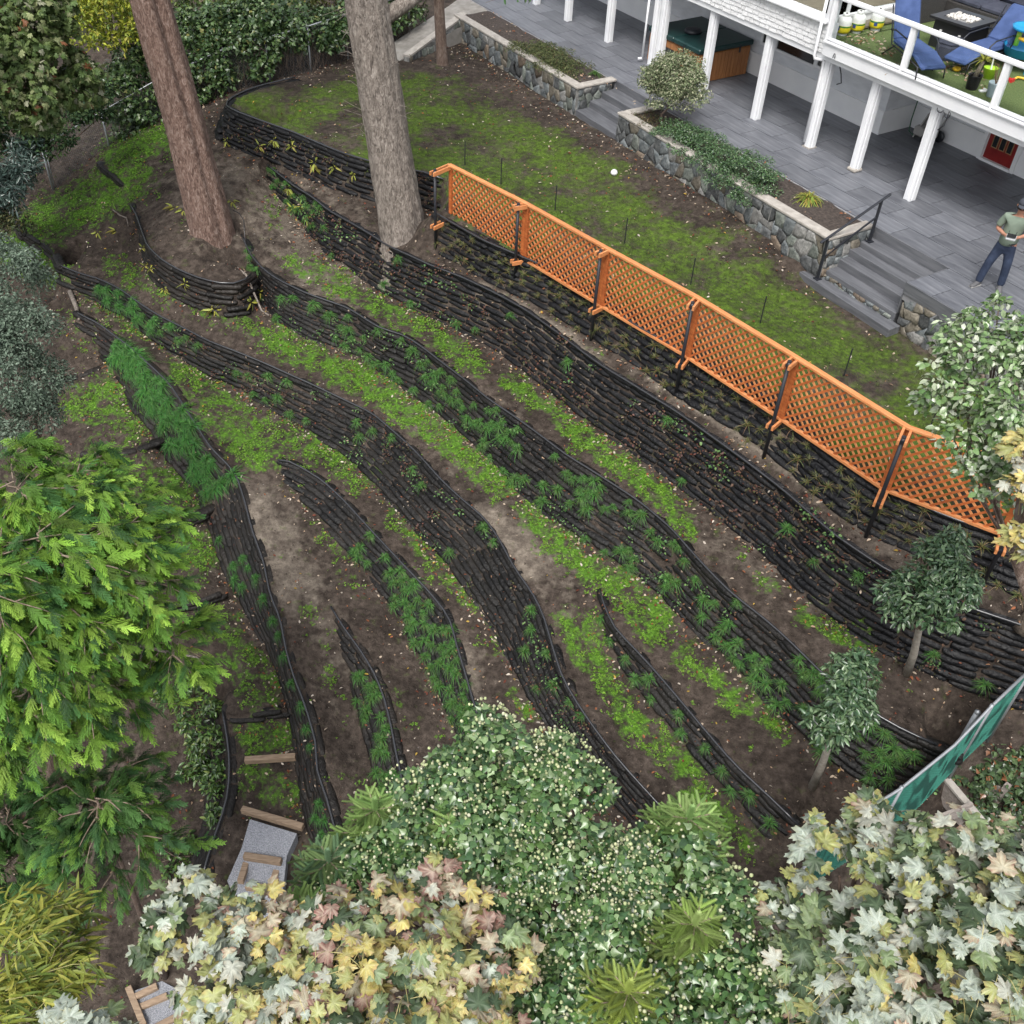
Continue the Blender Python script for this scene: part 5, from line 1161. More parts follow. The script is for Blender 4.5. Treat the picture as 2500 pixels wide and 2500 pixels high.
LEAFMAP=leafmat('maple_leaf',.5,.45,.12,var=.42,scale=22)
def C_(x,y,d,r): return (along(x,y,d),r)
def zoneR(p): return dict(pale=1+1.0*max(0,p[0]-3.6),blotch=1+2.5*max(0,p[0]-3.8),glaucous=1.0,dark=1.5 if p[0]<3.2 else 1.0)
def zoneL(p):
    if p[0]<-1.75: return dict(glaucous=3,pale=2.4,yellow=.35,red=.25,blotch=.6)
    if p[1]>4.25: return dict(red=4,blotch=3,glaucous=.5,pale=.5)
    return dict(yellow=1.8,yellowgreen=1.8,blotch=1.5,glaucous=.5,pale=.7)
maple_tree([C_(2050,2140,10.5,.42),C_(2190,2090,10.6,.4),C_(2120,1985,10.7,.14),C_(2300,2160,10.5,.55),C_(2440,2170,10.5,.55),C_(2060,2330,10.3,.62),C_(2280,2360,10.2,.8),C_(2030,2500,10.2,.7),C_(2450,2420,10.1,.85),C_(2250,2560,10.0,.9),C_(2560,2280,10.3,.8),C_(1960,2250,10.5,.35)],
  2700,dict(glaucous=3.6,pale=.7,green=3.4,yellow=.25,yellowgreen=1.2,dark=1.8,blotch=.6),'big pale grey-green maple crown filling the lower right corner',(4.2,4.4,-6.6),31,zone=zoneR)
maple_tree([C_(470,2235,10.5,.36),C_(400,2330,10.6,.22),C_(620,2300,10.4,.42),C_(580,2430,10.2,.45),C_(780,2400,10.1,.6),C_(960,2290,10.2,.5),C_(1110,2190,10.3,.36),C_(1050,2420,10.0,.62),C_(720,2530,10.0,.62),C_(900,2540,9.9,.7),C_(1180,2360,10.2,.38),C_(1180,2500,10.0,.5)],
  2000,dict(glaucous=1.8,pale=1.2,green=1.6,yellow=1.8,yellowgreen=2.0,red=.8,dark=1.3,blotch=1.3),'maple with yellow, silver and reddish leaves at the bottom left of centre',(-1.2,4.2,-8.8),32,zone=zoneL)
maple_tree([C_(190,2530,10.5,.28),C_(250,2560,10.4,.25)],40,dict(glaucous=2,green=1),'small spray of grey maple leaves at the bottom left edge',(-4.2,4.2,-10.2),33,40)

# ivy-covered tree
rng=np.random.default_rng(41)
ivc=[C_(1225,1930,11.0,.72),C_(1100,2010,11.0,.6),C_(1370,1990,11.0,.62),C_(1180,2130,10.9,.62),C_(1330,2160,11.1,.6),C_(1500,2170,10.8,.5),C_(1640,2170,10.7,.52),C_(1760,2290,10.6,.5),C_(1560,2330,10.5,.6),C_(1780,2450,10.5,.5),C_(1600,2520,10.3,.65),C_(920,2110,11.3,.34),C_(1420,2510,10.4,.5),C_(840,2190,11.4,.25),C_(1330,2420,11.2,.5)]
b=np.array([1.2,5.2,-7.3]); e=empty('ivy_covered_tree',tuple(b),0,'round dark green tree smothered in flowering ivy at bottom centre','tree')
cl=[(c-b,r) for c,r in ivc]; woody(e,(0,0,0),cl,B3,.22,5)
sub=subclumps(cl,20,rng,.38)
leafy('crown',sub,21000,leaf_ivy(),.088,[(.07,.145,.05),(.11,.20,.06),(.20,.29,.13),(.04,.09,.035)],[3,3,2.2,1.6],LEAFG,e,rng,shell=.5,outw=.55,upw=.9,jit=.5)
P,D=crown_pts(sub,9500,rng,.97,.1); cn=np.array([mnoise.noise(Vector(q*2.2)) for q in P]); kk=rng.random(len(P))<np.clip(.62+cn*1.3,0.05,1); P=P[kk]; D=D[kk]
# flower heads: spheres on short stalks
def ball(n=0):
    V=[];F=[]; 
    for i,z in enumerate((-.7,0,.7)):
        rr_=math.sqrt(1-z*z)
        for k in range(6): a=k*math.pi/3+i*.5; V.append((rr_*math.cos(a),rr_*math.sin(a),z))
    V+=[(0,0,-1),(0,0,1)]
    for i in range(2):
        for k in range(6): a=i*6+k; b_=i*6+(k+1)%6; F+=[(a,b_,b_+6),(a,b_+6,a+6)]
    for k in range(6): F.append((18,(k+1)%6,k)); F.append((19,12+k,12+(k+1)%6))
    return (V,F)
scatter('flower_heads',ball(),P+D*.05,D+UP,D+rng.normal(0,.5,D.shape),rng.uniform(.008,.021,len(P)),pickcol(len(P),[(.58,.60,.36),(.48,.54,.28),(.68,.68,.50)],[2,2,1],rng),LEAFD,e,None,'stuff')

# conifer sprays
def cedar_spray(seed,L=1.0):
    r=random.Random(seed); V=[];F=[]
    def blade(p,d,s,wd):
        i=len(V); V.extend([tuple(p-s*wd*.5),tuple(p+s*wd*.5),tuple(p+d)]); F.append((i,i+1,i+2))
    n=12
    for k in range(n):
        y=.02+.95*k/(n-1); dz=-.2*y*y
        for sg in (-1,1):
            ln=(.40*(1-.8*y)+.09)*r.uniform(.7,1.15); a=math.radians(r.uniform(24,44))*sg
            d=Vector((math.sin(a),math.cos(a),-.35+r.uniform(-.15,.15))); base=Vector((0,y,dz+r.uniform(-.03,.03)))
            m=6
            for j in range(m):
                q=base+d*ln*(j/m); f2=ln*.40*(1-j/m*.55)*r.uniform(.7,1.2)
                for sg2 in (-1,1):
                    a2=a+sg2*math.radians(r.uniform(22,36)); blade(q,Vector((math.sin(a2),math.cos(a2),-.4+r.uniform(-.2,.2)))*f2*.85,Vector((math.cos(a2),-math.sin(a2),r.uniform(-.6,.6))),.030)
            blade(base,d*ln,Vector((math.cos(a),-math.sin(a),0)),.028)
    return (V,F)
SPR=[cedar_spray(i) for i in range(3)]
CEDG=leafmat('cedar_foliage',.6,.3,.3,var=.25,scale=12)
TWIG=mat('twig_bark',[(.3,(.13,.095,.065)),(.7,(.25,.20,.15))],scale=20,rough=.9)
def cedar(label,base,branches,seed,cols,wts,sp=.34,dens=1.0,r0=.1,top=None):
    """branches: list of polylines (world); drooping flat sprays are set along them"""
    rng=np.random.default_rng(seed); b=np.array(base); e=empty('cedar_tree',tuple(b),0,label,'tree')
    T=top if top is not None else b+np.array([0,0,5]); 
    MB().tube([Vector((0,0,-.3)),Vector((T-b)*.5),Vector(T-b)],[r0*1.3,r0,r0*.3],9).build('trunk',B3,e,True)
    mb=MB(); P=[];Hd=[];Nr=[];Sz=[]
    for br in branches:
        br=np.array(br); L=np.linalg.norm(np.diff(br,axis=0),axis=1).sum(); pts=resample(br,max(4,int(L/.12)))
        mb.tube([Vector(p-b) for p in pts],[.011*(1-.8*i/len(pts))+.002 for i in range(len(pts))],4,False)
        tan=np.gradient(pts,axis=0); tan/=np.linalg.norm(tan,axis=1)[:,None]
        for i in range(1,len(pts)):
            for _ in range(max(1,int(round(4.6*dens)))):
                side=np.cross(tan[i],UP); side/=np.linalg.norm(side); sg=rng.choice([-1,1]); f=i/len(pts)
                h=tan[i]*rng.uniform(.4,1.0)+side*sg*rng.uniform(.2,1.0)-UP*rng.uniform(.1,.75)
                P.append(pts[i]-b+rng.normal(0,.05,3)+UP*.03); Hd.append(h); Nr.append(UP*.8+side*sg*.5+rng.normal(0,.3,3)); Sz.append(sp*rng.uniform(.5,1.4)*(1-.3*f))
        P.append(pts[-1]-b); Hd.append(tan[-1]-UP*.3); Nr.append(UP+rng.normal(0,.2,3)); Sz.append(sp*.9)
    mb.build('branches',TWIG,e,True)
    P=np.array(P);Hd=np.array(Hd);Nr=np.array(Nr);Sz=np.array(Sz); v=rng.integers(0,3,len(P)); C=pickcol(len(P),cols,wts,rng,.28)
    for k in range(3):
        m=v==k
        if m.any():
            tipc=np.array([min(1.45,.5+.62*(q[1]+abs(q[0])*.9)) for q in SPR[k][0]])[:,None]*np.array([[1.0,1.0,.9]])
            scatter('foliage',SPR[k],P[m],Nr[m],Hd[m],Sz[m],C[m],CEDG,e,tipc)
    return e
def radial(c,n,L,seed,droop=.35,az=(0,6.283),sub=2,zj=.2):
    r=random.Random(seed); out=[]
    for i in range(n):
        a=az[0]+(az[1]-az[0])*(i+r.uniform(-.3,.3))/n; l=L*r.uniform(.6,1.15); z=c[2]+r.uniform(-zj,zj); p=[np.array([c[0],c[1],z])]
        for k in range(1,5): f=k/4; aa=a+r.uniform(-.12,.12); p.append(np.array([c[0]+math.cos(aa)*l*f,c[1]+math.sin(aa)*l*f,z+.12*f*l-droop*l*f*f]))
        out.append(p)
        for s in range(sub):
            k=r.choice([1,2,3]); q=p[k]; a2=a+r.choice([-1,1])*r.uniform(.5,.95); l2=l*r.uniform(.3,.5); out.append([q,q+np.array([math.cos(a2),math.sin(a2),-.1])*l2*.5,q+np.array([math.cos(a2),math.sin(a2),-.3])*l2])
    return out
br=[]
for x,y,d,L,n in [(40,1190,15.2,1.25,9),(100,1330,14.6,1.55,11),(150,1470,14.3,1.45,10),(40,1600,14.2,1.6,11),(330,1420,14.8,1.0,7),(210,1680,14.7,1.0,6),(-60,1450,14.0,1.7,8),(300,1250,15.2,.75,5),(430,1560,15.0,.85,5),(-20,1780,14.4,1.2,6),(200,1150,15.5,.7,5)]:
    br+=radial(along(x,y,d),n,L,x+y,.34)
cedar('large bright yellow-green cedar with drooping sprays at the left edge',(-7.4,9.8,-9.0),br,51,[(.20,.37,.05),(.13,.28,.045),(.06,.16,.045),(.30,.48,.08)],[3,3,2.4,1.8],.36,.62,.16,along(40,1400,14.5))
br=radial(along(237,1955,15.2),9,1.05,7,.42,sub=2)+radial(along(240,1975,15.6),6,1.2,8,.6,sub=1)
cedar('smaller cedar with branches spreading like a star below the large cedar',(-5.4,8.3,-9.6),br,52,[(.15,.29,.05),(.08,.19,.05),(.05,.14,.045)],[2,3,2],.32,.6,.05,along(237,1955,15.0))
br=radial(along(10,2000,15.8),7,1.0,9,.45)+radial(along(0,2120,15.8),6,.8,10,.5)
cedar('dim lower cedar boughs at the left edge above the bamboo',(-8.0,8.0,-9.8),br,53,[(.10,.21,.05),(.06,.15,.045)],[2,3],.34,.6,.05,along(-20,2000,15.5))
# bare pale branches poking out of the cedar
for pts,lab in (([(40,1790,14.6),(110,1825,14.6),(170,1862,14.7)],'pale bare branch crossing a dark gap in the cedar'),([(310,1568,14.7),(400,1590,14.7),(480,1605,14.8),(525,1650,15)],'pale bare branch sticking out right of the cedar')):
    P=[Vector(along(*p)) for p in pts]; mb=MB().tube(P,[.03,.022,.015,.006][:len(P)],7)
    r_=random.Random(len(lab))
    for i in range(10):
        f=r_.random()*(len(P)-1.01); j=int(f); q=P[j].lerp(P[j+1],f-j); mb.tube([q,q+Vector((r_.uniform(-.1,.1),r_.uniform(-.2,.05),-.12)),q+Vector((r_.uniform(-.2,.2),r_.uniform(-.2,.1),-.25))],[.005,.004,.002],4,False)
    o=mb.build('bare_branch',B2,None,True); tag(o,lab,'branch')

# spruce tips
def needle_shoot(seed):
    r=random.Random(seed); V=[];F=[]
    for k in range(120):
        y=k/120; a=k*2.4; d=Vector((math.cos(a),.6,math.sin(a)))*.2*(1-.45*y); p=Vector((0,y,0)); s=Vector((-math.sin(a),0,math.cos(a)))*.045
        i=len(V); V+= [tuple(p-s),tuple(p+s),tuple(p+d)]; F.append((i,i+1,i+2))
    return (V,F)
NSH=needle_shoot(1)
def spruce(label,x,y,d,hgt,seed,cols,L0=.75,base_z=-7.5):
    rng=np.random.default_rng(seed); top=along(x,y,d); b=np.array([top[0],top[1],base_z]); e=empty('spruce_tree',tuple(b),0,label,'tree','young spruce tips among the ivy')
    T=top-b; MB().tube([Vector((0,0,-.2)),Vector(T*.6),Vector(T)],[.07,.04,.008],7).build('trunk',B3,e,True)
    P=[];Hd=[];Nr=[];S=[]; mb=MB()
    P.append(T-UP*.28);Hd.append(UP);Nr.append(np.array([1,0,0.]));S.append(.32)
    nw=int(hgt/.15)
    for w_ in range(nw):
        z=T[2]-.18-w_*.15; L=.62*L0*min(1,.25+.75*(w_+1)/nw*1.2); n=6
        for k in range(n):
            a=k*6.283/n+w_*.5+rng.uniform(-.25,.25); l=L*rng.uniform(.75,1.1); d_=np.array([math.cos(a),math.sin(a),.42]); p0=np.array([0,0,z]); p1_=p0+d_*l
            mb.tube([Vector(p0),Vector(p1_)],.006,4,False)
            m=max(3,int(l/.075))
            P.append(p1_-d_*.1);Hd.append(d_);Nr.append(UP);S.append(.17)
            for j in range(m):
                q=p0+d_*l*(j+.7)/m
                for sg in (-1,1):
                    s=np.array([-math.sin(a),math.cos(a),0])*sg; P.append(q);Hd.append(d_*.75+s*.7+UP*rng.uniform(-.1,.25));Nr.append(UP);S.append(.17*rng.uniform(.7,1.15)*(1.25-.5*j/m))
                P.append(q);Hd.append(d_+UP*rng.uniform(.0,.3));Nr.append(UP);S.append(.13)
    mb.build('branches',TWIG,e)
    scatter('crown',NSH,np.array(P),np.array(Nr),np.array(Hd),np.array(S),pickcol(len(P),cols,[1]*len(cols),rng,.15),CEDG,e)
SPC=[(.34,.50,.17),(.42,.58,.22),(.26,.42,.14)]
spruce('spruce tip left of the ivy-covered tree, above the gravel path',915,1955,11.3,1.0,61,SPC,.75)
spruce('spruce tip standing in front of the ivy-covered tree, left of its middle',1105,2000,10.4,.8,62,SPC,.6)
spruce('spruce tip at the right shoulder of the ivy-covered tree',1690,1975,10.4,1.1,63,SPC,.75)
spruce('spruce tip at the right foot of the ivy-covered tree',1705,2235,9.9,1.2,64,[(.34,.48,.13),(.40,.52,.18)],.7)
spruce('brightest spruce tip at the bottom edge right of centre',1540,2400,9.4,.8,65,[(.44,.54,.13),(.36,.46,.14)],.6)
spruce('bluish spruce tip over the gravel steps',800,2080,11.2,.9,66,[(.18,.30,.16),(.26,.38,.16)],.7)
spruce('low spruce tip touching the timber frames',740,2200,11.0,.8,67,SPC,.6)

# bamboo-like clump bottom-left
rng=np.random.default_rng(71); b=np.array([-5.0,5.2,-10.2]); e=empty('bamboo_clump',tuple(b),0,'yellow-green bamboo with narrow leaves in the lower left corner','bamboo')
P=[];Hd=[]; mb=MB()
for i in range(70):
    x=rng.uniform(-60,170); y=rng.uniform(2230,2560); p=along(x,y,rng.uniform(12.0,13.2)); q=p+np.array([rng.uniform(.1,.55),rng.uniform(.05,.3),rng.uniform(-.1,.25)])
    mid=(p+q)/2+UP*.08; mb.tube([Vector(p-b),Vector(mid-b),Vector(q-b)],[.006,.005,.003],4,False)
    for k in range(26):
        f=rng.random(); c=p*(1-f)+q*f+UP*.08*math.sin(f*3.1); P.append(c-b+rng.normal(0,.03,3)); Hd.append((q-p)/np.linalg.norm(q-p)*.8+rng.normal(0,.5,3)-UP*.2)
for i in range(9):
    p=along(rng.uniform(-40,140),rng.uniform(2280,2500),12.6)-b; mb.tube([Vector((p[0]*.6,p[1]*.6,0)),Vector((p[0]*.8,p[1]*.8,p[2]*.6)),Vector(p)],[.015,.012,.006],6,False)
mb.build('canes',plain('bamboo_cane',(.25,.24,.08),.5),e,True)
P=np.array(P); scatter('crown',leaf_oval(.16,.03,.3),P,UP+rng.normal(0,.5,P.shape),np.array(Hd),rng.uniform(.13,.26,len(P)),pickcol(len(P),[(.22,.26,.04),(.33,.33,.06),(.13,.19,.04)],[3,2,2],rng),LEAF,e)

# grey-green shrub, left
def simple_tree(name,label,cat,base,clumps,n,leaf,size,cols,wts,mt,seed,k=20,fr=.4,r0=.08,shell=.45,upw=.6,outw=.8,group=None,woodmat=None,jit=.7,up=-.6):
    rng=np.random.default_rng(seed); b=np.array(base,float); e=empty(name,tuple(b),0,label,cat,group); cl=[(np.array(c)-b,r) for c,r in clumps]
    woody(e,(0,0,0),cl,woodmat or B3,r0,seed); leafy('crown',subclumps(cl,k,rng,fr),n,leaf,size,cols,wts,mt,e,rng,shell,outw,upw,jit,up=up); return e
simple_tree('grey_shrub','tall fine-leaved grey-green shrub at the left edge above the cedar','shrub',(-9.2,16.5,-6.3),[C_(30,700,19.5,.6),C_(60,820,19.2,.65),C_(20,940,19.0,.75),C_(110,930,19.3,.4),C_(50,1040,19.0,.6),C_(-40,800,19.5,.8),C_(0,630,20,.4),C_(90,1010,19.2,.4)],24000,leaf_diamond(.45),.07,[(.15,.205,.15),(.21,.265,.205),(.10,.145,.10)],[3,2,2],LEAFD,81,26,.34)
# right pale tree
simple_tree('apple_tree','tree with pale silvery leaves reaching in from the right over the lattice','tree',(11.2,9.6,-4.6),[C_(2370,850,13,.32),C_(2365,780,13.1,.13),C_(2445,790,13.2,.2),C_(2440,735,13.3,.08),C_(2310,920,12.8,.3),C_(2290,985,12.8,.22),C_(2440,900,12.8,.42),C_(2400,1040,12.6,.4),C_(2490,1040,12.5,.42),C_(2400,1160,12.4,.25),C_(2370,1130,12.4,.2),C_(2460,1190,12.3,.3),C_(2540,900,12.8,.5),C_(2580,1150,12.4,.5)],6200,leaf_oval(.6,.06,.2),.082,[(.27,.36,.19),(.42,.48,.33),(.17,.28,.10),(.10,.19,.06),(.52,.56,.45)],[3,2,3.4,2,.9],LEAFG,82,12,.42,.05,jit=.55)
rng=np.random.default_rng(83)
maple_tree([C_(2500,1100,11.5,.16),C_(2515,1210,11.4,.2),C_(2505,1330,11.3,.16)],34,dict(yellow=3,yellowgreen=2,pale=1),'sprig of big yellow maple leaves at the right edge',(10.6,7.2,-5.2),34,34)
# standard laurels
def laurel(label,bx,by,bz,lean,clumps,seed):
    b=at(bx,by,bz); b[2]=gz(b[0],b[1]); rng=np.random.default_rng(seed); e=empty('laurel_tree',tuple(b),0,label,'tree','clipped laurels on trunks')
    cl=[(np.array(c)-b,r) for c,r in clumps]; top=sum(np.array(c[0]) for c in cl)/len(cl)
    MB().tube([Vector((0,0,-.1)),Vector(top*.25)+Vector((.02,0,0)),Vector(top*.55),Vector(top)],[.075,.06,.05,.03],10).build('trunk',mat('laurel_bark',[(.3,(.26,.23,.19)),(.7,(.44,.40,.34))],scale=10,rough=.9,bump=.5),e,True)
    mb=MB()
    for c,r in cl: mb.tube([Vector(top*.55),Vector((top*.55+np.array(c))/2),Vector(c)],[.025,.018,.01],6,False)
    mb.build('limbs',TWIG,e)
    leafy('crown',subclumps(cl,24,rng,.36),3800,leaf_oval(.36,.08,.25),.108,[(.06,.12,.055),(.10,.17,.075),(.17,.25,.13),(.04,.08,.04)],[3,3,1.2,1.5],LEAFG,e,rng,.45,.7,.7,.5)
laurel('round dark laurel on a pale trunk below the right end of the lattice',2213,1648,-3.75,0,[C_(2285,1385,16.0,.36),C_(2225,1450,15.9,.36),C_(2325,1440,16.0,.38),C_(2190,1500,15.9,.2),C_(2280,1500,15.8,.3),C_(2320,1330,16.2,.2)],91)
laurel('oval laurel on a short trunk on the terrace beside the right fence',1990,1905,-4.8,0,[C_(2080,1650,15.6,.28),C_(2050,1715,15.5,.3),C_(2025,1775,15.5,.26),C_(2090,1730,15.6,.24),C_(2105,1610,15.8,.14)],92)
# leafy shrubs left of the gravel steps
rng=np.random.default_rng(93)
for x,y,z,r,lb in ((480,1730,-7.7,.42,'leafy green shrub under the cedar branches at the path edge'),(510,1810,-7.9,.4,'leafy shrub beside the hose above the gravel steps'),(430,1690,-7.6,.4,'leafy shrub deepest under the cedar'),(535,1900,-8.1,.36,'leafy shrub left of the lower mossy tread'),(470,1870,-8.6,.3,'dark low shrub in the hollow left of the gravel'),(430,2090,-9.2,.5,'shrub with small yellow-green leaves above the silver maple'),(540,1990,-8.2,.28,'small shrub leaning over the hose by the gravel')):
    c=at(x,y,z); g=gz(c[0],c[1]); b=np.array([c[0],c[1],g]); e=empty('leafy_shrub',tuple(b),0,lb,'shrub','leafy shrubs by the gravel steps')
    cl=[(c-b+np.array([0,0,-.1]),(r,r,r*.8))]
    mb=MB()
    for k in range(7): a=k*.9; mb.tube([Vector((0,0,-.1)),Vector(c-b)*.5,Vector(c-b)+Vector((math.cos(a)*r*.6,math.sin(a)*r*.6,.0))],[.012,.009,.005],5,False)
    mb.build('stems',TWIG,e); leafy('foliage',subclumps(cl,12,rng,.4),420,leaf_oval(.36,.06,.3),.13,[(.07,.15,.03),(.12,.21,.045),(.20,.26,.06),(.04,.08,.025)],[3,2,.8,2],LEAFG,e,rng,.4,.6,.8,.5)
# ------------------------------------------------------------------ hedge and background greenery, upper left
rng=np.random.default_rng(101)
b=np.array(FB[2]); e=empty('ivy_hedge',tuple(b),0,'dense dark ivy hedge growing over the wire fence','hedge')
cl=[]
def hp(f):  # along the fence
    f*=len(FB)-1; j=min(int(f),len(FB)-2); return np.array(FB[j].lerp(FB[j+1],f-j))
for f in np.linspace(.13,1,26):
    p=hp(f); hgt=1.5 if f<.55 else 1.15
    cl.append((p+np.array([-.05,.18,hgt*.66])-b,(.5,.42,hgt*.62)))
    if f<.52: cl.append((p+np.array([.05,.05,.45])-b,(.4,.3,.5)))
    if f<.62: cl.append((p+np.array([-.5,.9,hgt*1.0])-b,(.7,.6,.7)))
mb=MB()
for i in range(420):
    f=rng.uniform(.3,1); p=hp(f)-b+np.array([rng.uniform(-.1,.1),rng.uniform(-.12,.15),rng.uniform(0,.3)]); q=p+np.array([rng.uniform(-.3,.3),rng.uniform(-.1,.2),rng.uniform(.4,1.1)]); mb.tube([Vector(p),Vector((p+q)/2+rng.normal(0,.06,3)),Vector(q)],.006,3,False)
mb.build('vines',mat('dry_vine',[(.3,(.06,.045,.035)),(.7,(.16,.12,.09))],scale=9,rough=.9),e)
sub=subclumps(cl,13,rng,.4)
leafy('foliage',sub,26000,leaf_ivy(),.125,[(.075,.14,.05),(.11,.185,.06),(.17,.235,.085),(.045,.085,.035),(.28,.28,.09)],[3,3,1,2,.25],LEAFG,e,rng,.35,.7,.6,.6)
# red-brown dry leaf on left end
simple_tree('maple_tree','broad dark green maple with a few reddened leaves at the top left','tree',(-14.5,33.5,-2.8),[C_(50,60,26,1.1),C_(130,150,25.5,.8),C_(60,200,25,.9),C_(180,220,26,.6),C_(30,290,25,.7),C_(110,280,25.5,.6),C_(-80,180,25,1.3),C_(60,-40,27,1.3)],9500,MAPL[0][0],.11,[(.10,.16,.05),(.15,.21,.065),(.23,.26,.12),(.34,.35,.24),(.26,.11,.05)],[3,3,1.3,.5,.18],LEAF,111,16,.4,.16,group=None)
simple_tree('yellow_bush','bright yellow-green bush behind the hedge, left of the reddish trunk','bush',(-8.2,35.2,-1.4),[C_(300,60,33,1.0),C_(250,90,33,.8),C_(350,90,33,.8),C_(280,10,33.5,1.2),C_(220,40,33.5,.9)],5200,leaf_diamond(.4),.16,[(.36,.40,.04),(.27,.34,.045),(.46,.44,.07),(.12,.19,.04)],[3,3,1.5,1],LEAF,112,14,.4,.06)
simple_tree('background_bush','mid-green bush behind the hedge, right of the reddish trunk','bush',(-4.4,37.5,-.8),[C_(470,40,37,.9),C_(560,50,36,.9),C_(620,20,37,1.0),C_(520,-30,38,1.1)],4200,leaf_diamond(.45),.14,[(.09,.15,.035),(.15,.21,.045),(.055,.09,.03)],[3,2,2],LEAF,113,14,.4,.06)
simple_tree('background_bush','olive bush with yellowing leaves behind the fence rail near the grey trunk','bush',(-2.2,37.5,-.6),[C_(720,15,37,.9),C_(790,0,37,.9),C_(660,40,36.5,.8),C_(850,-20,38,1.0)],3800,leaf_diamond(.45),.14,[(.13,.16,.04),(.22,.21,.06),(.07,.09,.03)],[3,2,2],LEAF,114,14,.4,.06)
simple_tree('background_bush','dark bush behind the grey trunk by the walkway','bush',(-.9,36.5,-.5),[C_(950,40,36,.7),C_(900,70,35.5,.7),C_(990,10,36.5,.8)],2600,leaf_diamond(.45),.12,[(.045,.065,.025),(.08,.10,.035),(.03,.04,.02)],[3,1,2],LEAFD,115,14,.4,.05)
simple_tree('oleander_shrub','dark bluish-green shrub with narrow leaves left of the fence post','shrub',(-12.9,27.6,-3.4),[C_(20,440,29.5,.5),C_(55,420,29.8,.42),C_(15,500,29,.45),C_(-50,470,29.5,.7),C_(60,370,30.5,.4)],4200,leaf_oval(.2,.03,.15),.2,[(.06,.10,.085),(.095,.145,.12),(.04,.065,.055)],[3,2,2],LEAFG,116,16,.4,.04)
simple_tree('low_shrub','small yellowing shrub at the left edge below the narrow-leaved one','shrub',(-12.6,27.0,-3.5),[C_(30,540,29,.4),C_(0,560,28.8,.4)],900,leaf_diamond(.5),.1,[(.09,.11,.05),(.15,.14,.06),(.05,.07,.035)],[2,1,2],LEAFD,117,12,.4,.03)
simple_tree('background_bush','dark green thicket behind the bare wire panel of the left fence','bush',(-12.6,31.5,-2.9),[C_(150,300,31,.6),C_(215,240,31.5,.6),C_(40,330,31,.7),C_(100,370,30.6,.4),C_(160,350,30.4,.35),C_(-40,330,31,.8),C_(240,290,31,.4)],6000,leaf_diamond(.5),.13,[(.05,.10,.04),(.085,.14,.05),(.03,.06,.03)],[3,2,2],LEAFD,118,14,.4,.05)
# planting on the patio planters
def hclump(s,t,z): return np.array(hw(s,t,z))
simple_tree('variegated_bush','round cream-variegated bush at the corner of the narrow stairs','bush',tuple(hw(-8.55,-.55,.0)),[(hclump(-8.5,-.4,1.0),(.7,.68,.55)),(hclump(-8.05,-.35,.85),(.55,.55,.5)),(hclump(-8.95,-.45,.85),(.55,.55,.5)),(hclump(-8.5,-.45,1.35),(.5,.5,.3)),(hclump(-8.4,-.5,.6),(.65,.6,.35))],13000,leaf_diamond(.5),.066,[(.20,.25,.13),(.38,.40,.25),(.11,.15,.075),(.48,.48,.34)],[3,2.4,2,1.2],LEAFD,121,30,.3,.035,shell=.4)
def mat_plant(name,label,cells,n,leaf,size,cols,wts,mt,seed,group=None):
    rng=np.random.default_rng(seed); b=np.array(hw(cells[0][0],cells[0][1],0)); e=empty(name,tuple(b),0,label,'groundcover',group)
    cl=[(hclump(s,t,z)-b,(rx,rx,rz)) for s,t,z,rx,rz in cells]; leafy('foliage',subclumps(cl,14,rng,.42),n,leaf,size,cols,wts,mt,e,rng,.3,.4,1.0,.55,up=-.4)
    mb=MB()
    for c,r in cl: mb.tube([Vector(c)-Vector((0,0,r[2]+.1)),Vector(c)],.008,4,False)
    mb.build('stems',TWIG,e); return e
mat_plant('groundcover','dense green groundcover trailing over the stone planter between the stairs',[(-7.8,-.85,.12,.45,.2),(-7.2,-.8,.16,.5,.24),(-6.5,-.8,.18,.55,.26),(-5.8,-.8,.2,.55,.28),(-5.1,-.8,.2,.55,.3),(-4.5,-.9,.14,.48,.3),(-5.2,-1.2,.0,.45,.28),(-6.2,-1.18,.02,.4,.26),(-7.0,-1.15,.03,.35,.2),(-4.4,-1.22,-.05,.36,.28)],15000,leaf_diamond(.5),.052,[(.075,.15,.06),(.11,.20,.07),(.05,.10,.05),(.17,.22,.13)],[3,2,2,.6],LEAFG,122)
mat_plant('groundcover','brownish patchy groundcover at the corner under the variegated bush',[(-9.0,-.75,.03,.35,.08),(-8.5,-.9,.04,.4,.09),(-8.0,-.85,.04,.35,.09)],1500,leaf_diamond(.45),.04,[(.10,.12,.05),(.16,.12,.06),(.12,.07,.04)],[2,1,1],LEAFD,123)
mat_plant('groundcover','olive heather-like groundcover spilling over the far planter',[(-14.6,-.85,.08,.5,.18),(-14.0,-.75,.1,.6,.2),(-13.3,-.7,.1,.6,.2),(-12.7,-.55,.06,.5,.13),(-12.4,-.9,.04,.45,.1),(-13.5,-1.05,.02,.4,.12)],8000,leaf_diamond(.35),.058,[(.12,.15,.06),(.17,.20,.08),(.085,.105,.055),(.22,.17,.09)],[3,2,2,.6],LEAFD,124)
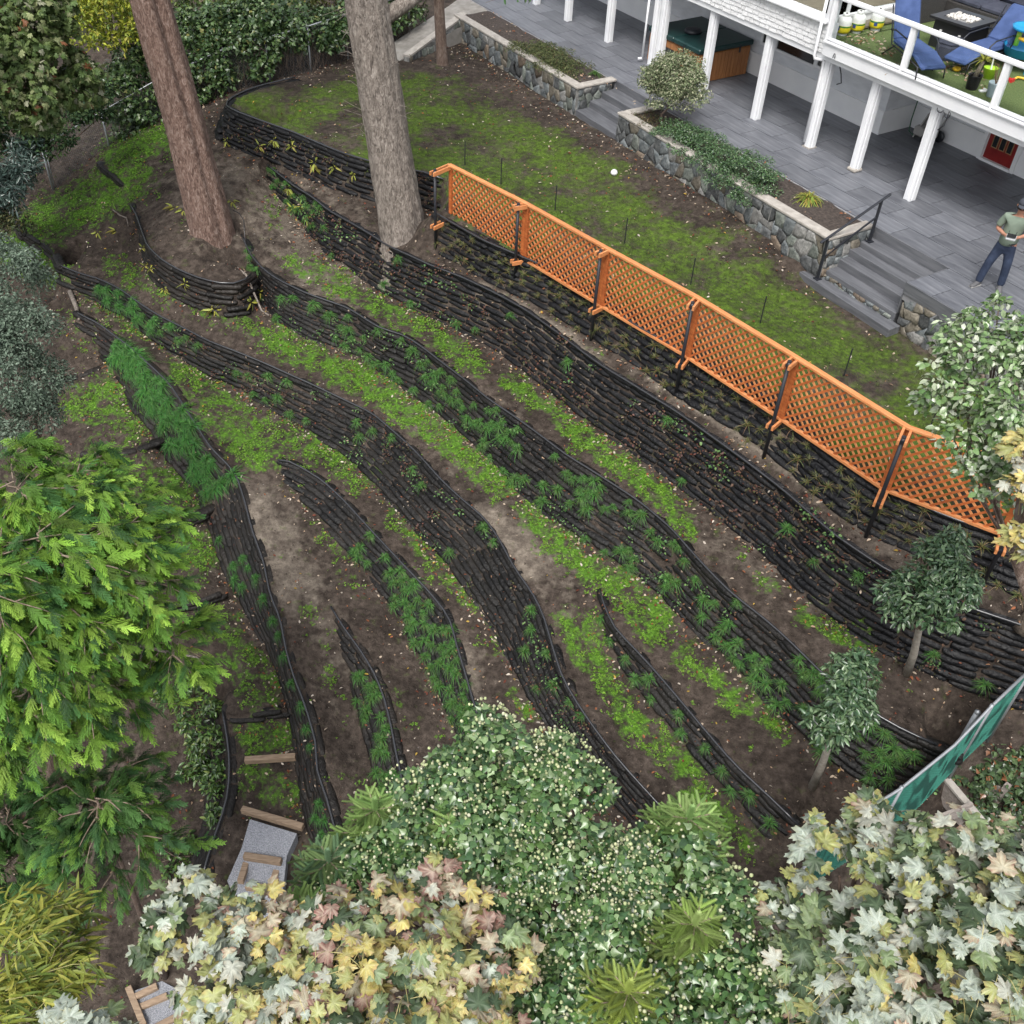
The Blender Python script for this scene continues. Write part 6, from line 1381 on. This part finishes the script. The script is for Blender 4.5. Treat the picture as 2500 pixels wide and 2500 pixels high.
# ------------------------------------------------------------------ grass tufts
def tuft_mesh(nb,L,arch,wd,cols,seed,spread=1.0):
    r=random.Random(seed); V=[];F=[];C=[]
    for i in range(nb):
        a=r.uniform(0,6.283); el=r.uniform(.35,1.35); l=L*r.uniform(.6,1.1); c=r.choice(cols); c=[x*r.uniform(.75,1.2) for x in c]; p=Vector((r.uniform(-.03,.03),r.uniform(-.03,.03),0)); d=Vector((math.cos(a)*math.cos(el)*spread,math.sin(a)*math.cos(el)*spread,math.sin(el))).normalized(); s=Vector((-math.sin(a),math.cos(a),0))*wd
        b0=len(V); n=4
        for k in range(n+1):
            f=k/n; q=p+d*l*f+Vector((0,0,-arch*l*f*f)); w_=(1-f)**.7
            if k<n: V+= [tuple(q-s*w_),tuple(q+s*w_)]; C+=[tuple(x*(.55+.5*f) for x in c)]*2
            else: V.append(tuple(q)); C.append(tuple(c))
        for k in range(n-1): i0=b0+2*k; F+=[(i0,i0+1,i0+3),(i0,i0+3,i0+2)]
        F.append((b0+2*n-2,b0+2*n-1,b0+2*n))
    return mesh_np('tuft',V,F,GRASSM,False,np.array(C))
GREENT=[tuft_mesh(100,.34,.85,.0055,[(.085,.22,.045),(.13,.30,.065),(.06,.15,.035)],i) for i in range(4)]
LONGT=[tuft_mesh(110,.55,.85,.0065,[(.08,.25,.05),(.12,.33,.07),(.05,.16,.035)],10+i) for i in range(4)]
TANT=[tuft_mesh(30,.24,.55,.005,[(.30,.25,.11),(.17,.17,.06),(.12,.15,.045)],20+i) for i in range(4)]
def seedling_mesh(cols,seed,n=16,size=.05,fern=False):
    r=np.random.default_rng(seed); P=[];Nr=[];Hd=[]
    for i in range(n):
        a=r.uniform(0,6.28); l=r.uniform(.02,.13); z=r.uniform(.02,.12); P.append((math.cos(a)*l,math.sin(a)*l,z)); Nr.append(UP+r.normal(0,.5,3)); Hd.append(np.array([math.cos(a),math.sin(a),.1]))
    V,F=leaf_oval(.7,.08,.25) if not fern else leaf_oval(.22,.03,.4)
    V=np.array(V);F=np.array(F);R=rot_frames(np.array(Nr),np.array(Hd)); S=size*r.uniform(.7,1.3,n)*(3.2 if fern else 1)
    Q=np.einsum('nij,nvj->nvi',R,V[None]*S[:,None,None])+np.array(P)[:,None,:]*(.4 if fern else 1)
    C=np.repeat(pickcol(n,cols,[1]*len(cols),r,.25)[:,None,:],len(V),1).reshape(-1,3)
    return mesh_np('seedling',Q.reshape(-1,3),(F[None]+(np.arange(n)*len(V))[:,None,None]).reshape(-1,3),LEAF,False,C)
SEEDR=[seedling_mesh([(.12,.05,.04),(.16,.09,.055),(.10,.10,.04)],30+i,12,.048) for i in range(3)]
SEEDG=[seedling_mesh([(.07,.17,.05),(.11,.23,.07),(.16,.27,.09)],40+i,14,.05) for i in range(3)]
FERN=[seedling_mesh([(.38,.36,.06),(.28,.32,.06),(.45,.40,.10)],50+i,12,.05,True) for i in range(2)]
def on_wall(k,n,u0,u1,v0,v1,seed,cluster=0.0,mind=.16):
    r=random.Random(seed); A,B,N=LOFT[k]; out=[]; tries=0
    while len(out)<n and tries<n*60:
        tries+=1; u=r.uniform(u0,u1)*(len(A)-1.01); a,fl,nn,tg,dn=wall_face(k,u,0); v=r.uniform(v0,v1)*fl
        if cluster and mnoise.noise(Vector((u*.09,v*2.0,seed*3.1)))<r.uniform(-.25,.5)*cluster: continue
        p=wall_face(k,u,v)[0]+np.array([nn[0],nn[1],0])*.06
        if any((p[0]-q[0][0])**2+(p[1]-q[0][1])**2+(p[2]-q[0][2])**2<mind*mind for q in out): continue
        px=topx(p)
        if not(-10<px[0]<2510 and px[1]<2510): continue
        out.append((p,nn))
    return out
def ordinal(n):
    return '%d%s'%(n,'th' if 10<=n%100<=20 else {1:'st',2:'nd',3:'rd'}.get(n%10,'th'))
def plant(name,meshes,spots,label,group,cat,smin,smax,seed,out=.35):
    r=random.Random(seed); spots=sorted(spots,key=lambda q: topx(q[0])[0])
    for i,(p,nn) in enumerate(spots):
        o=bpy.data.objects.new(name,r.choice(meshes)); s=r.uniform(smin,smax); z=Vector((nn[0]*out,nn[1]*out,1)).normalized(); x=z.orthogonal().normalized()
        M=Matrix((x,z.cross(x),z)).transposed().to_4x4()@Matrix.Rotation(r.uniform(0,6.28),4,'Z')@Matrix.Scale(s,4); M.translation=Vector(p); o.matrix_basis=M; link(o)
        tag(o,(label+', '+(ordinal(i+1)+' from the left' if i else 'leftmost one')),cat,group)
G='green sedge tufts on the bag walls'
plant('sedge_tuft',GREENT,on_wall('C',150,.02,.98,.03,.95,1,.6,.15),'sedge tuft on the long middle bag wall',G,'grass tuft',.6,1.1,1)
plant('sedge_tuft',GREENT,on_wall('D',34,.08,.9,.05,.85,2,.3,.3),'sedge tuft on the bag wall past the pale worn soil',G,'grass tuft',.6,1.0,2)
plant('sedge_tuft',GREENT,on_wall('E',58,.34,.97,.02,.9,3,0,.15),'sedge tuft in the thick row above the ivy-covered tree',G,'grass tuft',.7,1.1,3)
plant('sedge_tuft',GREENT,on_wall('F',26,.32,.99,.05,.9,4,0,.13),'sedge tuft on the shortest bag wall',G,'grass tuft',.8,1.2,4)
plant('sedge_tuft',GREENT,on_wall('B',20,.12,.98,.1,.95,5,.3,.4),'sedge tuft among reddish seedlings below the lattice',G,'grass tuft',.6,1.0,5)
plant('sedge_tuft',GREENT,on_wall('D2',13,.1,.98,.1,.9,6,0,.3),'sedge tuft on the short low right-hand bag wall',G,'grass tuft',.6,.95,6)
plant('sedge_tuft',GREENT,on_wall('B',14,.0,.12,.1,.9,15,0,.25),'sedge tuft on the seedling wall between the two trunks',G,'grass tuft',.6,1.0,15)
plant('long_grass_tuft',LONGT,on_wall('G',58,.10,.44,.0,.7,7,0,.15),'long bright grass tuft in the overgrown left wall','long grass tufts on the left bag wall','grass tuft',.75,1.1,7,.5)
plant('long_grass_tuft',LONGT,on_wall('G',20,.45,1,.1,.8,8,.3,.3),'thin long grass tuft low on the left bag wall','long grass tufts on the left bag wall','grass tuft',.4,.7,8,.5)
plant('long_grass_tuft',LONGT,on_wall('D',14,.06,.2,.0,.7,9,0,.15),'long grass tuft on the wall end below the reddish trunk','long grass tufts on the left bag wall','grass tuft',.5,.85,9,.5)
plant('straw_tuft',TANT,on_wall('1',135,.0,1,.12,.95,10,0,.2),'straw-coloured tuft on the bag wall under the lattice','straw-coloured tufts under the lattice','grass tuft',.6,1.15,10)
plant('red_seedling',SEEDR,on_wall('B',150,.1,1,.05,.97,11,.4,.14),'reddish seedling on the tall wall below the lattice','reddish seedlings on the bag walls','seedling',.7,1.2,11)
plant('red_seedling',SEEDR,on_wall('A',30,.35,1,.1,.95,12,.2,.14),'reddish seedling on the wall at the lawn corner','reddish seedlings on the bag walls','seedling',.7,1.1,12)
plant('red_seedling',SEEDR,on_wall('D',55,.15,.95,.05,.97,13,.5,.16),'reddish seedling on the wall past the pale soil','reddish seedlings on the bag walls','seedling',.6,1.0,13)
plant('green_seedling',SEEDG,on_wall('B',55,.08,1,.02,.9,14,.3,.2),'leafy green seedling on the tall wall below the lattice','green seedlings on the bag walls','seedling',.7,1.2,14)
plant('green_seedling',SEEDG,on_wall('C',60,.1,1,.0,.95,16,.4,.2),'leafy green seedling on the long sedge wall','green seedlings on the bag walls','seedling',.6,1.1,16)
plant('green_seedling',SEEDG,on_wall('D',45,.1,1,.0,.95,17,.4,.2),'leafy green seedling on the wall past the pale soil','green seedlings on the bag walls','seedling',.6,1.0,17)
plant('yellow_fern',FERN,on_wall('A',8,.35,.95,.2,.9,18,0,.5)+on_wall('B',4,.02,.15,.2,.8,19,0,.4)+on_wall('Cb',8,.2,1,.2,.9,20,0,.4),'yellowing fern on the walls near the trunks','yellow ferns near the trunks','fern',.9,1.5,18,.8)
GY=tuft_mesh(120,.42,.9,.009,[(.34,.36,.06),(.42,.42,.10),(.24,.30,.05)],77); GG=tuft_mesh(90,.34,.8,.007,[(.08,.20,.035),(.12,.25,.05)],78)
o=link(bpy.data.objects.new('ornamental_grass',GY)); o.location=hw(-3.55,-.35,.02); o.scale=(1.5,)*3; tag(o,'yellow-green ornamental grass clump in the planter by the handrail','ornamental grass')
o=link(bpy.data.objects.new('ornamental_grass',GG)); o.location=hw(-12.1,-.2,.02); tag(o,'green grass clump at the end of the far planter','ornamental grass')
for i,(x,y,z) in enumerate(((425,510,-2.2),(450,530,-2.3),(465,460,-2.1),(240,575,-3.3),(290,590,-3.35),(568,505,-2.2))):
    p=at(x,y,z); o=bpy.data.objects.new('ground_fern',FERN[i%2]); o.location=(p[0],p[1],gz(p[0],p[1])); o.scale=(1.3,)*3; link(o); tag(o,'small yellow fern on the bare soil round the reddish trunk, '+ordinal(i+1)+' from the trunk foot','fern','ground ferns round the trunk')

# ------------------------------------------------------------------ moss and clover leaflets, lawn blades, fallen leaves
rng=np.random.default_rng(201)
def terrain_points(n,maskfun,rng,box=(-13,11,7,33)):
    x=rng.uniform(box[0],box[1],n); y=rng.uniform(box[2],box[3],n); z=np.array([gz(a,b_) for a,b_ in zip(x,y)]); P=np.stack([x,y,z],1); px=topx(P)
    ok=(px[:,0]>-20)&(px[:,0]<2520)&(px[:,1]>0)&(px[:,1]<2520); P=P[ok]; px=px[ok]; m=maskfun(P,px); k=rng.random(len(P))<m; return P[k]
def slope_ok(P):
    r=[]
    for p in P:
        h=BV.ray_cast(Vector((p[0],p[1],30)),Vector((0,0,-1))); r.append(h[1].z if h[1] is not None else 0)
    return np.abs(np.array(r))
def mossm(P,px):
    m=strip_mask(px,STR); n=vnoise(P,1.0,4)*.35+vnoise(P,2.6,1)*.5+vnoise(P,7,5)*.45; m=np.clip((m-.68+n*1.7)*1.8,0,1); m*=(1-lawn_mask(P)); return m*(slope_ok(P)>.75)
Pm=np.concatenate([terrain_points(110000,mossm,rng) for _ in range(4)])
def trefoil():
    V=[];F=[]
    for k in range(3):
        a=k*2.094; c,s=math.cos(a),math.sin(a); i=len(V)
        for x,y,z in ((0,0,0),(-.3,.45,.08),(0,.8,-.02),(.3,.45,.08)): V.append((x*c-y*s,x*s+y*c,z))
        F+=[(i,i+2,i+1),(i,i+3,i+2)]
    return (V,F)
N=len(Pm); Pm[:,2]+=rng.uniform(.005,.035,N)
o=scatter('clover_carpet',trefoil(),Pm,UP+rng.normal(0,.35,(N,3)),rng.normal(0,1,(N,3)),rng.uniform(.022,.042,N),pickcol(N,[(.14,.30,.025),(.19,.38,.035),(.10,.22,.02),(.24,.40,.05)],[3,3,2,1],rng,.15),LEAF)
tag(o,'bright green clover and moss carpet in strips along the terraces','groundcover',kind='stuff')
def lawnm(P,px): 
    n=vnoise(P,5,7)*.4+vnoise(P,1.5,2)*.25; return np.clip(lawn_green(P)*.8-.1+n,0,1)*lawn_mask(P)
Pl=terrain_points(150000,lawnm,rng,(-8,11,11,33)); N=len(Pl)
o=scatter('lawn_grass',([(-.12,0,0),(.12,0,0),(0,.35,1)],[(0,1,2)]),Pl,rng.normal(0,.35,(N,3))+UP,rng.normal(0,1,(N,3)),rng.uniform(.03,.06,N),pickcol(N,[(.07,.115,.014),(.10,.155,.018),(.05,.075,.012),(.13,.18,.03)],[3,3,2,1],rng,.2),GRASSM)
tag(o,'thin mossy lawn grass with bare soil showing through','grass',kind='stuff')
def litterm(P,px):
    n=vnoise(P,1.4,11)*.5+.25; m=np.clip(n,0.05,1)
    return m
Pf=terrain_points(20000,litterm,rng)
# heaps along wall bottoms and the planter foot
ext=[]
for k,dn in (('A',.8),('B',2.2),('C',2.2),('D',2.0),('E',1.2),('G',1.6),('1',1.6),('Cb',.8),('D2',.8)):
    A,B_,Nn=LOFT[k]
    for i in range(int(len(B_)*dn*2.6)):
        j=rng.integers(0,len(B_)); q=B_[j,:2]+Nn[j]*abs(rng.normal(.08,.16)); ext.append((q[0],q[1]))
for i in range(420):
    s=rng.uniform(-18.5,-2.3); q=hw(s,-1.33-abs(rng.normal(0,.35))); ext.append((q.x,q.y))
for i in range(260):
    f=rng.uniform(.1,1); q=hp(f)+np.array([.1,-.25,0])+rng.normal(0,.15,3); ext.append((q[0],q[1]))
Pe=np.array([(x,y,gz(x,y)) for x,y in ext]); Pf=np.concatenate([Pf,Pe])
Pf=Pf[((Pf[:,0]-HO[0])*HT[0]+(Pf[:,1]-HO[1])*HT[1]<-1.3)]
N=len(Pf); Pf[:,2]+=rng.uniform(.012,.03,N); nearw=np.arange(N)>=N-len(ext)
col=pickcol(N,[(.52,.42,.32),(.40,.28,.19),(.30,.11,.05),(.17,.05,.03),(.45,.30,.06),(.60,.53,.45)],[3,2.2,2.2,2,.5,1.6],rng,.2)
o=scatter('fallen_leaves',leaf_oval(.5,.12,.1),Pf,UP+rng.normal(0,.35,(N,3)),rng.normal(0,1,(N,3)),rng.uniform(.025,.09,N),col,LEAFD)
tag(o,'scattered pale and rusty fallen leaves over the terraces and lawn','leaf litter',kind='stuff')
# leaves on the deck and patio beds
q=[]
for i in range(330):
    p=dp(rng.uniform(2060,2420),0); 
    cx,cy=[(2110,95),(2170,125),(2230,150),(2310,165),(2350,165),(2380,190)][int(rng.integers(6))]; p=dp(cx+rng.normal(0,22),cy+rng.normal(0,10)); q.append(tuple(p+Vector((0,0,.012))))
for i in range(120): p=hw(rng.uniform(-18,-2.1),rng.uniform(-1.0,-.0),.06); q.append(tuple(p))
q=[p for p in q if True]
q=np.array(q); N=len(q)
o=scatter('deck_leaves',leaf_oval(.5,.12,.1),q,UP+rng.normal(0,.3,(N,3)),rng.normal(0,1,(N,3)),rng.uniform(.05,.10,N),pickcol(N,[(.52,.42,.32),(.45,.3,.2),(.3,.12,.06)],[3,2,1.2],rng),LEAFD); tag(o,'dry fallen leaves drifted on the deck turf and planting beds','leaf litter',kind='stuff')
# ivy and litter beyond the right fence
rng=np.random.default_rng(301); b=at(2450,1850,-4.9); e=empty('ivy_groundcover',tuple(b),0,'ivy carpet with brown leaves beyond the green netted fence','ivy')
cl=[(at(x,y,z)-b,(.5,.5,.16)) for x,y,z in ((2420,1830,-4.75),(2470,1790,-4.6),(2450,1900,-4.95),(2380,1880,-4.95),(2500,1850,-4.7),(2350,1850,-4.8),(2420,1960,-5.2),(2400,1780,-4.5),(2500,1740,-4.4),(2470,2000,-5.2))]
mb=MB()
for c,r in cl: mb.tube([Vector(c)-Vector((.3,.2,.1)),Vector(c)+Vector((.3,.1,.05))],.008,4,False)
mb.build('vines',TWIG,e); leafy('foliage',subclumps(cl,12,rng,.42),3200,leaf_ivy(),.10,[(.07,.12,.05),(.11,.17,.07),(.05,.08,.04),(.25,.11,.05)],[3,2,2,.6],LEAFG,e,rng,.3,.3,1.0,.5)
# overhanging twig tips at the top edge
for x,y,d,lb,n in ((1260,0,22,'green leafy twig hanging in at the top edge over the patio',90),(1830,-20,19,'bare twiggy branch with a few leaves hanging over the shingled wall',30)):
    c=along(x,y,d); e=empty('hanging_branch',tuple(c),0,lb,'branch'); mb=MB(); r_=random.Random(n)
    for i in range(10 if n<50 else 4):
        p=Vector((r_.uniform(-.3,.3),0,.4)); pts=[p]; dd=Vector((r_.uniform(-.4,.4),r_.uniform(-.2,.2),-.3))
        for k in range(5): pts.append(pts[-1]+dd*.28); dd+=Vector((r_.uniform(-.25,.25),r_.uniform(-.2,.2),r_.uniform(-.08,.1)))
        mb.tube(pts,[.012,.01,.008,.007,.005,.003],5,False)
    mb.build('twigs',B3,e); leafy('leaves',[(np.array([0,0,.15]),(.28,.2,.22))],n,leaf_oval(.5,.08,.2),.12,[(.07,.16,.05),(.13,.22,.08)],[1,1],LEAF,e,rng,.3)

rng=np.random.default_rng(401)
def clodm(P,px): return (1-lawn_mask(P)*.7)*.9*(1-strip_mask(px,STR)*.6)
Pc=terrain_points(26000,clodm,rng); N=len(Pc)
o=scatter('soil_clods',([(1,0,0),(-.5,.9,0),(-.5,-.9,0),(0,0,.9),(0,0,-.5)],[(0,1,3),(1,2,3),(2,0,3),(1,0,4),(2,1,4),(0,2,4)]),Pc+np.array([0,0,.006]),UP+rng.normal(0,.5,(N,3)),rng.normal(0,1,(N,3)),rng.uniform(.008,.03,N)*rng.uniform(.5,1,N),pickcol(N,[(.05,.038,.03),(.09,.07,.056),(.16,.135,.11),(.28,.26,.24)],[4,4,2,.5],rng),LEAFD)
tag(o,'small clods and pebbles on the bare soil of the terraces','soil clods',kind='stuff')

# leaves caught on the bag ledges
rng=np.random.default_rng(501); q=[]
for k,n in (('1',120),('A',60),('B',420),('C',420),('D',480),('D2',70),('E',160),('F',60),('G',320),('Cb',60)):
    A,B_,Nn=LOFT[k]
    for i in range(n):
        u=rng.uniform(0,len(A)-1.01); a,fl,nn,tg,dn=wall_face(k,u,0); c=int(rng.integers(0,max(1,int(fl/COURSE)))); pp=wall_face(k,u,min(fl,(c+.02)*COURSE))[0]; q.append(pp+np.array([nn[0],nn[1],0])*rng.uniform(.0,.07)+np.array([0,0,.035]))
q=np.array(q); N=len(q)
o=scatter('wall_leaves',leaf_oval(.5,.15,.1),q,UP+rng.normal(0,.45,(N,3)),rng.normal(0,1,(N,3)),rng.uniform(.025,.075,N),pickcol(N,[(.42,.33,.25),(.30,.16,.09),(.22,.08,.045),(.14,.06,.04),(.12,.09,.06)],[1.4,2,2.4,2,2],rng),LEAFD); tag(o,'small dead leaves caught on the ledges of the bag walls','leaf litter',kind='stuff')
# ------------------------------------------------------------------ person with a controller on the patio
SKIN=mat('skin',[(.3,(.36,.17,.11)),(.7,(.46,.235,.16))],scale=14,rough=.55)
TEE=mat('sage_tshirt',[(.3,(.135,.175,.135)),(.7,(.18,.225,.175))],scale=5,rough=.9,bump=.35,bscale=9)
JEAN=mat('indigo_denim',[(.3,(.012,.02,.045)),(.7,(.03,.045,.085))],scale=9,rough=.85,bump=.35,bscale=14)
SHOE=plain('grey_shoe',(.10,.10,.105),.7); SOLE=plain('pale_sole',(.42,.41,.39),.7); CAPM=plain('dark_cap',(.045,.05,.065),.8); HAIRM=plain('dark_hair',(.03,.022,.018),.7)
fdir=Vector((-.50,-.866,0)); pa=math.atan2(fdir.y,fdir.x)+math.pi/2
pc=hw(.93,.17,.004)
per=empty('person',pc,pa,'person in grey-green t-shirt, dark jeans and cap holding a controller on the patio','person')
def skin_obj(name,verts,edges,radii,mt,root=0,sub=2):
    me=bpy.data.meshes.new(name); me.from_pydata(verts,edges,[]); o=bpy.data.objects.new(name,me); link(o,per)
    sk=o.modifiers.new('skin','SKIN'); sk.use_smooth_shade=True
    ss=o.modifiers.new('sub','SUBSURF'); ss.levels=sub; ss.render_levels=sub
    lay=me.skin_vertices[0] if len(me.skin_vertices) else None
    if lay is None:
        bm=bmesh.new(); bm.from_mesh(me); bm.verts.layers.skin.verify(); bm.to_mesh(me); bm.free(); lay=me.skin_vertices[0]
    for i,r in enumerate(radii): lay.data[i].radius=(r if hasattr(r,'__len__') else (r,r)); lay.data[i].use_root=(i==root)
    me.materials.append(mt); return o
v=[];ed=[];rd=[]
def J(p,r,par=None):
    v.append(p); rd.append(r)
    if par is not None: ed.append((par,len(v)-1))
    return len(v)-1
RF=(-.27,-.02); LF=(.12,.03)     # feet: right, left
pel=J((-.05,.02,.95),(.11,.09)); wa=J((-.04,.01,1.10),(.105,.085),pel); ch=J((-.03,.0,1.33),(.13,.095),wa); nb=J((-.03,.0,1.47),(.10,.08),ch); nk=J((-.03,-.02,1.54),.055,nb); hb=J((-.03,-.035,1.615),(.068,.075),nk); hm=J((-.03,-.035,1.69),(.076,.09),hb); ht=J((-.03,-.03,1.77),(.06,.07),hm)
HANDS={}
for s,foot,nm in ((-1,RF,'R'),(1,LF,'L')):
    hp_=J((-.05+s*.095,.02,.90),.095,pel); kn=J(((-.05+s*.10)*.4+foot[0]*.6,-.02+foot[1]*.5,.50),.062,hp_); an=J((foot[0],foot[1]+.03,.12),.038,kn)
    sh=J((-.03+s*.17,.0,1.44),.07,ch); el=J((-.03+s*.27,.02,1.17),.045,sh); wr_=J((-.03+s*.12,-.23,1.185),.029,el); pm=J((-.03+s*.085,-.285,1.20),(.034,.02),wr_); HANDS[nm]=(Vector(v[pm]),s)
    for j in range(4):
        f0=J((-.03+s*(.075-.004*j),-.325+.006*abs(j-1.5),1.225-.022*j),.0085,pm); J((-.03+s*(.045-.002*j),-.335,1.222-.021*j),.0078,f0)
    t0=J((-.03+s*.062,-.29,1.235),.0095,pm); J((-.03+s*.045,-.315,1.243),.0085,t0)
skin_obj('body',v,ed,rd,SKIN,0,2)
# clothes
v=[];ed=[];rd=[]
p0=J((-.05,.02,.87),(.185,.15)); p1_=J((-.045,.01,1.05),(.185,.155),p0); p2_=J((-.03,.0,1.30),(.185,.135),p1_); p3_=J((-.03,.0,1.44),(.15,.10),p2_); J((-.03,-.005,1.495),(.075,.07),p3_)
for s in (-1,1): a_=J((-.03+s*.19,.0,1.425),.085,p3_); b_=J((-.03+s*.25,.012,1.28),.072,a_); J((-.03+s*.265,.016,1.215),.068,b_)
skin_obj('tshirt',v,ed,rd,TEE,0,2)
v=[];ed=[];rd=[]
p0=J((-.05,.02,1.02),(.155,.125)); p1_=J((-.05,.02,.88),(.165,.135),p0)
for s,foot in ((-1,RF),(1,LF)):
    a_=J((-.05+s*.10,.02,.80),.105,p1_); k1=J(((-.05+s*.10)*.4+foot[0]*.6,-.02+foot[1]*.5,.50),.083,a_); k2=J((foot[0]*.9-.005+s*.005,foot[1]+.01,.28),.078,k1); J((foot[0],foot[1]+.025,.06),.075,k2)
skin_obj('jeans',v,ed,rd,JEAN,0,2)
MB().lathe([(.152,-.018),(.158,-.015),(.158,.015),(.152,.018)],(-.05,.02,.965),20).build('belt',BLACKM,per,True).scale=(1,.86,1)
for foot,a in ((RF,-.55),(LF,.1)):
    d=Vector((math.sin(a),-math.cos(a),0)); c=Vector((foot[0],foot[1],0)); m=Matrix((Vector((-d.y,d.x,0)),d,Vector((0,0,1)))).transposed()
    vs=[];n=12
    def sect(y,wd,h):
        return [c+m@Vector((wd*math.cos(q),y,max(.022,h*.5+h*.5*math.sin(q)) )) for q in np.linspace(0,2*math.pi,n,endpoint=False)]
    rings=[sect(-.085,.02,.06),sect(-.07,.04,.10),sect(.0,.045,.12),sect(.08,.05,.085),sect(.15,.048,.065),sect(.185,.025,.045)]
    mb=MB(); flat=[p for r in rings for p in r]; mb.poly(flat,[(i*n+k,i*n+(k+1)%n,(i+1)*n+(k+1)%n,(i+1)*n+k) for i in range(5) for k in range(n)]+[tuple(reversed(range(n))),tuple(5*n+k for k in range(n))])
    sh=mb.build('shoe',SHOE,per,True)
    MB().box(c+m@Vector((0,.05,.012)),(.088,.26,.024),m).build('sole',SOLE,sh,bevel=.008)
# head details
hc=Vector((-.03,-.035,1.69))
cp_=MB().lathe([(.092,.0),(.093,.03),(.085,.07),(.06,.10),(.0,.115)],hc+Vector((0,.008,.025)),18).build('cap',CAPM,per,True)
mb=MB(); n=9
vs=[hc+Vector((.088*math.sin(q),-.085*math.cos(q)+.008,.03)) for q in np.linspace(-1.1,1.1,n)]+[hc+Vector((.085*math.sin(q),-.17*math.cos(q*.8)+.0,.012)) for q in np.linspace(-1.1,1.1,n)]
mb.poly(vs+[p-Vector((0,0,.008)) for p in vs],[(k,k+1,n+k+1,n+k) for k in range(n-1)]+[(2*n+n+k,2*n+n+k+1,2*n+k+1,2*n+k) for k in range(n-1)]); mb.build('brim',CAPM,cp_,True)
MB().lathe([(.094,-.06),(.097,.0),(.095,.03)],hc+Vector((0,.018,0)),18).build('hair',HAIRM,per,True).scale=(1,1,1)
MB().tube([hc+Vector((0,-.088,.005)),hc+Vector((0,-.112,-.025)),hc+Vector((0,-.095,-.035))],[.010,.016,.012],8).build('nose',SKIN,per,True)
for s in (-1,1):
    MB().lathe([(.0,-.009),(.011,-.004),(.011,.004),(.0,.009)],hc+Vector((s*.033,-.088,.008)),8).build('eye',plain('eye_dark',(.05,.04,.035),.2),per,True)
    MB().lathe([(.0,-.03),(.016,-.015),(.018,.01),(.0,.028)],hc+Vector((s*.088,.005,-.005)),8).build('ear',SKIN,per,True)
MB().box(hc+Vector((0,-.09,-.06)),(.05,.012,.009)).build('mouth',plain('lips',(.28,.10,.08),.5),per,bevel=.003)
rc=empty('remote_controller',per.matrix_basis@Vector((-.03,-.335,1.205)),pa,'pale grey drone controller held in both hands','controller')
MB().box((0,0,0),(.17,.055,.11),Matrix.Rotation(-.6,3,'X')).build('case',plain('controller_grey',(.45,.46,.47),.4),rc,bevel=.015)
for s in (-1,1): MB().tube([(s*.05,.01,.02),(s*.05,.0,.05)],.007,8).build('stick',BLACKM,rc)
MB().box((0,-.04,.05),(.15,.012,.07),Matrix.Rotation(-.3,3,'X')).build('screen',DARKG,rc)
for s in (-1,1): MB().tube([(s*.06,.02,.05),(s*.062,.03,.11)],.005,6).build('antenna',BLACKM,rc)
